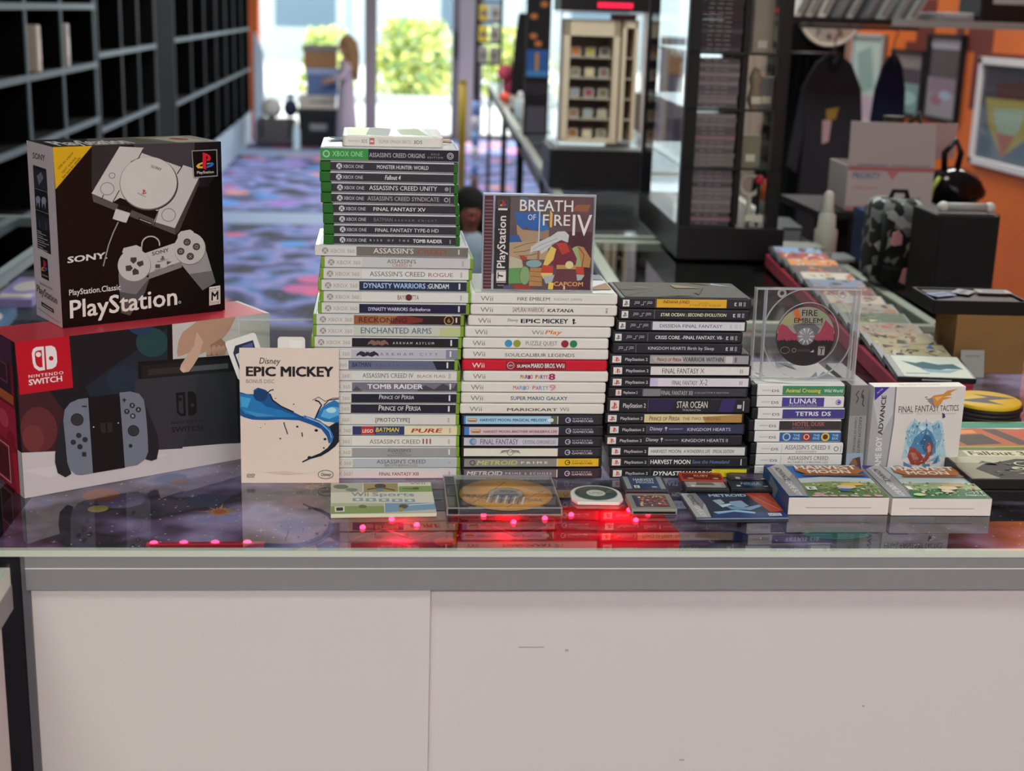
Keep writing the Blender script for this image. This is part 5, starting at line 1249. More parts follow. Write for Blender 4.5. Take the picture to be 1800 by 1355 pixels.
P.ell(692, 597, 62, 60, '#77727a', 24)
q.build('disc', dk)
q = Part(); Mh = Matrix.Translation((0, -0.0014, 0)) @ Matrix.Rotation(R_(90), 4, 'X')
q.lathe([(0.0, 0.0), (0.012, 0.0), (0.0118, 0.0012), (0.006, 0.002), (0.0, 0.002)], RIMP, seg=24, M=Mh)
for i in range(10):
    a = i * math.pi / 5
    q.tube([Mh @ Vector((0.005 * math.cos(a), 0.005 * math.sin(a), 0.0018)), Mh @ Vector((0.0112 * math.cos(a), 0.0112 * math.sin(a), 0.0016))], 0.0007, mat('#cfcad0', 0.1), 6)
q.build('hub', dk)

# ================================================================== SMALL BOXES, RIGHT
SILV = '#8c898c'
t_ = thing('game_box', 'narrow grey carton standing on edge right of the short rightmost stack', 'game box', (0.6305, 1.7265, ZC + 0.0004), R_(-1.5), rot=(0, R_(-1.2), R_(-1.5)))
W, D, H = 0.0235, 0.12, 0.127
carton(t_, W, D, H, mat('#7d7a7a', 0.35), 0.0006)
q = Part()
P = Panel(q, (0, 0, H), (W, 0, 0), (0, 0, -H), base='#858282', rough=0.32)
P.rect(0, 0, 1, 0.33, '#6f6c6c'); P.rect(0, 0.74, 1, 1, '#8a98ac'); P.poly([(0.1, 0.9), (0.4, 0.8), (0.8, 0.78), (0.95, 0.95), (0.9, 1), (0.1, 1)], '#5a3b30'); P.poly([(0.25, 0.84), (0.5, 0.79), (0.7, 0.86), (0.45, 0.92)], '#7d5a48')
P.line([(0.45, 0.06), (0.3, 0.1), (0.45, 0.14), (0.35, 0.19)], 0.012, '#3a3738', wx=0.06); P.line([(0.7, 0.05), (0.62, 0.1), (0.75, 0.14), (0.7, 0.2), (0.8, 0.23)], 0.014, '#3a3738', wx=0.07); P.ell(0.68, 0.12, 0.08, 0.02, '#3a3738', 12)
P.text('KINGDOM HEARTS', 0.58, 0.345, 0.58, 0.74, 0.16, '#3d3a3b', up=(0.17, 0), sc=True, bold=0.6); P.text('CHAIN OF MEMORIES', 0.34, 0.345, 0.34, 0.73, 0.13, '#4a4647', up=(0.13, 0), sc=True, bold=0.4)
q.build('spine_print', t_)

t_ = thing('game_box', 'white carton with a blue castle picture standing upright at the right', 'game box', (0.6565, 1.7185, ZC + 0.0004), R_(2.2))
W, D, H = 0.127, 0.022, 0.127
carton(t_, W, D, H, mat('#c9c2c0', 0.35), 0.0006)
q = Part()
P = Panel(q, (0, 0, H), (W, 0, 0), (0, 0, -H), ref=((250, 160), (1195, 160), (1128, 1040), (203, 1040)), base='#c2bab9', rough=0.32)
P.poly([(250, 160), (470, 160), (458, 500), (430, 750), (395, 1045), (200, 1045)], '#97949a'); P.poly([(250, 160), (460, 160), (450, 420), (330, 640), (240, 300)], '#aaa7ac')
P.line([(470, 160), (460, 500), (432, 750), (398, 1040)], 14, '#6f6a70'); P.poly([(250, 160), (405, 160), (255, 290)], '#3a3184'); P.text('ONLY FOR', 282, 228, 338, 182, 16, '#b5aed0', bold=1)
P.text('GAME BOY', 352, 980, 352, 640, 62, '#c9c5c8', up=(-62, 0), bold=1.6); P.text('ADVANCE', 352, 622, 376, 240, 48, '#2a2629', up=(-48, 0), bold=2)
P.text('FINAL FANTASY', 506, 410, 925, 398, 62, '#453e41', up=(0, -62), sc=True, bold=0.4); P.text('TACTICS', 935, 398, 1128, 394, 56, '#453e41', up=(0, -56), sc=True, bold=0.4)
P.line([(525, 418), (660, 418)], 4, '#8a8486'); P.line([(985, 424), (1100, 422)], 4, '#8a8486'); P.text('ADVANCE', 690, 432, 940, 428, 26, '#aaa3a4', up=(0, -26))
P.poly([(800, 300), (860, 245), (960, 230), (1000, 200), (1115, 178), (1035, 220), (1050, 240), (960, 262), (1060, 262), (960, 290), (940, 330), (880, 360), (840, 330)], '#b97c3a'); P.poly([(870, 262), (960, 250), (900, 300)], '#d09a58'); P.line([(770, 262), (800, 258), (785, 275), (830, 290)], 8, '#55505c'); P.poly([(800, 280), (850, 262), (870, 330), (900, 370), (860, 350)], '#77707c'); P.poly([(958, 412), (985, 425), (995, 455), (965, 470)], '#3d3a66')
BL = ('#47749a', '#7a9db5', '#9ab2bf', '#335479')
P.poly([(560, 850), (590, 700), (600, 560), (640, 500), (680, 470), (740, 520), (800, 490), (860, 520), (920, 480), (965, 510), (985, 600), (1000, 730), (1020, 840), (900, 830), (650, 840)], BL[2])
P.poly([(600, 700), (620, 570), (670, 500), (720, 540), (720, 620), (640, 760)], BL[1]); P.poly([(960, 700), (975, 590), (920, 500), (860, 545), (880, 640), (920, 760)], BL[1])
P.poly([(640, 760), (680, 660), (740, 600), (800, 560), (860, 600), (905, 690), (910, 800), (860, 830), (700, 800)], BL[0]); P.poly([(740, 700), (790, 620), (850, 640), (890, 740), (800, 800)], BL[3]); P.ell(760, 560, 40, 22, '#a8c4d2', 14)
P.line([(798, 470), (800, 520)], 6, BL[1]); P.line([(675, 465), (680, 500)], 6, BL[1])
P.poly([(620, 830), (640, 740), (690, 750), (740, 790), (790, 850), (820, 790), (800, 730), (840, 690), (880, 740), (870, 800), (820, 880), (740, 920), (660, 910)], '#8a3f38'); P.poly([(650, 790), (700, 800), (740, 860), (680, 870)], '#a5685a'); P.poly([(820, 740), (850, 720), (860, 780), (830, 800)], '#b0826c')
P.poly([(850, 870), (940, 820), (960, 880), (880, 910), (930, 900)], '#6f94b5'); P.poly([(580, 880), (640, 910), (690, 930), (640, 945), (585, 920)], '#55749a'); P.poly([(770, 910), (850, 905), (860, 930), (800, 945)], '#55749a')
rnd = random.Random(12)
for i in range(170):
    x = rnd.uniform(590, 985); y = rnd.uniform(505, 850) if i % 3 else rnd.uniform(500, 640)
    if y < 560 and 660 > x or y < 545 and x > 940: continue
    s_ = rnd.uniform(5, 15)
    P.poly([(x + rnd.uniform(-s_, s_), y + rnd.uniform(-s_ * 1.6, s_ * 1.6)) for _ in range(4)], rnd.choice(('#2b5480', '#47749a', '#7a9db5', '#a9c0ca', '#3a6690', '#c0cdd2', '#5d88a8')))
for i in range(70):
    x, y = rnd.uniform(632, 880), rnd.uniform(730, 915)
    if (x - 755) ** 2 / 15000 + (y - 730) ** 2 / 9000 < 0.55: continue
    s_ = rnd.uniform(5, 13)
    P.poly([(x + rnd.uniform(-s_, s_), y + rnd.uniform(-s_, s_)) for _ in range(4)], rnd.choice(('#8a3f38', '#a5685a', '#b58a72', '#6a2c2a', '#9a4f44', '#c0a08a')))
P.ring(508, 955, 66, 48, 8, '#8f8a80', 30); P.ell(508, 955, 56, 40, '#b5afa6', 24); P.rect(478, 945, 540, 955, '#8f8a80')
P.rect(1018, 884, 1115, 1010, '#2a272a'); P.rect(1026, 906, 1107, 1000, '#c6bfbd'); P.text('E', 1040, 980, 1094, 978, 62, '#2a272a', up=(8, -62), bold=3)
q.build('front_print', t_)
q = Part(); P = Panel(q, (0, D, H), (W, 0, 0), (0, -D, 0), base='#cfc7bf', rough=0.35); P.t('FINAL FANTASY TACTICS ADVANCE', 0.3, 0.75, 0.35, 0.7, '#8a827c'); q.build('top_print', t_)

def farm_box(label, x, y, rz, k):
    t_ = thing('game_box', label, 'game box', (x, y, ZC + 0.0004), R_(rz), group='flat farm game boxes')
    W, D, H = 0.127, 0.124, 0.0225
    carton(t_, W, D, H, mat('#cdbfbb', 0.38), 0.0006)
    q = Part()
    P = Panel(q, (0, D, H), (W, 0, 0), (0, -D, 0), base='#2a62a8' if k == 0 else '#a3b2b2', rough=0.5)
    P.poly([(0.2, 0.42), (0.5, 0.36), (1, 0.40), (1, 0.62), (0.2, 0.62)], '#b9c2c2' if k == 0 else '#b5bfbd')
    P.poly([(0.2, 0.56), (0.6, 0.50), (1, 0.56), (1, 1), (0.2, 1)], '#7f9058' if k == 0 else '#8a9a70'); P.poly([(0.2, 0.78), (0.6, 0.68), (1, 0.72), (1, 1), (0.2, 1)], '#55713f' if k == 0 else '#34613f')
    rnd = random.Random(4 + k)
    for i in range(90):
        a, b = rnd.uniform(0.24, 0.97), rnd.uniform(0.52, 0.92)
        P.ell(a, b, rnd.uniform(0.006, 0.022), rnd.uniform(0.006, 0.02), rnd.choice(('#c9a05a', '#b07a5a', '#d0c4a8', '#8a6a48', '#4c7a3c', '#a9b88a', '#c4a58a', '#d8d0bc', '#4a3a2c', '#3f6a34', '#7a9a58')), 10)
    P.ell(0.66, 0.70, 0.1, 0.06, '#c9b498', 18); P.ell(0.74, 0.62, 0.12, 0.045, '#cfa84a' if k == 0 else '#b59a68', 16); P.ell(0.62, 0.80, 0.06, 0.045, '#3f5f9a' if k == 0 else '#c4b59a', 14)
    for xx in (0.86, 0.9, 0.94): P.ring(xx, 0.84, 0.016, 0.04, 0.006, '#d8d2c6', 12, a=-80, b=80, wy=0.01)
    if k == 0:
        for xx in (0.28, 0.36, 0.45, 0.55, 0.66, 0.78, 0.9): P.ell(xx, 0.975, 0.045, 0.025, '#c9a0a8', 10)
        P.ell(0.32, 0.92, 0.05, 0.04, '#c08f98', 14); P.rect(0.24, 0.70, 0.34, 0.8, '#e0d8cc'); P.text('E', 0.27, 0.78, 0.31, 0.78, 0.06, '#222222', up=(0, -0.06), bold=2)
        P.t('AUTHENTIC', 0.78, 0.99, 0.93, 0.965, '#8a3a58', bold=1.4)
    else:
        P.ell(0.3, 0.91, 0.06, 0.04, '#b5c08a', 16); P.rect(0.24, 0.66, 0.29, 0.76, '#d8d2c6'); P.t('EVERYONE', 0.76, 0.96, 0.91, 0.945, '#b9cfc6', bold=1.4); P.rect(0.74, 0.9, 0.98, 0.955, '#2a5f55') if False else None
    P.poly([(0.3, 0.06), (0.95, 0.06), (0.99, 0.2), (0.9, 0.3), (0.36, 0.3), (0.28, 0.2)], '#a5612f'); P.rect(0.32, 0.31, 0.97, 0.36, '#8a4f28')
    P.t('HARVEST', 0.3, 0.95, 0.02, 0.15, '#e0d6c8', bold=3); P.t('MOON', 0.4, 0.84, 0.175, 0.285, '#e0d6c8', bold=3)
    P.poly([(0, 0), (0.2, 0), (0.225, 0.35), (0.215, 0.7), (0.19, 1), (0, 1)], SILV); P.poly([(0.05, 0), (0.2, 0), (0.215, 0.3), (0.1, 0.55), (0.05, 0.4)], '#a9a7a6'); P.line([(0.205, 0), (0.228, 0.35), (0.218, 0.7), (0.192, 1)], 0.014, '#6a676b')
    P.poly([(0, 0), (0.13, 0), (0, 0.12)], '#3a3184')
    P.text('ADVANCE', 0.075, 0.1, 0.085, 0.52, 0.055, '#2e2a2c', up=(0.06, 0), bold=2); P.text('GAME BOY', 0.07, 0.56, 0.08, 0.97, 0.06, '#d0cccc', up=(0.065, 0), bold=1.6)
    q.build('top_print', t_)
    q = Part(); q.box(0.022, -0.00015, 0.0092, 0.105, 0.0003, 0.0098, mat('#77696a', 0.6)); q.build('flap_slit', t_)
    if k == 0:
        q = Part(); P = Panel(q, (0, D, H), (0, -D, 0), (0, 0, -H), base='#2b5c90'); P.poly([(0.3, 0), (0.6, 0.3), (0.5, 1), (0.2, 1)], '#7a8a96'); P.poly([(0.7, 0.2), (1, 0.1), (1, 1), (0.75, 1)], '#3f5a86'); q.build('side_print', t_)
farm_box('flat farm game box with bright blue sky, left of its twin', 0.5095, 1.5815, -1.0, 0)
farm_box('flat farm game box with pale sky and green field, rightmost of the two', 0.6395, 1.5765, -1.4, 1)

# ================================================================== SMALL THINGS ALONG THE FRONT
t_ = thing('disc_sleeve', 'square cream sleeve with green sports pictures lying flat on the glass', 'disc sleeve', (-0.0505, 1.577, ZC + 0.0004), R_(1.6))
W, D, H = 0.1265, 0.113, 0.005
q = Part(); q.box(0, 0, 0, W, D, H, mat('#c9c2a8', 0.4)); q.build('sleeve', t_, 0.0006)
q = Part()
P = Panel(q, (0, D, H), (W, 0, 0), (0, -D, 0), ref=((95, 272), (740, 250), (780, 462), (92, 488)), base='#c6c0b0', rough=0.5)
P.poly([(95, 275), (300, 268), (300, 328), (94, 336)], '#a5a594'); P.poly([(306, 268), (528, 262), (532, 322), (308, 330)], '#94845a'); P.poly([(534, 284), (745, 276), (752, 316), (538, 324)], '#76904e')
P.ell(160, 295, 50, 16, '#6a685a', 14); P.ell(230, 315, 40, 12, '#77776a', 12); P.ell(415, 284, 38, 16, '#4a4038', 14); P.line([(330, 310), (420, 295), (510, 312)], 9, '#5d4f30'); P.ell(410, 310, 26, 10, '#66788f', 12); P.ell(645, 296, 22, 8, '#5c5238', 12); P.line([(560, 300), (640, 300)], 4, '#4a4a30')
P.text('Wii', 605, 269, 706, 266, 14, '#8a867c', up=(0, -16), bold=0.8)
P.text('Wii', 228, 360, 340, 357, 26, '#85827a', up=(0, -27), bold=1.2); P.text('Sports', 362, 356, 635, 351, 24, '#7d9098', up=(0, -25), bold=1.2)
for x in (235, 320, 405, 490, 572): 
    P.poly([(x, 374), (x + 66, 371), (x + 70, 391), (x + 2, 394)], '#7f95a0'); P.ell(x + 34, 383, 15, 6, '#c9c9c0', 10)
P.poly([(96, 412), (438, 405), (440, 472), (92, 485)], '#7f8f55'); P.poly([(96, 412), (438, 405), (438, 425), (95, 435)], '#a5a88a'); P.ell(300, 432, 28, 12, '#5a6a3a', 12)
P.poly([(445, 405), (772, 395), (779, 450), (447, 470)], '#728fa8'); P.poly([(447, 470), (779, 440), (779, 462), (447, 474)], '#b5b0a8'); P.ell(565, 425, 30, 16, '#5a4a3a', 14); P.ell(550, 448, 18, 16, '#8f8a58', 12); P.line([(600, 415), (760, 400)], 5, '#c9d2d8')
P.poly([(118, 437), (182, 434), (184, 470), (120, 474)], '#d0c9b8'); P.poly([(128, 444), (172, 441), (174, 464), (130, 467)], '#2c2a28')
q.build('top_print', t_)

t_ = thing('disc_case', 'flat disc case holding a golden disc, lying on the glass', 'disc case', (0.0885, 1.5845, ZC + 0.0004), R_(-0.4))
W, D, H = 0.1405, 0.1235, 0.0098
q = Part(); q.box(0.0005, 0.0005, 0, W - 0.0005, D - 0.0005, 0.0012, CLEARP); q.build('base', t_)
q = Part(); q.box(0.016, 0.002, 0.0014, W - 0.002, D - 0.002, 0.0042, mat('#3a373d', 0.3)); q.build('tray', t_, 0.0004)
q = Part(); q.box(0.0015, 0.002, 0.0014, 0.0135, D - 0.002, 0.0086, mat('#1d1b1e', 0.3)); q.build('hinge_strip', t_, 0.0004)
q = Part(); q.box(0.001, 0.001, H - 0.0011, W - 0.001, D - 0.001, H, clear('thin_lid', (0.97, 0.97, 0.97), 1.35)); q.build('lid', t_)
q = Part()
for x0, y0, x1, y1 in ((0, D - 0.0016, W, D), (0, 0, 0.0014, D), (W - 0.0018, 0, W, D), (0.0138, 0.001, 0.0152, D)):
    q.box(x0, y0, 0, x1, y1, H, RIMP)
q.box(0, 0, 0, W, 0.0016, 0.0012, RIMP); q.box(0, 0, H - 0.0012, W, 0.0016, H, RIMP); q.box(0.001, 0.0002, 0.0012, W - 0.001, 0.0006, H - 0.0012, CLEARP)
for x in (0.035, 0.11):
    q.box(x - 0.009, 0.0014, H - 0.0022, x + 0.009, 0.008, H - 0.0012, RIMP)
q.build('rim', t_, 0.0002)
dk = thing('game_disc', 'golden game disc inside the flat case', 'disc', (0.0885 + 0.077, 1.5845 + 0.0615, ZC + 0.0049), R_(-12))
q = Part(); q.lathe([(0.0075, 0), (0.0585, 0), (0.0585, 0.0012), (0.0075, 0.0012), (0.0075, 0)], mat('#c48a3c', 0.28, metal=0.15), seg=64)
P = Panel(q, (-0.06, 0.06, 0.0012), (0.12, 0, 0), (0, -0.12, 0), rough=0.2)
P.ring(0.5, 0.5, 0.485, 0.485, 0.012, '#8a6a3a', 64); P.line([(0.2, 0.85), (0.45, 0.12)], 0.008, '#6a4f30'); P.line([(0.55, 0.92), (0.9, 0.3)], 0.008, '#6a4f30'); P.line([(0.6, 0.45), (0.95, 0.42)], 0.014, '#7d6550')
P.ell(0.5, 0.5, 0.19, 0.19, '#8a8578', 30); P.ring(0.5, 0.5, 0.19, 0.19, 0.012, '#6d5c40', 30); P.ell(0.5, 0.5, 0.13, 0.13, '#6a6a70', 24)
for i in range(9):
    P.line([(0.34 + i * 0.045, 0.56), (0.34 + i * 0.045, 0.80)], 0.02, '#4f5468' if i % 2 else '#c0b8a8')
P.text('PRINCE', 0.06, 0.68, 0.34, 0.7, 0.09, '#5c5a66', bold=1.4); P.text('OF PERSIA', 0.62, 0.70, 0.9, 0.66, 0.07, '#8a6a58', bold=1)
q.build('disc', dk)

t_ = thing('disc_cartridge', 'small white rounded disc cartridge with dark window lying flat', 'disc cartridge', (0.2805, 1.650, ZC + 0.0004), R_(-3))
out = [(-0.0325, -0.018), (-0.026, -0.0315), (0.026, -0.0315), (0.0325, -0.018)] + [(0.0325 * math.cos(R_(a)), 0.0325 * math.sin(R_(a)) ) for a in range(0, 181, 9)]
q = Part(); q.prism(out, 0, 0.0042, mat('#cfcac4', 0.35)); q.build('shell', t_, 0.0008, 2)
q = Part(); q.lathe([(0.0, 0.00425), (0.0265, 0.00425), (0.0265, 0.0045), (0, 0.0045)], mat('#3c4a46', 0.12), c=(0, 0.001, 0), seg=40); q.lathe([(0.0265, 0.0042), (0.0275, 0.0042), (0.0275, 0.0048), (0.0265, 0.0048), (0.0265, 0.0042)], mat('#8f8f8a', 0.3), c=(0, 0.001, 0), seg=40); q.build('window', t_)
q = Part(); P = Panel(q, (-0.0275, 0.0285, 0.00452), (0.055, 0, 0), (0, -0.055, 0)); P.ell(0.5, 0.5, 0.22, 0.22, '#b5b8ae', 28); P.ring(0.5, 0.5, 0.23, 0.23, 0.012, '#5d6a66', 28); P.t('UMD', 0.35, 0.65, 0.43, 0.57, '#7a807a', bold=0.4); P.line([(0.75, 0.35), (0.9, 0.3)], 0.015, '#6a7a76'); P.line([(0.1, 0.65), (0.25, 0.6)], 0.015, '#55655f'); q.build('window_print', t_)

def cart(label, x, y, z, rz, W, D, T, col, art, group, notch=True):
    t_ = thing('game_cartridge', label, 'game cartridge', (x, y, z), R_(rz), group=group)
    q = Part()
    q.prism([(-W/2, -D/2), (W/2, -D/2), (W/2, D/2 - 0.003), (W/2 - 0.004, D/2), (-W/2 + 0.004, D/2), (-W/2, D/2 - 0.003)], 0, T, mat(col, 0.4))
    q.build('shell', t_, 0.0007, 2)
    if notch:
        q = Part(); q.box(-W/2 + 0.002, -D/2 - 0.0002, 0.0012, W/2 - 0.002, -D/2 + 0.003, T * 0.55, BLACK); q.build('connector_slot', t_)
    q = Part(); P = Panel(q, (-W/2 + 0.003, D/2 - 0.006, T), (W - 0.006, 0, 0), (0, -(D - 0.011), 0), rough=0.3)
    art(P); q.build('label', t_)
GCART = 'loose cartridges in front of the stacks'
def art1(P):
    P.rect(0.0, 0, 1, 1, '#3b4a66'); P.rect(0, 0, 0.13, 1, '#8a8f94'); P.rect(0.87, 0, 1, 1, '#8a8f94'); P.rect(0.18, 0.5, 0.82, 1, '#2f3f66'); P.t('HARVEST', 0.25, 0.8, 0.14, 0.34, '#c4ccd4', bold=2); P.t('MOON', 0.3, 0.75, 0.38, 0.56, '#b0bac6', bold=2); P.rect(0.2, 0.72, 0.34, 0.95, '#c9c9c6'); P.t('E', 0.24, 0.3, 0.76, 0.92, '#222222', bold=2); P.ell(0.72, 0.85, 0.08, 0.05, '#a9b0b8', 12)
cart('dark grey cartridge with blue label, farthest left of the loose cartridges', 0.3485, 1.685, ZC + 0.0004, -2, 0.056, 0.058, 0.0065, '#3d3d42', art1, GCART)
def art2(P):
    P.rect(0.08, 0.05, 0.92, 0.95, '#5d4a58'); P.rect(0.08, 0.05, 0.18, 0.95, '#3f3f55')
    rnd = random.Random(9)
    for i in range(60): P.ell(rnd.uniform(0.22, 0.88), rnd.uniform(0.1, 0.9), rnd.uniform(0.02, 0.05), rnd.uniform(0.02, 0.06), rnd.choice(('#b0603a', '#c9a05a', '#8a3a30', '#d0b89a', '#c4562f', '#e0cfae')), 8)
    P.ell(0.75, 0.85, 0.12, 0.05, '#c04a2a', 12)
cart('grey-brown square cartridge with a busy orange label', 0.3435, 1.6125, ZC + 0.0004, -1.5, 0.0565, 0.0575, 0.0075, '#857f78', art2, GCART)
def art3(P):
    P.rect(0, 0.05, 1, 1, '#6e2014'); P.t('RUBY', 0.3, 0.7, 0.2, 0.5, '#c9a06a', bold=2, it=0.4); P.ell(0.5, 0.62, 0.2, 0.1, '#8a3520', 12); P.rect(0.12, 0.75, 0.26, 0.9, '#c4a08a'); P.ell(0.84, 0.8, 0.08, 0.07, '#d0c0b0', 10)
cart('bright red cartridge, the one at the back left of the four', 0.4285, 1.7035, ZC + 0.0004, -3, 0.057, 0.0345, 0.0085, '#b03a28', art3, GCART)
def art4(P):
    P.rect(0, 0.05, 1, 1, '#8f8784'); P.rect(0.1, 0.15, 0.9, 0.9, '#a39c96'); P.poly([(0.3, 0.2), (0.7, 0.2), (0.75, 0.6), (0.25, 0.6)], '#5a4a48'); P.t('METROID', 0.28, 0.72, 0.3, 0.5, '#8a6a60', bold=2); P.rect(0.12, 0.65, 0.22, 0.85, '#d0cac6')
cart('black cartridge with a silver label, front left of the four', 0.4265, 1.6735, ZC + 0.0004, -3, 0.057, 0.0345, 0.008, '#2b292b', art4, GCART)
def art5(P):
    P.rect(0, 0.05, 1, 1, '#3a2f3d'); P.t('CASTLEVANIA', 0.15, 0.85, 0.14, 0.4, '#6f4a7a', bold=1.6); P.rect(0.3, 0.55, 0.62, 0.68, '#6a4f8a'); P.rect(0.1, 0.55, 0.22, 0.9, '#aaa4aa'); P.ell(0.82, 0.8, 0.07, 0.07, '#c9c4c8', 10)
cart('black cartridge with a purple label, back right of the four', 0.4935, 1.7035, ZC + 0.0004, -4, 0.057, 0.0345, 0.008, '#2f2c30', art5, GCART)
def art6(P):
    P.rect(0, 0.05, 1, 1, '#1e2230'); P.t('NINJA', 0.25, 0.75, 0.15, 0.55, '#6f8fb0', bold=2, it=0.5); P.ell(0.55, 0.6, 0.25, 0.12, '#3f5a7a', 14); P.rect(0.12, 0.65, 0.22, 0.9, '#b0b4ba'); P.ell(0.86, 0.8, 0.06, 0.06, '#aab0b8', 10)
cart('black cartridge with a dark blue label, front right of the four', 0.4865, 1.6735, ZC + 0.0004, -4, 0.057, 0.0345, 0.008, '#232225', art6, GCART)
t_ = thing('game_booklet', 'thin blue and red booklet lying in front of the black cartridges', 'booklet', (0.391, 1.565, ZC + 0.0004), R_(0.6))
W, D = 0.1155, 0.088
q = Part(); q.prism([(0, 0.001), (0.01, 0), (W, 0), (W, D), (0.004, D), (0, D - 0.002)], 0, 0.0022, mat('#6f7a8a', 0.4)); q.build('pages', t_, 0.0003)
q = Part(); q.box(0, 0, 0.0022, W, D, 0.0028, mat('#222b48', 0.35))
P = Panel(q, (0, D, 0.0028), (W, 0, 0), (0, -D, 0), base='#20273f', rough=0.3)
P.poly([(0.72, 0), (1, 0), (1, 0.75), (0.85, 0.8), (0.78, 0.4)], '#a03624'); P.line([(0.75, 0.05), (0.97, 0.7)], 0.012, '#c9702f'); P.line([(0.85, 0.02), (0.99, 0.5)], 0.01, '#c06030')
P.poly([(0.2, 0.85), (0.6, 0.8), (1, 0.8), (1, 1), (0.18, 1)], '#26386e'); P.t('METROID', 0.3, 0.72, 0.04, 0.15, '#a9c4d6', bold=2.6)
for pts, c in (([(0.3, 0.3), (0.4, 0.26), (0.42, 0.42), (0.34, 0.5)], '#8fa5b5'), ([(0.48, 0.36), (0.62, 0.32), (0.66, 0.55), (0.55, 0.62), (0.46, 0.5)], '#7f9cb4'), ([(0.4, 0.55), (0.62, 0.6), (0.78, 0.5), (0.8, 0.56), (0.64, 0.72), (0.44, 0.68)], '#6d90b0'), ([(0.22, 0.78), (0.5, 0.7), (0.68, 0.8), (0.66, 0.86), (0.45, 0.78), (0.26, 0.86)], '#8fb0c9'), ([(0.34, 0.5), (0.46, 0.44), (0.48, 0.5), (0.36, 0.6)], '#b5c9d4')):
    P.poly(pts, c)
P.rect(0.8, 0.85, 0.94, 0.95, '#d0ccc8'); P.t('RATED', 0.81, 0.93, 0.87, 0.93, '#222222', bold=1)
P.poly([(0, 0), (0.17, 0), (0.19, 0.5), (0.16, 1), (0, 1)], '#a5a3a4'); P.poly([(0.08, 0), (0.17, 0), (0.19, 0.4), (0.12, 0.7)], '#77757a'); P.text('ADVANCE', 0.05, 0.06, 0.06, 0.48, 0.06, '#2a272a', up=(0.065, 0), bold=2); P.text('GAME BOY', 0.05, 0.54, 0.06, 0.97, 0.06, '#d8d4d2', up=(0.065, 0), bold=1.6)
q.build('cover', t_)

# ================================================================== BESIDE THE FARM BOXES
def flat_case(label, x, y, z, rz, W, D, T, shell, art, group=None, edge=None):
    t_ = thing('game_case', label, 'game case', (x, y, z), R_(rz), group=group)
    q = Part(); q.box(0, 0, 0, W, D, T, mat(shell, 0.35)); q.build('shell', t_, 0.0012, 2)
    q = Part(); P = Panel(q, (0.004, D - 0.004, T), (W - 0.008, 0, 0), (0, -(D - 0.008), 0), rough=0.55)
    art(P); q.build('cover_insert', t_)
    if edge:
        q = Part(); P = Panel(q, (0.002, 0, T - 0.001), (W - 0.004, 0, 0), (0, 0, -(T - 0.002)), rough=0.3); edge(P); q.build('spine_insert', t_)
    return t_
def f3(P):
    P.rect(0, 0, 1, 1, '#88876f'); P.poly([(0, 0.3), (1, 0.22), (1, 0.5), (0, 0.5)], '#a3a08a'); P.poly([(0, 0.0), (1, 0.0), (1, 0.06), (0, 0.05)], '#5f5e4c')
    P.rect(0.17, 0.07, 0.66, 0.27, '#bdb696'); P.t('Fallout 3', 0.2, 0.63, 0.1, 0.23, '#33331f', bold=2.4)
    P.poly([(0.1, 0.7), (0.2, 0.55), (0.34, 0.47), (0.5, 0.36), (0.7, 0.38), (0.9, 0.46), (1, 0.44), (1, 1), (0.2, 1)], '#22231f')
    rnd = random.Random(2)
    for i in range(60):
        a = rnd.uniform(0.22, 0.99); b = rnd.uniform(0.42, 0.98)
        P.poly([(a + rnd.uniform(-.06, .06), b + rnd.uniform(-.05, .05)) for _ in range(4)], rnd.choice(('#15150f', '#3d3e37', '#5d5e52', '#8a8b7c', '#2c2d27', '#a5a694')))
    for a, b, r in ((0.5, 0.55, 0.07), (0.66, 0.5, 0.05), (0.42, 0.7, 0.05)): P.ring(a, b, r, r * 1.1, 0.018, '#a9aa98', 18)
GFL = 'flat game cases beside the farm boxes'
flat_case('black game case at the bottom of the low pile right of the farm boxes', 0.766, 1.63, ZC + 0.0004, -2, 0.19, 0.134, 0.0142, '#161416', lambda P: P.rect(0, 0, 1, 1, '#1f1d1f'), GFL)
flat_case('game case with bleak grey-green cover on top of the low right pile', 0.764, 1.632, ZC + 0.0148, -1, 0.19, 0.134, 0.0142, '#1b1a1b', f3, GFL)
def f4(P):
    P.rect(0, 0, 1, 1, '#c9c4b2'); P.rect(0.35, 0, 1, 0.25, '#2f7a6a'); P.poly([(0.1, 0.3), (0.45, 0.25), (0.8, 0.3), (1, 0.25), (1, 1), (0.1, 1)], '#a5542f'); P.poly([(0.5, 0.3), (0.62, 0.3), (0.75, 0.95), (0.62, 0.95)], '#4a3a30'); P.poly([(0.15, 0.55), (0.45, 0.5), (0.5, 0.9), (0.2, 0.95)], '#3a2f2a'); P.poly([(0.7, 0.45), (1, 0.4), (1, 0.8), (0.8, 0.8)], '#b8452a'); P.poly([(0.2, 0.36), (0.42, 0.32), (0.42, 0.46), (0.22, 0.5)], '#c9803f')
def f4e(P):
    P.rect(0, 0, 1, 1, '#cfcac0'); P.rect(0.4, 0, 1, 1, '#6fa53a'); P.rect(0.75, 0, 1, 1, '#9fc04a'); P.rect(0.5, 0.1, 0.56, 0.9, '#3f6a28')
flat_case('game case with orange cover and green spine, behind the grey-green one', 0.79, 1.79, ZC + 0.0004, 1, 0.19, 0.125, 0.021, '#7fa53a', f4, GFL, f4e)
flat_case('pale game case lying farthest right beyond the low right pile', 0.972, 1.64, ZC + 0.0004, 6, 0.14, 0.13, 0.014, '#5a6a86', lambda P: (P.rect(0, 0, 1, 1, '#8f9ab0'), P.ell(0.2, 0.5, 0.18, 0.3, '#b5683a', 14)), GFL)
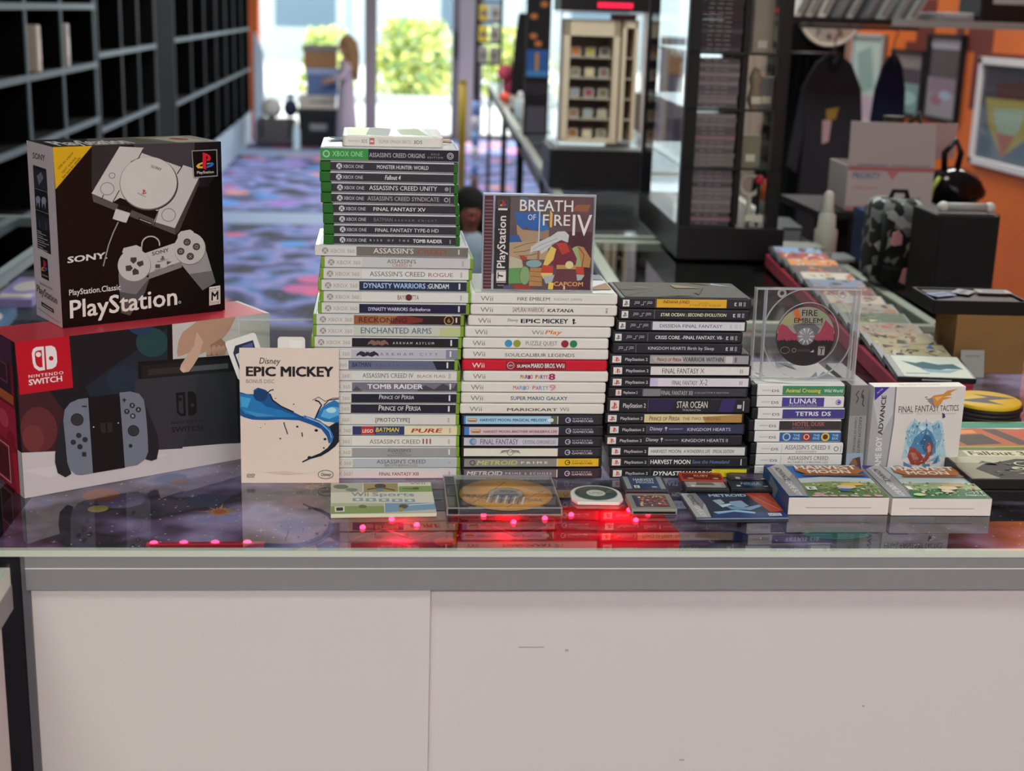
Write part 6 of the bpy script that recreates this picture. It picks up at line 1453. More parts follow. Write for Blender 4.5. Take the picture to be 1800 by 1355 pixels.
# round coasters
for i in range(6):
    top = i == 5
    t_ = thing('coaster', 'bright yellow round coaster with a black zigzag bolt on top of its stack' if top else '%s dark coaster counting up in the round stack under the yellow one' % ('lowest', 'second', 'third', 'fourth', 'fifth')[i], 'coaster', (0.938 + 0.002 * math.sin(i * 2), 1.985, ZC + 0.0006 + i * 0.0062), i * 0.4, 'stack of round coasters')
    q = Part(); q.lathe([(0.0, 0), (0.051, 0), (0.052, 0.001), (0.052, 0.005), (0.051, 0.0058), (0, 0.0058)], mat('#c29a22' if top else '#2a1f22', 0.5), seg=48); q.build('disc', t_)
    if top:
        t_.rotation_euler = (0, 0, 0)
        q = Part(); P = Panel(q, (-0.052, 0.052, 0.0058), (0.104, 0, 0), (0, -0.104, 0)); P.poly([(0.02, 0.56), (0.56, 0.40), (0.40, 0.20), (0.98, 0.46), (0.5, 0.56), (0.64, 0.82)], '#221d14'); q.build('print', t_)
# ================================================================== LEFT: BLACK CUBBY SHELVES
EDGE = mat('#67767c', 0.5, k=0.98)
EDGE2 = mat('#484a4e', 0.5, k=0.85)
CUB = mat('#050506', 0.9, k=0.6)
CUB.node_tree.nodes['Principled BSDF'].inputs['Specular IOR Level'].default_value = 0.15
def cubby(label, y0, y1, ys, zs, x=-1.46, depth=0.34, ztop=2.6, vm=EDGE):
    t_ = thing('cubby_shelf', label, 'shelf', (x, y0, 0.0), group='black cubby shelves along the left wall')
    L = y1 - y0
    q = Part(); q.box(-depth - 0.02, 0, 0.36, -depth, L, ztop, CUB); q.build('back_panel', t_)
    for y in ys:
        q = Part(); q.box(-depth, y - y0 - 0.012, 0.36, -0.004, y - y0 + 0.012, ztop, CUB); q.box(-0.004, y - y0 - 0.013, 0.36, 0.004, y - y0 + 0.013, ztop, vm); q.build('divider', t_)
    for z in zs:
        q = Part(); q.box(-depth, 0, ZC + z - 0.012, 0.002, L, ZC + z + 0.012, CUB); q.box(0.002, 0, ZC + z - 0.014, 0.009, L, ZC + z + 0.014, EDGE); q.build('shelf_board', t_)
    q = Part(); q.box(-depth - 0.02, 0, 0.345, 0.0, L, 0.36, CUB); q.build('base_board', t_)
cubby('nearest black cubby shelf with pale blue edges, upper left corner', 4.4, 7.68, (4.42, 4.72, 5.45, 6.19, 6.88, 7.66), (0.84, 0.555, 0.262, -0.02, -0.30, -0.56))
cubby('middle black cubby shelf with tall narrow openings', 7.72, 9.75, (7.74, 8.45, 9.05, 9.73), (0.70, 0.305, -0.085, -0.47), vm=EDGE2)
cubby('farthest long black cubby shelf, nearest the shop window', 10.62, 16.85, (10.64, 11.6, 12.5, 13.4, 14.25, 15.1, 15.95, 16.83), (0.78, 0.32, -0.135), vm=EDGE2)
p = Part(); p.box(-1.9, 9.77, 0, -1.46, 10.6, 3.2, CUB); struct(p.build('trim_5'))
for i, (y, z, h, c) in enumerate(((6.45, 0.275, 0.2, '#b5aa9a'), (7.05, 0.275, 0.2, '#a09c98'), (6.5, -0.287, 0.2, '#7a6a60'))):
    lab = ('cream item standing in the nearest shelf, second row, left of its twin', 'grey-white item standing in the nearest shelf, second row, right of its twin', 'brown item in the nearest shelf just above the black console box')[i]
    t_ = thing('boxed_item', lab, 'box', (-1.515, y, ZC + z), 0, 'items left in the cubby shelf')
    q = Part(); q.box(-0.05, -0.035, 0, 0.05, 0.035, h, mat(c, 0.5)); q.build('box', t_, 0.004)
    q = Part(); q.box(0.0502, -0.025, h * 0.25, 0.051, 0.025, h * 0.7, mat('#c9c2b6', 0.5)); q.build('label', t_)
# low glass case at the far left edge
t_ = thing('display_case', 'low glass case of colourful packets at the left edge behind the boxes', 'display case', (-1.24, 2.72, 0), R_(0))
q = Part(); q.box(0, 0, 0, 0.42, 1.3, ZC - 0.16, mat('#2d3038', 0.5)); q.build('base', t_)
q = Part(); q.box(0, 0, ZC - 0.012, 0.42, 1.3, ZC - 0.004, GLASS); q.build('glass_top', t_)
q = Part()
for a in ((0, 0, 0.42, 0.02), (0, 1.28, 0.42, 1.3), (0.4, 0, 0.42, 1.3), (0, 0, 0.02, 1.3)): q.box(a[0], a[1], ZC - 0.03, a[2], a[3], ZC - 0.002, mat('#7d8688', 0.4))
q.box(0.40, 0.0, ZC - 0.16, 0.42, 0.02, ZC - 0.03, ALU); q.box(0.40, 1.28, ZC - 0.16, 0.42, 1.3, ZC - 0.03, ALU)
q.build('rim', t_)
rnd = random.Random(21)
for i in range(9):
    x, y = -1.16 + 0.13 * (i % 3), 2.86 + 0.4 * (i // 3)
    c1, c2 = ('#5b6fa0', '#a08a4a', '#7a4f80', '#8a8f9a', '#b5a05a', '#4f6a8a', '#9a5a5a', '#6a7a6a', '#8a7fb0')[i], ('#c9b06a', '#3f3a4a', '#c9c2c0')[i % 3]
    t2 = thing('card_packet', 'colourful packets lying in the low glass case at the left edge', 'packet', (x, y, ZC - 0.158), rnd.uniform(-0.15, 0.15), 'packets in the low glass case')
    q = Part(); q.box(-0.05, -0.15, 0, 0.05, 0.15, 0.02, mat(c1, 0.4)); P = Panel(q, (-0.05, 0.15, 0.02), (0.1, 0, 0), (0, -0.3, 0)); P.ell(0.5, 0.4, 0.35, 0.25, c2, 14); P.rect(0.1, 0.75, 0.9, 0.9, c2); q.build('packet', t2)

# ================================================================== BY THE SHOP WINDOW
def simple_box(name, label, cat, x, y, z, W, D, H, col, lid=None, rz=0, group=None, lidname='lid', band=None):
    t_ = thing(name, label, cat, (x, y, z), R_(rz), group)
    q = Part(); q.box(-W/2, -D/2, 0, W/2, D/2, H, mat(col, 0.6)); q.build('box', t_, 0.01)
    if lid:
        q = Part(); q.box(-W/2 - 0.012, -D/2 - 0.012, H - 0.07, W/2 + 0.012, D/2 + 0.012, H, mat(lid, 0.5)); q.build(lidname, t_, 0.008)
    if band:
        q = Part(); q.box(-W*0.2, -D/2 - 0.004, H*0.45, W*0.25, -D/2 + 0.001, H*0.62, mat(band, 0.5)); q.build('label', t_)
    return t_
simple_box('storage_tote', 'black plastic tote at the bottom of the pile by the window', 'tote', -0.655, 16.5, 0, 0.43, 0.4, 0.43, '#1b1b1e', lid='#222225', band='#77787a')
simple_box('carton', 'whitish carton resting on the black tote by the window', 'carton', -0.655, 16.5, 0.432, 0.42, 0.38, 0.15, '#b5aea0', band='#7a7468')
simple_box('storage_tote', 'clear blue tote on the whitish carton by the window', 'tote', -0.60, 16.5, 0.584, 0.35, 0.34, 0.30, '#56688f', lid='#8a9ab8')
simple_box('carton', 'brown carton with grey lid on top of the pile by the window', 'carton', -0.62, 16.5, 0.886, 0.37, 0.34, 0.25, '#8f6a48', lid='#77756f')
t_ = thing('duffel_bag', 'dark grey bag slumped on the floor left of the black tote', 'bag', (-1.12, 16.4, 0), R_(4))
q = Part(); q.box(-0.24, -0.16, 0, 0.24, 0.16, 0.31, mat('#4a474a', 0.8)); q.build('body', t_, 0.06, 4, shade=True)
for x in (-0.17, 0.15):
    q = Part(); q.tube([(x, -0.165, 0.12), (x, -0.166, 0.22), (x * 0.98, -0.15, 0.305), (x * 0.95, 0.1, 0.315), (x, 0.155, 0.29)], 0.014, mat('#2a282a', 0.7)); q.build('strap', t_)
t_ = thing('ball', 'off-white round ball lying on the dark grey bag', 'ball', (-1.175, 16.36, 0.428)); q = Part(); q.ball((0, 0, 0), 0.115, mat('#b0aca4', 0.6), 20, 14); q.build('ball', t_)
q = Part(); q.lathe([(0.112, -0.004), (0.117, -0.004), (0.117, 0.004), (0.112, 0.004), (0.112, -0.004)], mat('#77746f', 0.6), M=Matrix.Rotation(0.6, 4, 'X')); q.build('seam', t_)
t_ = thing('sack', 'crumpled dark blue sack beside the off-white ball', 'sack', (-0.965, 16.45, 0.325)); q = Part(); q.ball((0, 0, 0.1), (0.082, 0.1, 0.1), mat('#2a2a44', 0.7), 14, 9); q.build('body', t_); q = Part(); q.lathe([(0.02, 0.2), (0.035, 0.235), (0.05, 0.26), (0.0, 0.25)], mat('#33334f', 0.7), seg=12); q.build('tied_neck', t_)
t_ = thing('folded_cloth', 'pale blue cloth draped against the wall left of the bags', 'cloth', (-1.33, 16.7, 0)); q = Part()
for i in range(5): q.tube([(0.02 * i - 0.04, 0.0, 0.0), (0.02 * i - 0.05, 0.02, 0.6), (0.02 * i - 0.045, 0.0, 1.25 - i * 0.05)], [0.03, 0.025, 0.02], mat('#a9b9c9', 0.7), 8)
q.build('cloth', t_)
t_ = thing('water_bottle', 'clear bottle standing between the bag and the black tote', 'bottle', (-0.875, 15.95, 0)); q = Part(); q.lathe([(0.04, 0), (0.042, 0.02), (0.042, 0.2), (0.03, 0.25), (0.016, 0.28)], mat('#b5c9cf', 0.2)); q.build('body', t_); q = Part(); q.lathe([(0.018, 0.28), (0.018, 0.31), (0, 0.31)], mat('#d8dcdc', 0.4), seg=16); q.build('cap', t_)

# ------------------------------------------------------------------ people
def skin_body(name, parent, verts, edges, radii, m, sub=2):
    me = bpy.data.meshes.new(name)
    me.from_pydata(verts, edges, [])
    o = bpy.data.objects.new(name, me); COL.objects.link(o)
    md = o.modifiers.new('skin', 'SKIN')
    for i, r in enumerate(radii):
        sv = me.skin_vertices[0].data[i]
        sv.radius = r if isinstance(r, tuple) else (r, r)
        sv.use_root = (i == 0)
    md.use_smooth_shade = True
    sb = o.modifiers.new('sub', 'SUBSURF'); sb.levels = sub; sb.render_levels = sub
    dg = bpy.context.evaluated_depsgraph_get(); dg.update()
    nm = bpy.data.meshes.new_from_object(o.evaluated_get(dg))
    bpy.data.objects.remove(o)
    nm.materials.clear(); nm.materials.append(m)
    o = bpy.data.objects.new(name, nm); COL.objects.link(o)
    for pl in nm.polygons: pl.use_smooth = True
    o.parent = parent
    return o
def person(label, loc, rz, h, skin, dress, hair, arms, long_hair=True, lean=0.0, dress_prof=None):
    """a standing child; local -y is the way they face; h = height"""
    k = h / 1.28
    t_ = thing('person', label, 'person', loc, rz)
    S = lambda *v: tuple(a * k for a in v)
    v = [S(0, 0, 0.66), S(0, 0.005, 0.80), S(0, 0.01, 0.95), S(0, 0.008, 1.02), S(0, -0.005, 1.10), S(0, -0.012, 1.19),
         S(-0.06, 0, 0.62), S(-0.065, -0.01, 0.34), S(-0.065, 0.015, 0.06), S(-0.07, -0.07, 0.03),
         S(0.06, 0, 0.62), S(0.065, -0.01, 0.34), S(0.065, 0.015, 0.06), S(0.07, -0.07, 0.03)]
    e = [(0, 1), (1, 2), (2, 3), (3, 4), (4, 5), (0, 6), (6, 7), (7, 8), (8, 9), (0, 10), (10, 11), (11, 12), (12, 13)]
    r = [(0.10, 0.075), (0.085, 0.065), (0.085, 0.06), (0.036, 0.036), (0.075, 0.08), (0.075, 0.085), 0.065, 0.045, 0.028, 0.025, 0.065, 0.045, 0.028, 0.025]
    for s in (-1, 1):
        i = len(v)
        sh, el, wr, hd = arms[0 if s < 0 else 1]
        v += [S(*sh), S(*el), S(*wr), S(*hd)]; e += [(2, i), (i, i+1), (i+1, i+2), (i+2, i+3)]; r += [0.036, 0.027, 0.02, 0.022]
        # five short finger chains rooted in the palm
        d = (Vector(hd) - Vector(wr)).normalized(); sd = d.orthogonal().normalized(); up = d.cross(sd)
        for f in range(4):
            b = Vector(hd) + sd * (0.012 * (f - 1.5)); q1 = b + d * (0.03 + 0.004 * (1.5 - abs(f - 1.5))); q2 = q1 + d * 0.02 - up * 0.01
            j = len(v); v += [S(*q1), S(*q2)]; e += [(i+3, j), (j, j+1)]; r += [0.0075, 0.006]
        b = Vector(hd) + sd * 0.026 - d * 0.005; b2 = b + d * 0.024 + sd * 0.008
        j = len(v); v += [S(*b), S(*b2)]; e += [(i+3, j), (j, j+1)]; r += [0.009, 0.007]
    r = [(a[0]*k, a[1]*k) if isinstance(a, tuple) else a * k for a in r]
    sk = mat(skin, 0.5)
    skin_body('body', t_, v, e, r, sk)
    q = Part()
    q.ball(S(0, -0.092, 1.135), tuple(a*k for a in (0.011, 0.016, 0.016)), sk, 10, 7)
    for s in (-1, 1): q.ball(S(0.076*s, 0.0, 1.14), tuple(a*k for a in (0.01, 0.016, 0.024)), sk, 10, 7)
    q.build('nose_and_ears', t_)
    q = Part()
    for s in (-1, 1): q.ball(S(0.031*s, -0.078, 1.152), tuple(a*k for a in (0.010, 0.006, 0.005)), mat('#a59c94', 0.4), 10, 7); q.ball(S(0.031*s, -0.0845, 1.152), tuple(a*k for a in (0.006, 0.003, 0.006)), mat('#1c1412', 0.2), 10, 7)
    q.build('eyes', t_)
    q = Part(); q.ball(S(0, -0.083, 1.098), tuple(a*k for a in (0.022, 0.008, 0.006)), mat('#9a4f4a', 0.4), 10, 7); q.build('mouth', t_)
    hm = noisy('hair_' + hair.lstrip('#'), hair, hair, 40, rough=0.9)
    q = Part(); q.ball(S(0, 0.018, 1.175), tuple(a*k for a in (0.094, 0.094, 0.098)), hm, 20, 14)
    if long_hair:
        for i in range(11):
            a = R_(-20 + 22 * i)
            x, y = 0.082 * math.cos(a), 0.03 + 0.07 * math.sin(a)
            q.tube([S(x, y, 1.2), S(x * 1.12, y * 1.1 + 0.01, 1.05), S(x * 1.05, y + 0.02, 0.90), S(x * 0.9, y + 0.03, 0.76 + 0.01 * (i % 3))], [0.03*k, 0.034*k, 0.03*k, 0.01*k], hm, 8)
    q.build('hair', t_)
    dm = noisy('dress_' + dress.lstrip('#'), dress, dress, 20, rough=0.8)
    q = Part()
    pr = dress_prof or [(0.15, 0.10), (0.17, 0.12), (0.155, 0.35), (0.13, 0.6), (0.112, 0.76), (0.115, 0.9), (0.10, 0.985), (0.05, 1.015), (0.045, 1.01)]
    seg = 36; vs = []
    for rr, z in pr:
        for j in range(seg):
            a = 2 * math.pi * j / seg
            w = 1 + (0.05 * math.sin(a * 9) if z < 0.6 else 0)
            vs.append(S(rr * w * math.cos(a), rr * w * 0.72 * math.sin(a) + 0.004, z))
    q.add(vs, [[i*seg + j, i*seg + (j+1) % seg, (i+1)*seg + (j+1) % seg, (i+1)*seg + j] for i in range(len(pr)-1) for j in range(seg)], dm, True)
    q.build('dress', t_)
    for s in (0, 1):
        sh, el, wr, hd = arms[s]
        q = Part(); q.tube([S(*(Vector(sh) * 0.98 + Vector((0, 0, 0.004)))), S(*(Vector(sh) * 0.5 + Vector(el) * 0.5)), S(*el), S(*(Vector(el) * 0.15 + Vector(wr) * 0.85))], [0.05*k, 0.046*k, 0.042*k, 0.04*k], dm, 12); q.build('sleeve', t_)
    for s in (-1, 1):
        q = Part(); q.ball(S(0.068*s, -0.03, 0.032), tuple(a*k for a in (0.038, 0.085, 0.032)), mat('#8a6a58', 0.6), 14, 9); q.build('shoe', t_)
    return t_
person('child with long fair hair in a pale lilac dress, reaching toward the boxes', (-0.325, 16.13, 0), R_(-80), 1.28, '#a97f6c', '#a3949f', '#7d5f3c',
       (((-0.115, 0.01, 0.945), (-0.15, -0.05, 0.80), (-0.13, -0.17, 0.74), (-0.12, -0.215, 0.735)), ((0.115, 0.01, 0.945), (0.14, -0.06, 0.81), (0.12, -0.18, 0.78), (0.11, -0.225, 0.775))))
person('child with dark hair and grey-blue clothes half hidden behind the tallest stack', (0.375, 5.5, 0), R_(6), 0.90, '#7d4b3a', '#7f8c99', '#0a0706',
       (((-0.115, 0.01, 0.945), (-0.16, -0.04, 0.78), (-0.13, -0.16, 0.82), (-0.12, -0.20, 0.84)), ((0.115, 0.01, 0.945), (0.16, -0.06, 0.80), (0.105, -0.15, 0.98), (0.085, -0.17, 1.02))), long_hair=True)

# ================================================================== GLASS DISPLAY ROW ALONG THE AISLE
ROWA = R_(-2.75)
def row_unit(label, y0, y1, solid, group='glass counters along the aisle'):
    x0 = 0.515 + (y0 - 2.72) * 0.048
    t_ = thing('display_table', label, 'display counter', (x0, y0, 0), ROWA, group)
    L, Wd = y1 - y0 - 0.03, 0.65
    q = Part(); q.box(0.02, 0.02, ZC - 0.012, Wd - 0.02, L - 0.02, ZC - 0.006, GLASS); q.build('glass_top', t_)
    q = Part()
    for a in ((0, 0, Wd, 0.022), (0, L - 0.022, Wd, L), (0, 0, 0.03, L), (Wd - 0.022, 0, Wd, L)):
        q.box(a[0], a[1], ZC - 0.03, a[2], a[3], ZC - 0.004, mat('#a5a89c', 0.3, k=1.3))
    q.build('top_rail', t_, 0.002)
    q = Part(); q.box(0.005, 0.01, ZC - 0.09, Wd - 0.005, L - 0.01, ZC - 0.08, mat('#1f1a20', 0.5)); q.build('shelf', t_)
    if solid:
        q = Part(); q.box(0.01, 0.005, 0, 0.025, L - 0.005, ZC - 0.03, BLK2); q.box(Wd - 0.025, 0.005, 0, Wd - 0.01, L - 0.005, ZC - 0.03, BLK2); q.box(0.025, 0.005, 0, Wd - 0.025, 0.02, ZC - 0.03, BLK2); q.build('body', t_)
    else:
        for x, y in ((0.005, 0.005), (Wd - 0.035, 0.005), (0.005, L - 0.035), (Wd - 0.035, L - 0.035)):
            q = Part(); q.box(x, y, 0, x + 0.03, y + 0.03, ZC - 0.03, BLACK); q.build('leg', t_)
    return t_
row_unit('glass counter with dark sides, the first beyond the standing fantasy case', 2.72, 3.78, True)
row_unit('glass-topped table on thin black legs under the cream cabinet', 3.82, 5.45, True)
row_unit('glass-topped table on thin black legs, third along the aisle', 5.5, 7.3, False)
row_unit('glass-topped table on thin black legs, fourth along the aisle', 7.35, 9.3, False)
row_unit('glass-topped table on thin black legs, farthest along the aisle', 9.35, 12.4, False)
# cabinet tower: black frame, glass shelves with stacked disc cases
TX0, TX1, TY0, TY1 = 0.765, 1.012, 3.44, 4.15
t_ = thing('display_tower', 'tall glass display tower with black frame and base, full of grey cases', 'display tower', (TX0, TY0, ZC), R_(-2.6))
W, D = TX1 - TX0, TY1 - TY0
q = Part(); q.box(-0.004, -0.004, 0, W + 0.02, D, 0.082, mat('#1a161a', 0.35)); q.build('base', t_, 0.002)
for x, y in ((0, 0), (W - 0.024, 0), (0, D - 0.024), (W - 0.024, D - 0.024)):
    q = Part(); q.box(x - 0.004, y, 0.082, x + 0.026, y + 0.03, 0.85, mat('#131115', 0.35)); q.build('post', t_)
for z in (0.232, 0.376, 0.512):
    q = Part(); q.box(0.0, 0.004, z - 0.006, W, D, z, clear('shelf_glass', (0.9, 0.93, 0.91), 1.5, haze=0.08)); q.box(0.0, 0.0, z - 0.006, W, 0.004, z, mat('#232725', 0.2)); q.build('shelf', t_)
q = Part(); q.box(0.0, 0.0, 0.085, 0.003, D, 0.85, CASEP); q.build('side_glass', t_)
q = Part(); q.box(W - 0.002, 0.0, 0.085, W, D, 0.85, CASEP); q.build('side_glass', t_)
q = Part(); q.box(0.135, 0.02, 0.085, 0.15, 0.16, 0.85, mat('#1a1519', 0.4)); q.build('middle_divider', t_)
q = Part(); q.box(-0.004, 0, 0.85, W + 0.02, D, 0.88, mat('#131115', 0.35)); q.build('top', t_)
TCOL = ['#6d656b', '#77706f', '#5c555c', '#837b80', '#4f484f', '#8a6a72', '#665d66']
rnd = random.Random(5)
Mt = Matrix.Translation((TX0, TY0, ZC)) @ Matrix.Rotation(R_(-2.6), 4, 'Z')
proto = {}
SHN = ('lowest', 'second', 'third', 'top')
for si, (z0, n) in enumerate(((0.083, 13), (0.2325, 12), (0.3765, 11), (0.5125, 13))):
    for i in range(n):
        c = TCOL[rnd.randrange(7)] if si < 3 else ('#2c262c', '#3a2a30', '#4a4450', '#322c33')[rnd.randrange(4)]
        loc = Mt @ Vector((0.0795 + rnd.uniform(-0.002, 0.002), 0.092, z0 + i * 0.0108))
        t2 = thing('disc_case', 'grey-spined disc case stacked on the %s shelf of the glass tower' % SHN[si], 'disc case', loc, R_(-2.6) + rnd.uniform(-0.012, 0.012), 'disc cases stacked on the %s tower shelf' % SHN[si])
        if c not in proto:
            q = Part(); q.box(-0.05, -0.07, 0, 0.05, 0.07, 0.0103, mat(c, 0.25))
            for k in range(3): q.box(-0.035 + 0.02 * k, -0.0704, 0.004, -0.022 + 0.022 * k, -0.07, 0.0066, mat('#837b80', 0.4))
            proto[c] = q.build('case', t2)
        else:
            o = proto[c].copy(); COL.objects.link(o); o.parent = t2
for i, (lab, x, y, z, c, shp) in enumerate((
        ('round white badge on the lowest right shelf of the glass tower', 0.185, 0.06, 0.16, '#b5aea8', 'ring'),
        ('red small ball on the lowest right shelf of the glass tower', 0.206, 0.05, 0.20, '#c02a44', 'ball'),
        ('grey boxed trinket on the second right shelf of the glass tower', 0.18, 0.08, 0.2325, '#7d7766', 'box'),
        ('tan trinket on the third right shelf of the glass tower', 0.182, 0.07, 0.3765, '#8a7a68', 'vase'),
        ('grey trinket on the third right shelf, nearest the post', 0.214, 0.10, 0.3765, '#6f6f72', 'box'),
        ('pale tall boxed trinket on the top right shelf of the glass tower', 0.195, 0.10, 0.5125, '#9a8f80', 'tall'))):
    t2 = thing('trinket', lab, 'trinket', Mt @ Vector((x, y, z if shp in ('box', 'vase', 'tall') else 0.083)), R_(-2.6), 'trinkets in the glass tower')
    q = Part(); m_ = mat(c, 0.4)
    if shp == 'ring': q.lathe([(0.02, -0.004), (0.03, -0.004), (0.03, 0.004), (0.02, 0.004), (0.02, -0.004)], m_, M=Matrix.Translation((0, 0, 0.1)) @ Matrix.Rotation(R_(90), 4, 'X')); q.tube([(0, 0, 0), (0, 0, 0.072)], 0.006, m_)
    elif shp == 'ball': q.ball((0, 0, 0.115), 0.012, m_); q.tube([(0, 0, 0), (0, 0, 0.105)], 0.004, BLACK)
    elif shp == 'vase': q.lathe([(0.012, 0), (0.02, 0.02), (0.012, 0.05), (0.018, 0.07), (0.01, 0.095), (0, 0.1)], m_, seg=16)
    else:
        h = 0.14 if shp == 'tall' else 0.075
        q.box(-0.025, -0.02, 0, 0.025, 0.02, h, m_)
    q.build('body', t2)
    q = Part(); q.box(-0.012, -0.0215, 0.01, 0.012, -0.02, 0.028, mat('#c9c2b0', 0.5)); q.build('tag', t2)
# cream cabinet in a clear case on its black plinth
CX0, CX1, CY = 0.632, 0.925, 4.87
t_ = thing('display_cabinet', 'cream shelf cabinet inside a clear case on a black plinth', 'display cabinet', (CX0, CY, ZC), R_(-2.75))
W = CX1 - CX0
q = Part(); q.box(-0.025, -0.01, 0, W + 0.03, 0.34, 0.135, mat('#161316', 0.4)); q.build('plinth', t_, 0.003)
CREAM = mat('#d2bda6', 0.5)
q = Part()
q.box(0.012, 0.02, 0.165, 0.034, 0.2, 0.575, CREAM); q.box(0.184, 0.02, 0.165, 0.206, 0.2, 0.575, CREAM); q.box(0.012, 0.02, 0.52, 0.206, 0.2, 0.575, CREAM); q.box(0.012, 0.02, 0.158, 0.206, 0.2, 0.17, CREAM)
q.box(0.034, 0.19, 0.17, 0.184, 0.2, 0.52, mat('#8a7f80', 0.6)); q.build('frame', t_)
for z in (0.24, 0.31, 0.38, 0.45):
    q = Part(); q.box(0.034, 0.035, z - 0.005, 0.184, 0.19, z, mat('#a5988c', 0.5)); q.build('shelf', t_)
q = Part(); q.box(0.214, 0.02, 0.165, 0.228, 0.2, 0.575, CREAM); q.box(0.256, 0.02, 0.165, 0.268, 0.2, 0.575, CREAM); q.box(0.214, 0.02, 0.55, 0.268, 0.2, 0.575, CREAM); q.box(0.228, 0.18, 0.165, 0.256, 0.2, 0.55, mat('#7d7276', 0.6))
for z in (0.24, 0.31, 0.38, 0.45): q.box(0.228, 0.03, z - 0.004, 0.256, 0.18, z, mat('#a5988c', 0.5))
q.build('side_shelf', t_)
q = Part()
for a in ((0, 0, 0.003, 0.3), (W - 0.003, 0, W, 0.3), (0, 0, W, 0.003)): q.box(a[0], a[1], 0.14, a[2], a[3], 0.60, CASEP)
q.build('clear_case', t_)
q = Part()
for z in (0.1405, 0.598): q.box(-0.002, -0.002, z - 0.005, W + 0.002, 0.302, z + 0.004, RIMP)
for x in (0, W): q.box(x - 0.004, -0.004, 0.14, x + 0.004, 0.004, 0.60, RIMP)
q.build('case_rim', t_)
q = Part(); q.box(0.2, 0.286, 0.145, W, 0.292, 0.598, mat('#6d6266', 0.6)); q.build('back_board', t_)
q = Part(); q.box(-0.005, -0.005, 0.603, W + 0.01, 0.31, 0.66, mat('#1a1518', 0.4)); q.build('lid', t_)
q = Part(); q.box(0.12, -0.008, 0.615, 0.24, -0.004, 0.632, mat('#d01838', 0.4, emit=1.5)); q.build('red_light', t_)
Mc = Matrix.Translation((CX0, CY, ZC)) @ Matrix.Rotation(R_(-2.75), 4, 'Z')
ROWN = ('bottom', 'second', 'middle', 'fourth', 'top'); COLN = ('left', 'centre', 'right')
cc = [('#8a5a30', '#c4b8a0', '#77706a'), ('#8f6a64', '#8fa0a8', '#b0a488'), ('#8a90a0', '#8f4a64', '#77684a'), ('#7d7868', '#c9b892', '#7d5c58'), ('#b5703a', '#b5a04a', '#5a4c48')]
for r, z in enumerate((0.1705, 0.2405, 0.3105, 0.3805, 0.4505)):
    for c in range(3):
        t2 = thing('game_cartridge', 'small coloured cartridge on the %s row, %s, of the cream cabinet' % (ROWN[r], COLN[c]), 'game cartridge', Mc @ Vector((0.058 + 0.05 * c, 0.07, z)), R_(-2.75), 'cartridges in the cream cabinet')
        q = Part(); q.prism([(-0.017, 0), (0.017, 0), (0.018, 0.028), (0.012, 0.033), (-0.012, 0.033), (-0.018, 0.028)], 0, 0.012, mat('#a59c94', 0.5), M=Matrix.Rotation(R_(90), 4, 'X')); q.build('shell', t2)
        q = Part(); q.box(-0.012, -0.0128, 0.006, 0.012, -0.012, 0.028, mat(cc[r][c], 0.4)); q.build('label', t2)
# things farther down the row
def on_row(y, dx=0.1):
    return 0.515 + (y - 2.72) * 0.048 + dx
t_ = thing('floor_display', 'tall black card display with orange dots and a blue panel', 'card display', (on_row(7.0, 0.075), 7.0, ZC), R_(-3))
q = Part(); q.box(-0.06, 0, -0.0035, 0.06, 0.05, 0.72, mat('#141216', 0.5)); q.build('stand', t_)
q = Part(); P = Panel(q, (-0.06, -0.001, 0.72), (0.12, 0, 0), (0, 0, -0.72), base='#17151a')
P.rect(0.05, 0.42, 0.95, 0.6, '#2f5a9a'); P.rect(0.05, 0.56, 0.95, 0.6, '#3f80b8'); P.rect(0.4, 0.44, 0.55, 0.56, '#b0823a')
for a, b in ((0.7, 0.12), (0.3, 0.2), (0.3, 0.33), (0.5, 0.38)): P.ell(a, b, 0.16, 0.02, '#b0703c', 12)
P.rect(0.0, 0.64, 1, 0.72, '#2a2630'); P.rect(0.1, 0.8, 0.9, 0.98, '#4a4a55'); q.build('print', t_)
t_ = thing('product_rack', 'narrow black rack holding yellow and grey packets, far down the aisle', 'rack', (on_row(10.5, -0.06), 10.5, ZC), R_(-3))
q = Part()
for x in (-0.09, 0.09): q.box(x - 0.01, 0, -0.0035, x + 0.01, 0.02, 0.72, BLACK)
for z in (0.22, 0.37, 0.52, 0.66): q.box(-0.09, 0, z - 0.008, 0.09, 0.02, z + 0.008, BLACK)
q.build('frame', t_)
for r, z in enumerate((0.23, 0.38, 0.53)):
    for c, x in enumerate((-0.042, 0.042)):
        t2 = thing('hanging_packet', 'packet hanging in the narrow black rack, row %s, %s' % (('three', 'two', 'one')[r], ('left', 'right')[c]), 'packet', Vector((on_row(10.5, -0.06), 10.5, ZC)) + Vector((x, -0.012, z)), R_(-3), 'packets in the narrow rack')
        q = Part(); q.box(-0.034, -0.006, 0, 0.034, 0.008, 0.11, mat((('#8a8583', '#8a8080'), ('#c4ab34', '#8f8a86'), ('#b8a03c', '#9a9490'))[r][c], 0.5)); q.build('card', t2)
        q = Part(); q.box(-0.022, -0.008, 0.03, 0.022, -0.006, 0.07, mat('#6a6460', 0.5)); q.build('print', t2)
t_ = thing('plush_bag', 'pink bag slumped against the foot of the narrow rack', 'bag', (on_row(10.2, 0.09), 10.2, ZC + 0.004), 0.4)
q = Part(); q.ball((0, 0, 0.08), (0.05, 0.07, 0.085), mat('#a03a50', 0.6), 14, 9); q.ball((-0.05, -0.02, 0.17), (0.06, 0.05, 0.055), mat('#b8485c', 0.6), 14, 9); q.build('body', t_); q = Part(); q.tube([(-0.06, 0, 0.2), (-0.05, 0, 0.27), (0, 0, 0.26), (0.02, 0, 0.16)], 0.006, mat('#7a2a3a', 0.6)); q.build('strap', t_)
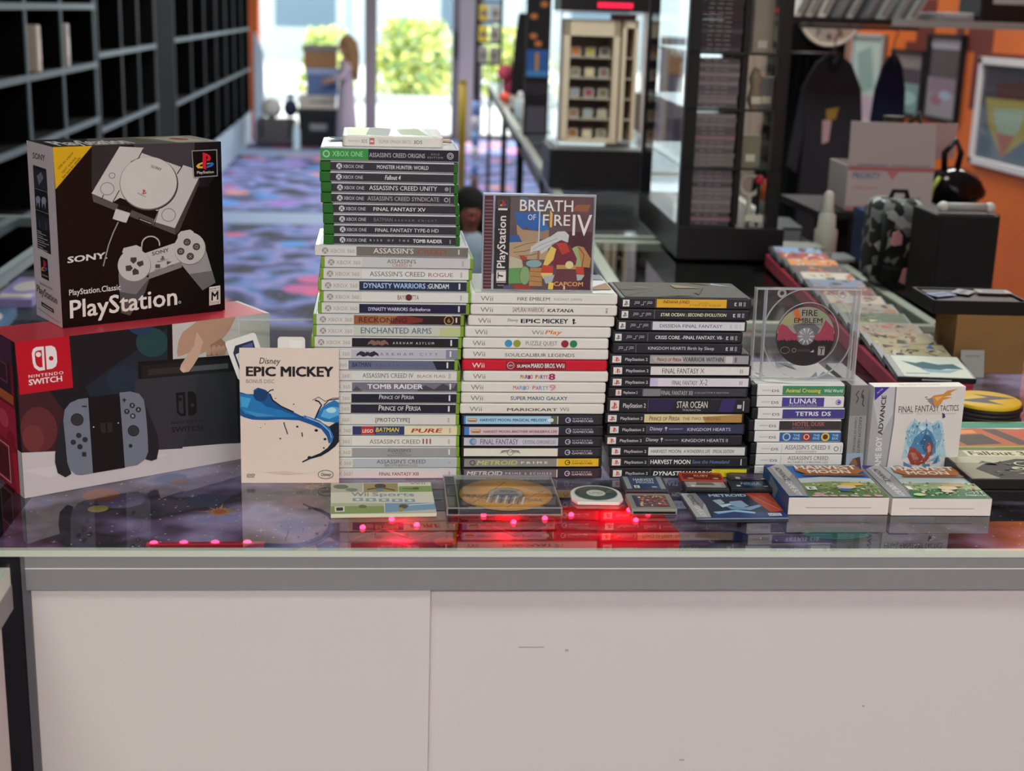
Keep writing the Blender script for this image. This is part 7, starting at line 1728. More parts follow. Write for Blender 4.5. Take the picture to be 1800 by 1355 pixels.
t_ = thing('hanging_costume', 'black hanging costume with an orange sash beside the packets', 'costume', (on_row(10.0, 0.16), 10.0, ZC + 0.03), 0)
q = Part(); q.prism([(-0.075, 0), (0.06, 0), (0.055, 0.4), (0.03, 0.56), (-0.03, 0.56), (-0.05, 0.4)], -0.03, 0.03, mat('#0e0d10', 0.8), M=Matrix.Rotation(R_(90), 4, 'X')); q.build('robe', t_, 0.01)
q = Part(); q.prism([(0.02, 0.22), (0.05, 0.24), (0.055, 0.5), (0.03, 0.52)], 0.03, 0.036, mat('#b5652a', 0.6), M=Matrix.Rotation(R_(90), 4, 'X')); q.build('sash', t_)
q = Part(); q.tube([(0, 0, 0.55), (0, 0, 0.62), (0.02, 0, 0.64)], 0.004, ALU); q.build('hook', t_)
q = Part(); q.box(-0.08, -0.02, -0.034, 0.08, 0.05, 0.0, mat('#a9a59c', 0.5)); q.build('foot', t_)
t_ = thing('spray_bottle', 'white and blue bottle standing on the row near the orange ball', 'bottle', (on_row(8.2, 0.06), 8.2, ZC - 0.003)); q = Part(); q.lathe([(0.028, 0), (0.03, 0.01), (0.03, 0.09), (0.012, 0.12)], mat('#b9cdd8', 0.4), seg=18); q.build('body', t_); q = Part(); q.lathe([(0.014, 0.12), (0.014, 0.15), (0, 0.155)], mat('#d8d8d4', 0.4), seg=14); q.build('cap', t_)
t_ = thing('ball', 'small orange-red ball on the aisle edge of the glass row', 'ball', (on_row(9.6, 0.03), 9.6, ZC + 0.033)); q = Part(); q.ball((0, 0, 0), 0.036, mat('#d0503a', 0.4)); q.build('ball', t_); q = Part(); q.lathe([(0.035, -0.003), (0.037, -0.003), (0.037, 0.003), (0.035, 0.003), (0.035, -0.003)], mat('#a03a2a', 0.5)); q.build('seam', t_)
t_ = thing('foam_pole', 'long mustard yellow pole standing beside the door frame', 'pole', (0.775, 12.6, 0)); q = Part(); q.tube([(0, 0, 0), (0, 0, 0.5), (0.0, 0, 0.94)], 0.036, mat('#98801f', 0.6), 12); q.build('pole', t_); q = Part(); q.ball((0, 0, 0.95), (0.037, 0.037, 0.03), mat('#7a671c', 0.6)); q.build('end_cap', t_)
t_ = thing('banner_pole', 'slim pole banded blue and white near the first aisle table leg', 'pole', (0.885, 12.45, 0)); q = Part(); q.tube([(0, 0, 0), (0, 0, 0.15)], 0.035, mat('#7a5a50', 0.5)); q.build('base', t_)
for i in range(5):
    q = Part(); q.tube([(0, 0, 0.15 + 0.13 * i), (0, 0, 0.28 + 0.13 * i)], 0.033, mat(('#7f9fd0', '#d4dcea')[i % 2], 0.4)); q.build('band', t_)
q = Part(); q.tube([(0, 0, 0.8), (0, 0, 2.2)], 0.028, mat('#6a6468', 0.5)); q.build('shaft', t_)
t_ = thing('hanging_ornament', 'small dark red and white ornament hanging at the top of the glass door', 'ornament', (0.52, 16.9, 2.2)); q = Part(); q.tube([(0, 0, 0.1), (0, 0, 1.0)], 0.004, BLACK, 6); q.build('string', t_)
q = Part(); q.prism([(-0.16, -0.02), (-0.05, -0.1), (0.0, -0.16), (0.05, -0.1), (0.17, -0.02), (0.1, 0.08), (-0.1, 0.08)], -0.02, 0.02, mat('#8a868a', 0.6), M=Matrix.Translation((0, 0, 0.0)) @ Matrix.Rotation(R_(90), 4, 'X')); q.build('body', t_); q = Part(); q.ball((0, -0.02, 0.09), (0.09, 0.03, 0.06), mat('#6a2a30', 0.6)); q.build('bow', t_); q = Part(); q.tube([(0, 0, -0.14), (0, 0, -0.28)], [0.035, 0.02], mat('#5a4a4a', 0.6)); q.build('tassel', t_)
for i, (lab, x, y, z0, z1, c) in enumerate((('brown and navy poster post far behind the glass tower', 2.55, 12.0, 0.3, 1.4, '#5a5560'), ('grey shelving unit far behind the glass tower, before the bright window', 2.75, 13.5, 0.0, 0.85, '#77746a'))):
    t_ = thing('store_fixture', lab, 'store fixture', (x, y, 0)); q = Part(); q.box(-0.3 if i else -0.08, 0, 0, 0.3 if i else 0.08, 0.3, z1, mat(c, 0.6)); q.build('body', t_); q = Part(); q.box(-0.06, -0.01, z1 - 0.3, 0.06, 0, z1 - 0.08, mat('#a57a48' if i == 0 else '#4f4c46', 0.6)); q.build('panel', t_)

# ================================================================== RIGHT: STAFF SIDE
t_ = thing('pedestal', 'narrow dark pedestal under the black speaker', 'pedestal', (1.19, 2.74, 0)); q = Part(); q.box(0, 0, ZC - 0.03, 0.16, 0.32, ZC, mat('#1d191b', 0.35)); q.build('top', t_); q = Part(); q.box(0.01, 0.01, 0, 0.15, 0.31, ZC - 0.03, mat('#141214', 0.5)); q.build('body', t_)
# crimson riser with a row of overlapping cases
t_ = thing('display_riser', 'crimson cloth riser under the fanned row of game cases', 'riser', (0.842, 2.115, ZC + 0.0004), R_(-5.7)); q = Part(); q.box(0, 0, 0, 0.128, 1.24, 0.03, noisy('crimson_cloth', '#7d1a30', '#8a2036', 30, rough=0.8)); q.build('cloth', t_, 0.003); q = Part(); q.box(0.002, 0.002, -0.0003, 0.126, 1.233, 0.001, BLK2); q.build('base', t_)
fan = [('white cover with a dark blue beast', '#b9bbb0', '#2a4f58'), ('cream cover with blue patches', '#94876a', '#2f5590'), ('cream cover with brown patches', '#8f8264', '#7a4430'), ('red and tan swirling cover', '#857464', '#963a2c'), ('dark cover with green patches', '#4a5240', '#4a6a34'), ('grey cover with orange patches', '#7d766a', '#94502f'), ('dusky white and red cover', '#9a8a80', '#8f342c'), ('dark red cover', '#6d2f2c', '#a59a8a'), ('blue-grey cover', '#5d6a80', '#94503a'), ('white cover with orange patches', '#a59a90', '#a5582a'), ('dark cover with orange patches', '#4a3a38', '#a5562c'), ('orange and white cover', '#b06a30', '#b5a59a'), ('red and white cover', '#8a3028', '#b0a098'), ('pale blue and red cover', '#6f86a8', '#9a3a34')]
Mr = Matrix.Translation((0.842, 2.115, ZC)) @ Matrix.Rotation(R_(-5.7), 4, 'Z')
ORDN = ('nearest', 'second nearest', 'third nearest', 'fourth nearest', 'fifth nearest', 'sixth nearest', 'seventh nearest', 'eighth nearest', 'ninth nearest', 'tenth nearest', 'fourth farthest', 'third farthest', 'second farthest', 'farthest')
for i, (lk, c1, c2) in enumerate(fan):
    t2 = thing('game_case', '%s case in the fanned row on crimson cloth, %s' % (ORDN[i], lk), 'game case', Mr @ Vector((0.002 + 0.002 * (i % 3), 0.0 + i * 0.087, 0.0304)), 0, 'fanned cases on the crimson riser', rot=(R_(6.4), 0, R_(-5.7 + (i % 3 - 1) * 0.6)))
    q = Part(); q.box(0, 0, 0, 0.128, 0.104, 0.009, mat('#19171a', 0.35)); q.build('shell', t2, 0.001, 2)
    q = Part(); P = Panel(q, (0.012, 0.1015, 0.009), (0.112, 0, 0), (0, -0.099, 0), base=c1, rough=0.62)
    r2 = random.Random(i + 40)
    if i == 0:
        P.poly([(0.1, 0.25), (0.3, 0.35), (0.42, 0.28), (0.62, 0.4), (0.85, 0.35), (0.95, 0.6), (0.7, 0.6), (0.5, 0.72), (0.35, 0.62), (0.25, 0.5)], c2); P.poly([(0.3, 0.6), (0.6, 0.66), (0.9, 0.62), (0.7, 0.8), (0.4, 0.78)], '#77929a'); P.line([(0.05, 0.86), (0.4, 0.84)], 0.03, '#55666a')
    else:
        for k in range(26):
            a, b = r2.uniform(0.05, 0.95), r2.uniform(0.1, 0.9)
            P.poly([(a + r2.uniform(-.11, .11), b + r2.uniform(-.16, .16)) for _ in range(4)], r2.choice((c2, c2, '#a89a80', '#2a2222', '#6a4438', '#857860', '#3a2c2c')))
    q.build('cover_insert', t2)
    q = Part(); P = Panel(q, (0.004, 0, 0.008), (0.12, 0, 0), (0, 0, -0.007), base='#1b191c'); P.rect(0.3, 0.35, 0.7, 0.65, '#8f8a88'); q.build('edge_label', t2)
    q = Part(); P = Panel(q, (0, 0.1, 0.008), (0, -0.096, 0), (0, 0, -0.007), base='#2a272b'); P.rect(0.1, 0.3, 0.8, 0.7, '#8a8684'); q.build('spine_insert', t2)
t_ = thing('envelope', 'small white envelope leaning behind the fanned row, against the cardboard box', 'envelope', (1.035, 2.262, ZC + 0.028), 0.0, rot=(R_(-12), 0, R_(-2)))
q = Part(); q.box(-0.022, -0.001, -0.0275, 0.02, 0.001, 0.02, mat('#8a8782', 0.5)); q.build('paper', t_); q = Part(); q.box(-0.014, -0.0016, 0.008, 0.012, -0.001, 0.011, mat('#77757a', 0.5)); q.build('print', t_)
# cardboard box, tray, cloth
t_ = thing('cardboard_box', 'brown cardboard box at the right, under the black tray', 'box', (1.072, 2.285, ZC + 0.0006), R_(-3)); q = Part(); q.box(-0.062, 0, 0, 0.066, 0.105, 0.104, noisy('cardboard', '#77552f', '#7d5a33', 10, rough=0.8, k=1.4)); q.build('carton', t_, 0.001); q = Part(); q.box(-0.0625, -0.0006, 0.095, 0.0665, 0.052, 0.1047, mat('#7d5a33', 0.7, k=1.4)); q.box(-0.0625, 0.0525, 0.095, 0.0665, 0.1055, 0.1047, mat('#7d5a33', 0.7, k=1.4)); q.build('flap', t_)
t_ = thing('tray', 'black plastic tray of papers resting on the cardboard box', 'tray', (1.047, 2.34, ZC + 0.1057), R_(-3)); q = Part(); X0_, X1_, Y0_, Y1_ = -0.078, 0.092, -0.052, 0.07
q.box(X0_, Y0_, 0, X1_, Y1_, 0.004, BLACK); q.box(X0_, Y0_, 0.004, X1_, Y0_ + 0.005, 0.024, BLACK); q.box(X0_, Y1_ - 0.005, 0.004, X1_, Y1_, 0.024, BLACK); q.box(X0_, Y0_, 0.004, X0_ + 0.005, Y1_, 0.024, BLACK); q.box(X1_ - 0.005, Y0_, 0.004, X1_, Y1_, 0.024, BLACK); q.build('tray', t_, 0.001)
q = Part(); q.box(X0_ + 0.012, Y0_ + 0.012, 0.0045, X1_ - 0.012, Y1_ - 0.012, 0.022, mat('#232126', 0.5)); q.build('liner', t_)
for i, (x, y, w, r, c) in enumerate(((-0.05, 0.0, 0.045, 0.4, '#5f6f90'), (0.0, 0.02, 0.045, 0.9, '#77757a'), (0.055, 0.02, 0.06, -0.1, '#8a8884'))):
    t2 = thing('paper_slip', ('bluish slip at the left end of the black tray', 'grey slip lying crosswise in the black tray', 'pale slip at the right end of the black tray')[i], 'paper', (1.047 + x, 2.34 + y, ZC + 0.1302 + 0.0012 * i), r, 'slips in the black tray'); q = Part(); q.box(-w/2, -0.016, 0, w/2, 0.016, 0.001, mat(c, 0.5)); q.build('paper', t2); q = Part(); q.box(-w/3, -0.004, 0.001, w/3, 0.004, 0.0013, mat('#4a4a50', 0.5)); q.build('print', t2)
t_ = thing('folded_cloth', 'folded blue-grey cloth at the right edge beyond the yellow coaster', 'cloth', (1.15, 2.06, ZC + 0.0006), R_(-20)); q = Part()
for i in range(4): q.box(-0.065 + 0.006 * i, -0.06, 0.017 * i, 0.07, 0.06 - 0.004 * i, 0.017 * i + 0.0165, mat(('#4a5678', '#5f6c92', '#7380a5', '#6a7699')[i], 0.8))
q.build('cloth', t_, 0.006, 3); q = Part(); q.box(-0.05, -0.0615, 0.012, 0.068, -0.06, 0.02, mat('#8a94b0', 0.8)); q.build('hem', t_)
# black speaker, backpack
t_ = thing('speaker', 'plain black speaker cabinet with a pale strip on top', 'speaker', (1.245, 2.82, ZC + 0.0004), R_(-3)); q = Part(); q.box(-0.068, 0, 0, 0.068, 0.16, 0.205, mat('#0d0c0e', 0.6)); q.build('cabinet', t_, 0.003); q = Part(); q.box(-0.06, -0.0025, 0.012, 0.06, 0, 0.195, mat('#131215', 0.8)); q.build('grille', t_)
t_ = thing('rolled_paper', 'pale roll lying on top of the black speaker', 'roll', (1.25, 2.85, ZC + 0.2195), R_(-3)); q = Part(); q.tube([(-0.055, 0, 0), (0.055, 0, 0)], 0.0095, mat('#8a8684', 0.5), 16); q.build('roll', t_)
for x in (-0.05, 0.05):
    q = Part(); q.ball((x, 0, 0), (0.013, 0.0115, 0.0115), mat('#b0acaa', 0.5)); q.build('end_cap', t_)
CAMO = bpy.data.materials.new('camouflage_cloth'); CAMO.use_nodes = True
nt = CAMO.node_tree; n_ = nt.nodes.new('ShaderNodeTexVoronoi'); n_.inputs['Scale'].default_value = 45; r_ = nt.nodes.new('ShaderNodeValToRGB'); r_.color_ramp.interpolation = 'CONSTANT'; e_ = r_.color_ramp.elements
e_[0].color = lin('#0d0d0e', KK); e_[1].position = 0.55; e_[1].color = lin('#5c5d5e', KK); k_ = e_.new(0.82); k_.color = lin('#8a8b88', KK)
tc_ = nt.nodes.new('ShaderNodeTexCoord'); nt.links.new(tc_.outputs['Object'], n_.inputs['Vector']); sp_ = nt.nodes.new('ShaderNodeSeparateColor'); nt.links.new(n_.outputs['Color'], sp_.inputs[0]); nt.links.new(sp_.outputs[0], r_.inputs['Fac']); nt.links.new(r_.outputs['Color'], nt.nodes['Principled BSDF'].inputs['Base Color']); nt.nodes['Principled BSDF'].inputs['Roughness'].default_value = 0.85
t_ = thing('backpack', 'black and grey camouflage backpack with two pink tags', 'backpack', (1.21, 3.13, ZC + 0.0004), R_(-4))
q = Part(); q.box(-0.064, -0.04, 0, 0.06, 0.08, 0.2, CAMO); q.build('body', t_, 0.03, 4, shade=True)
q = Part(); q.box(-0.05, -0.062, 0.008, 0.02, -0.03, 0.05, mat('#0c0b0c', 0.8)); q.build('pocket', t_, 0.012, 3, shade=True)
for x in (-0.045, 0.04):
    q = Part(); q.tube([(x, -0.045, 0.17), (x, -0.06, 0.11), (x * 1.1, -0.055, 0.02)], 0.007, mat('#101012', 0.8)); q.build('strap', t_)
q = Part(); q.tube([(-0.02, 0.02, 0.185), (-0.01, 0.02, 0.215), (0.02, 0.02, 0.215), (0.03, 0.02, 0.185)], 0.006, mat('#101012', 0.8)); q.build('handle', t_)
for x, z, w, h in ((-0.02, 0.10, 0.026, 0.036), (0.016, 0.012, 0.04, 0.042)):
    q = Part(); q.prism([(-w/2, 0.005), (-w/6, 0), (w/2, 0.004), (w/2, h*0.7), (w/8, h), (-w/3, h * 0.85)], 0.07, 0.073, mat('#b57a80', 0.5), M=Matrix.Translation((x, 0, z)) @ Matrix.Rotation(R_(90), 4, 'X')); q.build('pink_tag', t_)
# shelf bench at the back carrying the shipping box and the black bag
t_ = thing('stand', 'dark stand under the white shipping carton and black bag', 'stand', (1.3, 3.75, ZC)); q = Part(); q.box(-0.13, -0.16, 0.085, 0.37, 0.2, 0.105, mat('#1a1719', 0.5)); q.build('top', t_)
for x, y in ((-0.03, -0.14), (0.34, -0.14), (-0.03, 0.17), (0.34, 0.17)):
    q = Part(); q.box(x, y, -0.97, x + 0.02, y + 0.02, 0.085, mat('#141214', 0.5)); q.build('leg', t_)
q = Part(); q.box(-0.03, 0.1, -0.9, 0.34, 0.11, 0.085, mat('#0d0c0e', 0.8)); q.build('back_board', t_)
t_ = thing('shipping_box', 'open white shipping carton with red and blue bands and raised flaps', 'box', (1.25, 3.62, ZC + 0.106), R_(-3.5))
q = Part(); W, D, H = 0.232, 0.19, 0.118
CW = mat('#a59c9a', 0.6)
q.box(0, 0, 0, W, 0.003, H, CW); q.box(0, D - 0.003, 0, W, D, H, CW); q.box(0, 0.003, 0, 0.003, D - 0.003, H, CW); q.box(W - 0.003, 0.003, 0, W, D - 0.003, H, CW); q.box(0, 0, 0, W, D, 0.003, CW)
q.build('carton', t_)
q = Part(); P = Panel(q, (0, -0.0002, H), (W, 0, 0), (0, 0, -H)); P.rect(0, 0, 1, 0.1, '#9a5f62'); P.poly([(0.45, 0.1), (0.6, 0.1), (0.52, 0.3)], '#a5686a'); P.t('PRIORITY', 0.06, 0.38, 0.14, 0.28, '#5d668a', bold=2); P.rect(0.06, 0.45, 0.36, 0.52, '#a58a88'); P.t('MAIL', 0.66, 0.9, 0.66, 0.8, '#5f7098', bold=2); P.rect(0, 0.9, 1, 1, '#9f7072'); q.build('front_print', t_)
q = Part(); q.add([(0, 0, H), (W, 0, H), (W - 0.012, -0.012, H + 0.115), (-0.006, -0.012, H + 0.118), (0, 0.003, H), (W, 0.003, H), (W - 0.012, -0.009, H + 0.115), (-0.006, -0.009, H + 0.118)], [(0, 1, 2, 3), (5, 4, 7, 6), (3, 2, 6, 7), (1, 5, 6, 2), (4, 0, 3, 7)], CW)
P = Panel(q, (0, -0.0005, H + 0.02), (W, 0, 0), (0, 0, -0.02)); P.rect(0.1, 0.2, 0.45, 0.9, '#6a6a86'); P.rect(0.5, 0.4, 0.95, 0.9, '#7d7684'); q.build('flap', t_)
q = Part(); q.prism([(W - 0.06, H), (W, H), (W + 0.115, H + 0.01), (W + 0.118, H + 0.105), (W - 0.06, H + 0.1)], -D - 0.006, -D - 0.001, mat('#94797a', 0.6), M=Matrix.Rotation(R_(90), 4, 'X')); q.build('flap', t_)
t_ = thing('paper_bag', 'dark crumpled bag top sticking out of the white shipping carton', 'bag', (1.4, 3.72, ZC + 0.11)); q = Part(); q.lathe([(0.05, 0), (0.055, 0.1), (0.05, 0.17), (0.025, 0.215), (0.03, 0.24), (0.0, 0.235)], mat('#2f2824', 0.6), seg=12, smooth=False); q.build('body', t_); q = Part(); q.tube([(0.02, -0.01, 0.2), (0.06, -0.02, 0.25), (0.075, -0.03, 0.18), (0.07, -0.05, 0.12)], 0.008, mat('#17140f', 0.5)); q.build('handle', t_)
t_ = thing('plastic_bag', 'shiny black plastic bag with a tied loop, right of the white carton', 'bag', (1.578, 3.7, ZC + 0.106)); q = Part()
rnd = random.Random(8); seg, rings = 26, 16; vs = []
for i in range(rings + 1):
    th = math.pi * i / rings
    for j in range(seg):
        a = 2 * math.pi * j / seg
        rr = 1 + 0.10 * math.sin(5 * a + 3 * th) * math.sin(th) + rnd.uniform(-0.03, 0.03)
        vs.append((0.08 * rr * math.sin(th) * math.cos(a), 0.075 * rr * math.sin(th) * math.sin(a), 0.055 - 0.055 * (rr if i else 1) * math.cos(th) if i < rings // 2 else 0.055 - 0.058 * math.cos(th)))
q.add(vs, [[i*seg+j, i*seg+(j+1) % seg, (i+1)*seg+(j+1) % seg, (i+1)*seg+j] for i in range(rings) for j in range(seg)], mat('#0c0b0d', 0.12), True); q.build('body', t_)
q = Part(); q.tube([(-0.03, 0, 0.10), (-0.035, 0, 0.15), (-0.005, 0, 0.185), (0.012, 0, 0.15), (0.005, 0, 0.105)], 0.009, mat('#0c0b0d', 0.2)); q.build('loop', t_)
q = Part(); q.tube([(-0.078, -0.04, 0.03), (-0.076, -0.045, 0.06), (-0.06, -0.048, 0.09)], 0.006, mat('#8a9a44', 0.5)); q.build('green_string', t_)
t_ = thing('storage_box', 'navy box standing left of the camouflage backpack', 'box', (1.25, 3.36, ZC + 0.0004)); q = Part(); q.box(-0.03, 0, 0, 0.06, 0.1, 0.135, mat('#16264a', 0.5)); q.build('box', t_, 0.003); q = Part(); q.box(-0.031, -0.001, 0.115, 0.061, 0.101, 0.137, mat('#1d2f58', 0.5)); q.build('lid', t_, 0.002)
t_ = thing('nozzle_bottle', 'white stepped bottle with a cone nozzle left of the navy box', 'bottle', (1.19, 3.575, ZC), 0); q = Part(); q.lathe([(0.03, 0.0), (0.03, 0.06), (0.024, 0.064), (0.022, 0.1), (0.017, 0.104)], mat('#aaa49a', 0.5), seg=20); q.build('body', t_); q = Part(); q.lathe([(0.016, 0.104), (0.012, 0.155), (0.008, 0.16), (0, 0.162)], mat('#b5b0a6', 0.5), seg=20); q.build('nozzle', t_)
for i, (lab, x, y, z, w, d, h, c, r) in enumerate((('grey-green book at the bottom of the pile before the white bottle', 1.092, 3.47, 0.0004, 0.13, 0.1, 0.022, '#66665c', 4), ('pale grey book on top of the pile before the white bottle', 1.087, 3.47, 0.0228, 0.11, 0.085, 0.014, '#858478', -5), ('white booklet lying in front of the book pile', 1.19, 3.46, 0.0004, 0.075, 0.09, 0.01, '#8f9496', 8))):
    t_ = thing('book', lab, 'book', (x, y, ZC + z), R_(r), 'books before the white bottle'); q = Part(); q.box(-w/2, -d/2, 0, w/2, d/2, h, mat(c, 0.5)); q.build('cover', t_, 0.002); q = Part(); q.box(-w/2 + 0.003, -d/2 - 0.0006, 0.002, w/2 - 0.003, -d/2, h - 0.002, mat('#9a978f', 0.7)); q.build('pages', t_)
t_ = thing('orange_tool', 'orange and grey hand tool leaning left of the black shirts', 'tool', (1.12, 4.0, ZC + 0.0004), 0); q = Part(); q.tube([(0, 0, 0), (0.01, 0, 0.08)], 0.014, mat('#55565a', 0.5)); q.build('grip', t_); q = Part(); q.tube([(0.01, 0, 0.08), (0.016, 0, 0.14)], 0.012, mat('#b5562a', 0.5)); q.build('head', t_)
t_ = thing('cash_drawer', 'dark grey angled drawer box right of the tower base', 'drawer', (1.10, 3.70, ZC + 0.0004), R_(-6)); q = Part(); q.box(-0.035, -0.09, 0, 0.045, 0.1, 0.06, mat('#3a393c', 0.4)); q.build('body', t_, 0.002); q = Part(); q.box(-0.03, -0.093, 0.008, 0.04, -0.09, 0.05, mat('#6f7073', 0.4)); q.build('front', t_)

# shirts, curtain, clock, shelf above, posters
p = Part(); p.box(1.60, 5.58, 0, 1.87, 5.75, 3.2, mat('#0a090a', 0.8)); struct(p.build('trim_6'))
p = Part(); p.box(2.2, 8.86, 0, 3.0, 8.98, 3.2, mat('#857d70', 0.8)); struct(p.build('trim_7'))
t_ = thing('clock', 'round white wall clock with black numerals under the high shelf', 'clock', (1.79, 5.575, ZC + 0.628), R_(0)); Mx = Matrix.Rotation(R_(90), 4, 'X')
q = Part(); q.lathe([(0, 0), (0.128, 0), (0.132, 0.012), (0.128, 0.024), (0, 0.024)], mat('#d4cac0', 0.5), M=Mx, seg=40); q.build('face', t_); q = Part(); q.lathe([(0.124, 0.02), (0.134, 0.02), (0.134, 0.03), (0.124, 0.03), (0.124, 0.02)], mat('#8f867e', 0.4), M=Mx, seg=40); q.build('rim', t_)
q = Part(); P = Panel(q, (-0.12, -0.0242, 0.12), (0.24, 0, 0), (0, 0, -0.24))
for i, s in enumerate(('12', '1', '2', '3', '4', '5', '6', '7', '8', '9', '10', '11')):
    a = R_(30 * i - 90); cx, cy = 0.5 + 0.38 * math.cos(a), 0.5 + 0.38 * math.sin(a); w = 0.05 * len(s) / 1.3
    P.text(s, cx - w, cy + 0.05, cx + w, cy + 0.05, 0.1, '#1f1c1c', bold=2)
q.build('numerals', t_)
q = Part(); q.box(-0.004, -0.028, -0.01, 0.004, -0.026, 0.07, BLACK); q.build('hand', t_); q = Part(); q.box(-0.005, -0.031, -0.004, 0.055, -0.029, 0.004, BLACK); q.build('hand', t_)
t_ = thing('curtain', 'long black hanging curtain between the glass tower and the shirts', 'curtain', (1.67, 5.42, ZC - 0.25)); q = Part(); vs = []
n = 25
for i in range(n):
    x = -0.19 + 0.36 * i / (n - 1); y = 0.025 * math.sin(i * 1.9)
    vs += [(x * 1.0, y, -0.7), (x * 0.95, y * 0.8, 0.2), (x * 0.8, y * 0.5, 0.5), (x * 0.62, y * 0.5, 0.72)]
for i in range(n):
    x = -0.19 + 0.36 * i / (n - 1); y = 0.025 * math.sin(i * 1.9) + 0.012
    vs += [(x * 1.0, y, -0.7), (x * 0.95, y * 0.8 + 0.006, 0.2), (x * 0.8, y * 0.5 + 0.009, 0.5), (x * 0.62, y * 0.5 + 0.01, 0.72)]
fs = [[i*4+k, (i+1)*4+k, (i+1)*4+k+1, i*4+k+1] for i in range(n-1) for k in range(3)] + [[(n+i)*4+k+1, (n+i+1)*4+k+1, (n+i+1)*4+k, (n+i)*4+k] for i in range(n-1) for k in range(3)]
q.add(vs, fs, mat('#060607', 0.9), True); q.build('cloth', t_); q = Part(); q.tube([(-0.14, 0.0, 0.72), (0.12, 0.0, 0.72)], 0.008, BLK2); q.tube([(0, 0.0, 0.72), (0, 0.155, 0.72)], 0.006, BLK2); q.build('rod', t_)
def shirt(label, x, y, ztop, w, h, col, rz, prt=None):
    t_ = thing('t_shirt', label, 'shirt', (x, y, ZC + ztop), R_(rz), 'shirts hanging by the orange wall')
    pts = [(-w*0.13, 0), (-w*0.3, -0.03), (-w*0.5, -0.12), (-w*0.66, -0.42), (-w*0.5, -0.45), (-w*0.42, -0.28), (-w*0.45, -h), (w*0.45, -h), (w*0.42, -0.28), (w*0.5, -0.45), (w*0.66, -0.42), (w*0.5, -0.12), (w*0.3, -0.03), (w*0.13, 0), (w*0.07, -0.05), (0, -0.065), (-w*0.07, -0.05)]
    q = Part(); q.prism(pts, -0.02, 0.02, mat(col, 0.9), M=Matrix.Rotation(R_(90), 4, 'X')); q.build('cloth', t_, 0.012, 3)
    q = Part(); q.prism([(-w*0.13, 0.003), (-w*0.07, -0.05), (0, -0.062), (w*0.07, -0.05), (w*0.13, 0.003), (w*0.09, 0.003), (0, -0.04), (-w*0.09, 0.003)], -0.023, 0.023, mat('#1b1b1f', 0.9), M=Matrix.Rotation(R_(90), 4, 'X')); q.build('collar', t_)
    q = Part(); q.tube([(-w*0.3, 0, -0.04), (0, 0, 0.02), (w*0.3, 0, -0.04)], 0.006, mat('#2a2a2c', 0.5)); q.tube([(0, 0, 0.02), (0, 0, 0.06), (0.012, 0, 0.085), (0, 0, 0.105)], 0.003, ALU); q.build('hanger', t_)
    if prt:
        q = Part()
        for a in prt: q.prism(a[0], 0.0215, 0.0225, mat(a[1], 0.7), M=Matrix.Rotation(R_(90), 4, 'X'))
        q.build('print', t_)
shirt('dark grey shirt with a small yellow and pink print, in front of the black curtain', 1.725, 5.27, 0.47, 0.225, 0.82, '#26252a', 0, [([(-0.02, -0.2), (0.03, -0.19), (0.02, -0.235), (-0.015, -0.24)], '#8a7230'), ([(-0.03, -0.24), (0.005, -0.24), (0.0, -0.32), (-0.025, -0.33)], '#a5868a')])
shirt('navy shirt hanging sideways behind the white carton', 1.955, 5.27, 0.47, 0.11, 0.75, '#12162e', 0)
t_ = thing('clothes_rail', 'thin rail carrying the shirts by the orange wall', 'rail', (1.8, 5.27, ZC)); q = Part(); q.tube([(-0.22, 0, 0.575), (0.24, 0, 0.575)], 0.008, ALU); q.build('rail', t_); q = Part(); q.tube([(0.24, 0, 0.575), (0.24, 0, 2.23)], 0.006, BLK2); q.build('hanging_rod', t_); q = Part(); q.tube([(-0.22, 0, 0.575), (-0.22, 0, 2.23)], 0.006, BLK2); q.build('hanging_rod', t_)
# high shelf with tilted boxes
t_ = thing('wall_shelf', 'black shelf running across the top right, carrying tilted cases', 'shelf', (1.43, 4.98, ZC + 0.585)); q = Part(); q.box(0, 0, 0, 1.55, 0.3, 0.022, mat('#151215', 0.4)); q.build('board', t_); q = Part(); q.box(0.4, -0.004, -0.002, 1.0, 0, 0.024, mat('#7a7876', 0.35)); q.build('front_strip', t_)
q = Part(); q.tube([(0.12, 0.28, 0.022), (0.12, 0.28, 1.6)], 0.008, BLK2); q.tube([(1.45, 0.28, 0.022), (1.45, 0.28, 1.6)], 0.008, BLK2); q.build('hanging_rod', t_)
for i, (x, w, h, c, ti) in enumerate(((0.06, 0.022, 0.19, '#a59c94', 24), (0.105, 0.02, 0.19, '#9a918c', 24), (0.15, 0.024, 0.19, '#b0a8a0', 24), (0.20, 0.03, 0.19, '#5d5a60', 26), (0.255, 0.02, 0.19, '#8f8b8a', 27), (0.31, 0.024, 0.19, '#55555c', 27), (0.365, 0.03, 0.19, '#8a8a88', 28), (0.43, 0.022, 0.19, '#77787a', 28), (0.475, 0.03, 0.17, '#8f908e', 29))):
    t2 = thing('tilted_case', '%s tilted grey case from the left on the high black shelf' % ORD[i].replace('topmost', 'first'), 'case', (1.43 + x, 5.04, ZC + 0.6075), 0, 'tilted cases on the high shelf', rot=(0, R_(ti), 0)); q = Part(); q.box(0, 0, 0, w, 0.15, h, mat(c, 0.45)); q.build('case', t2, 0.002); q = Part(); q.box(w * 0.2, -0.001, h * 0.1, w * 0.8, 0, h * 0.8, mat('#6a6668', 0.5)); q.build('spine', t2)
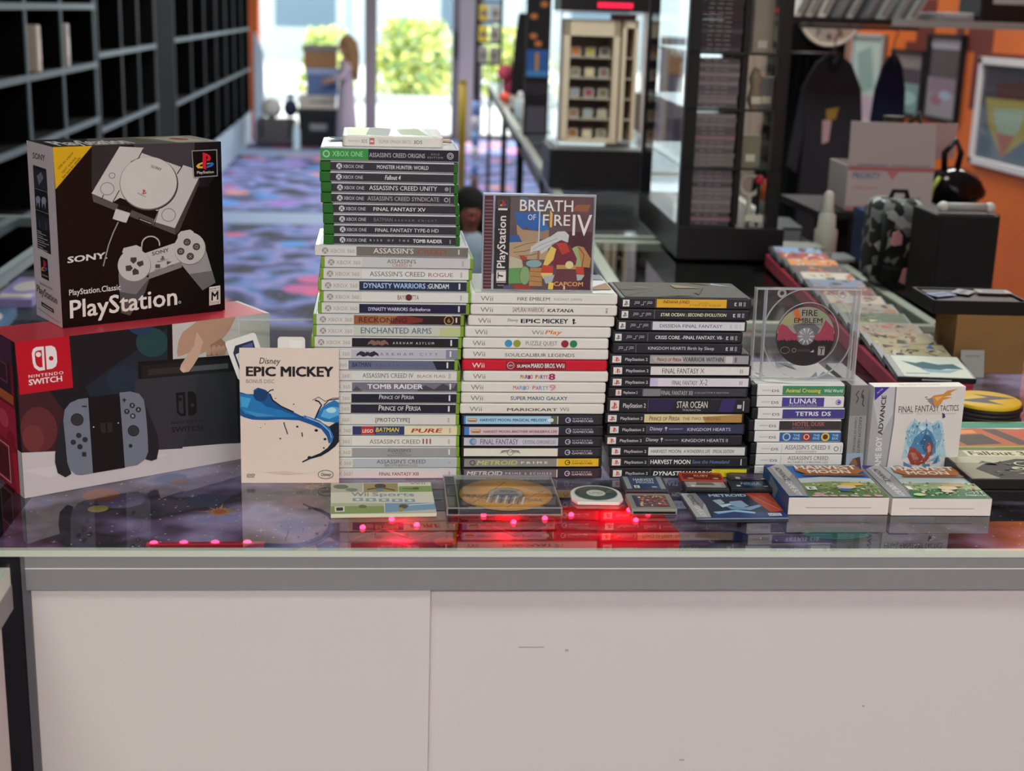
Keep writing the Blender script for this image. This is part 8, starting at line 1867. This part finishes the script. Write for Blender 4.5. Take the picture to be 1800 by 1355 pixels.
for i, (lab, x, w, h, c) in enumerate((('flat grey tray on the high shelf, right of the tilted cases', 0.58, 0.14, 0.03, '#77767a'), ('black machine on the high shelf above the framed posters', 0.74, 0.22, 0.16, '#121114'), ('dark console on the high shelf right of the black machine', 1.0, 0.17, 0.05, '#3c3a3e'), ('grey console with pale top at the right end of the high shelf', 1.2, 0.26, 0.07, '#66656a'))):
    t2 = thing('console', lab, 'console', (1.43 + x, 5.02, ZC + 0.6075), 0, 'machines on the high shelf'); q = Part(); q.box(0, 0, 0, w, 0.2, h, mat(c, 0.4)); q.build('body', t2, 0.005); q = Part(); q.box(w*0.2, -0.002, h*0.4, w*0.8, 0, h*0.65, mat('#8f8e90', 0.4)); q.build('front_slot', t2)
def poster(label, y0, y1, z0, z1, fr, art, fw=0.03):
    t_ = thing('framed_poster', label, 'poster', (2.999, y0, ZC + z0), 0, 'framed posters on the orange wall')
    L, H = y1 - y0, z1 - z0
    q = Part(); q.box(-0.012, 0, 0, 0, L, H, mat('#5a5458', 0.5)); P = Panel(q, (-0.012, L - fw, H - fw), (0, -(L - 2*fw), 0), (0, 0, -(H - 2*fw)), rough=0.25); art(P); q.build('picture', t_)
    q = Part(); f_ = mat(fr, 0.4)
    for a in ((0, 0, L, fw), (0, H - fw, L, H), (0, 0, fw, H), (L - fw, 0, L, H)): q.box(-0.03, a[0], a[1], -0.0005, a[2], a[3], f_)
    q.build('frame', t_, 0.002)
    q = Part(); q.box(-0.0145, fw, fw, -0.0135, L - fw, H - fw, clear('poster_glass', (0.97, 0.97, 0.97), 1.4)); q.build('glazing', t_)
def pa(P):
    P.rect(0, 0, 1, 1, '#3d3a42'); P.rect(0, 0.45, 1, 1, '#55606a'); P.poly([(0.15, 0.2), (0.6, 0.1), (1, 0.25), (1, 0.5), (0.2, 0.42)], '#4a2a28'); P.poly([(0.05, 0.35), (0.6, 0.33), (0.55, 0.7), (0.3, 0.95), (0.12, 0.65)], '#8f8448'); P.poly([(0.15, 0.45), (0.5, 0.42), (0.45, 0.65), (0.3, 0.8), (0.18, 0.6)], '#8a9a86'); P.poly([(0.2, 0.7), (0.42, 0.7), (0.3, 0.97)], '#8f5a48')
poster('large white-framed poster with a yellow wedge shape, rightmost on the orange wall', 5.75, 6.82, -0.07, 0.45, '#b5aeac', pa, 0.035)
def pb(P):
    P.rect(0, 0, 1, 1, '#8a8488'); P.rect(0, 0.1, 1, 0.5, '#4a4248'); P.rect(0.1, 0.5, 0.9, 0.7, '#7d6a78'); P.ell(0.35, 0.78, 0.2, 0.08, '#8a5f70', 14); P.ell(0.6, 0.72, 0.2, 0.06, '#8fa0b0', 14); P.rect(0.05, 0.05, 0.95, 0.14, '#9a96a0')
poster('tall black-framed poster hanging left of the white-framed one', 7.05, 7.52, 0.10, 0.55, '#161316', pb, 0.02)
def pc(P):
    P.rect(0, 0, 1, 1, '#6a8a88'); P.rect(0, 0, 1, 0.25, '#77706f'); P.rect(0.1, 0.25, 0.9, 0.5, '#332f3d'); P.ell(0.5, 0.75, 0.35, 0.12, '#8fb0a8', 16)
poster('smaller black-framed greenish poster, leftmost on the orange wall', 7.55, 8.05, 0.09, 0.455, '#161316', pc, 0.02)
def pd(P):
    P.rect(0, 0, 1, 1, '#a9b9b0'); P.poly([(0.1, 0.2), (0.6, 0.1), (0.8, 0.6), (0.3, 0.7)], '#7f9a94'); P.rect(0, 0.7, 1, 1, '#b09aa8')
poster('pale greenish poster seen between the shirts', 8.2, 8.75, 0.0, 0.53, '#8a8f8c', pd, 0.02)
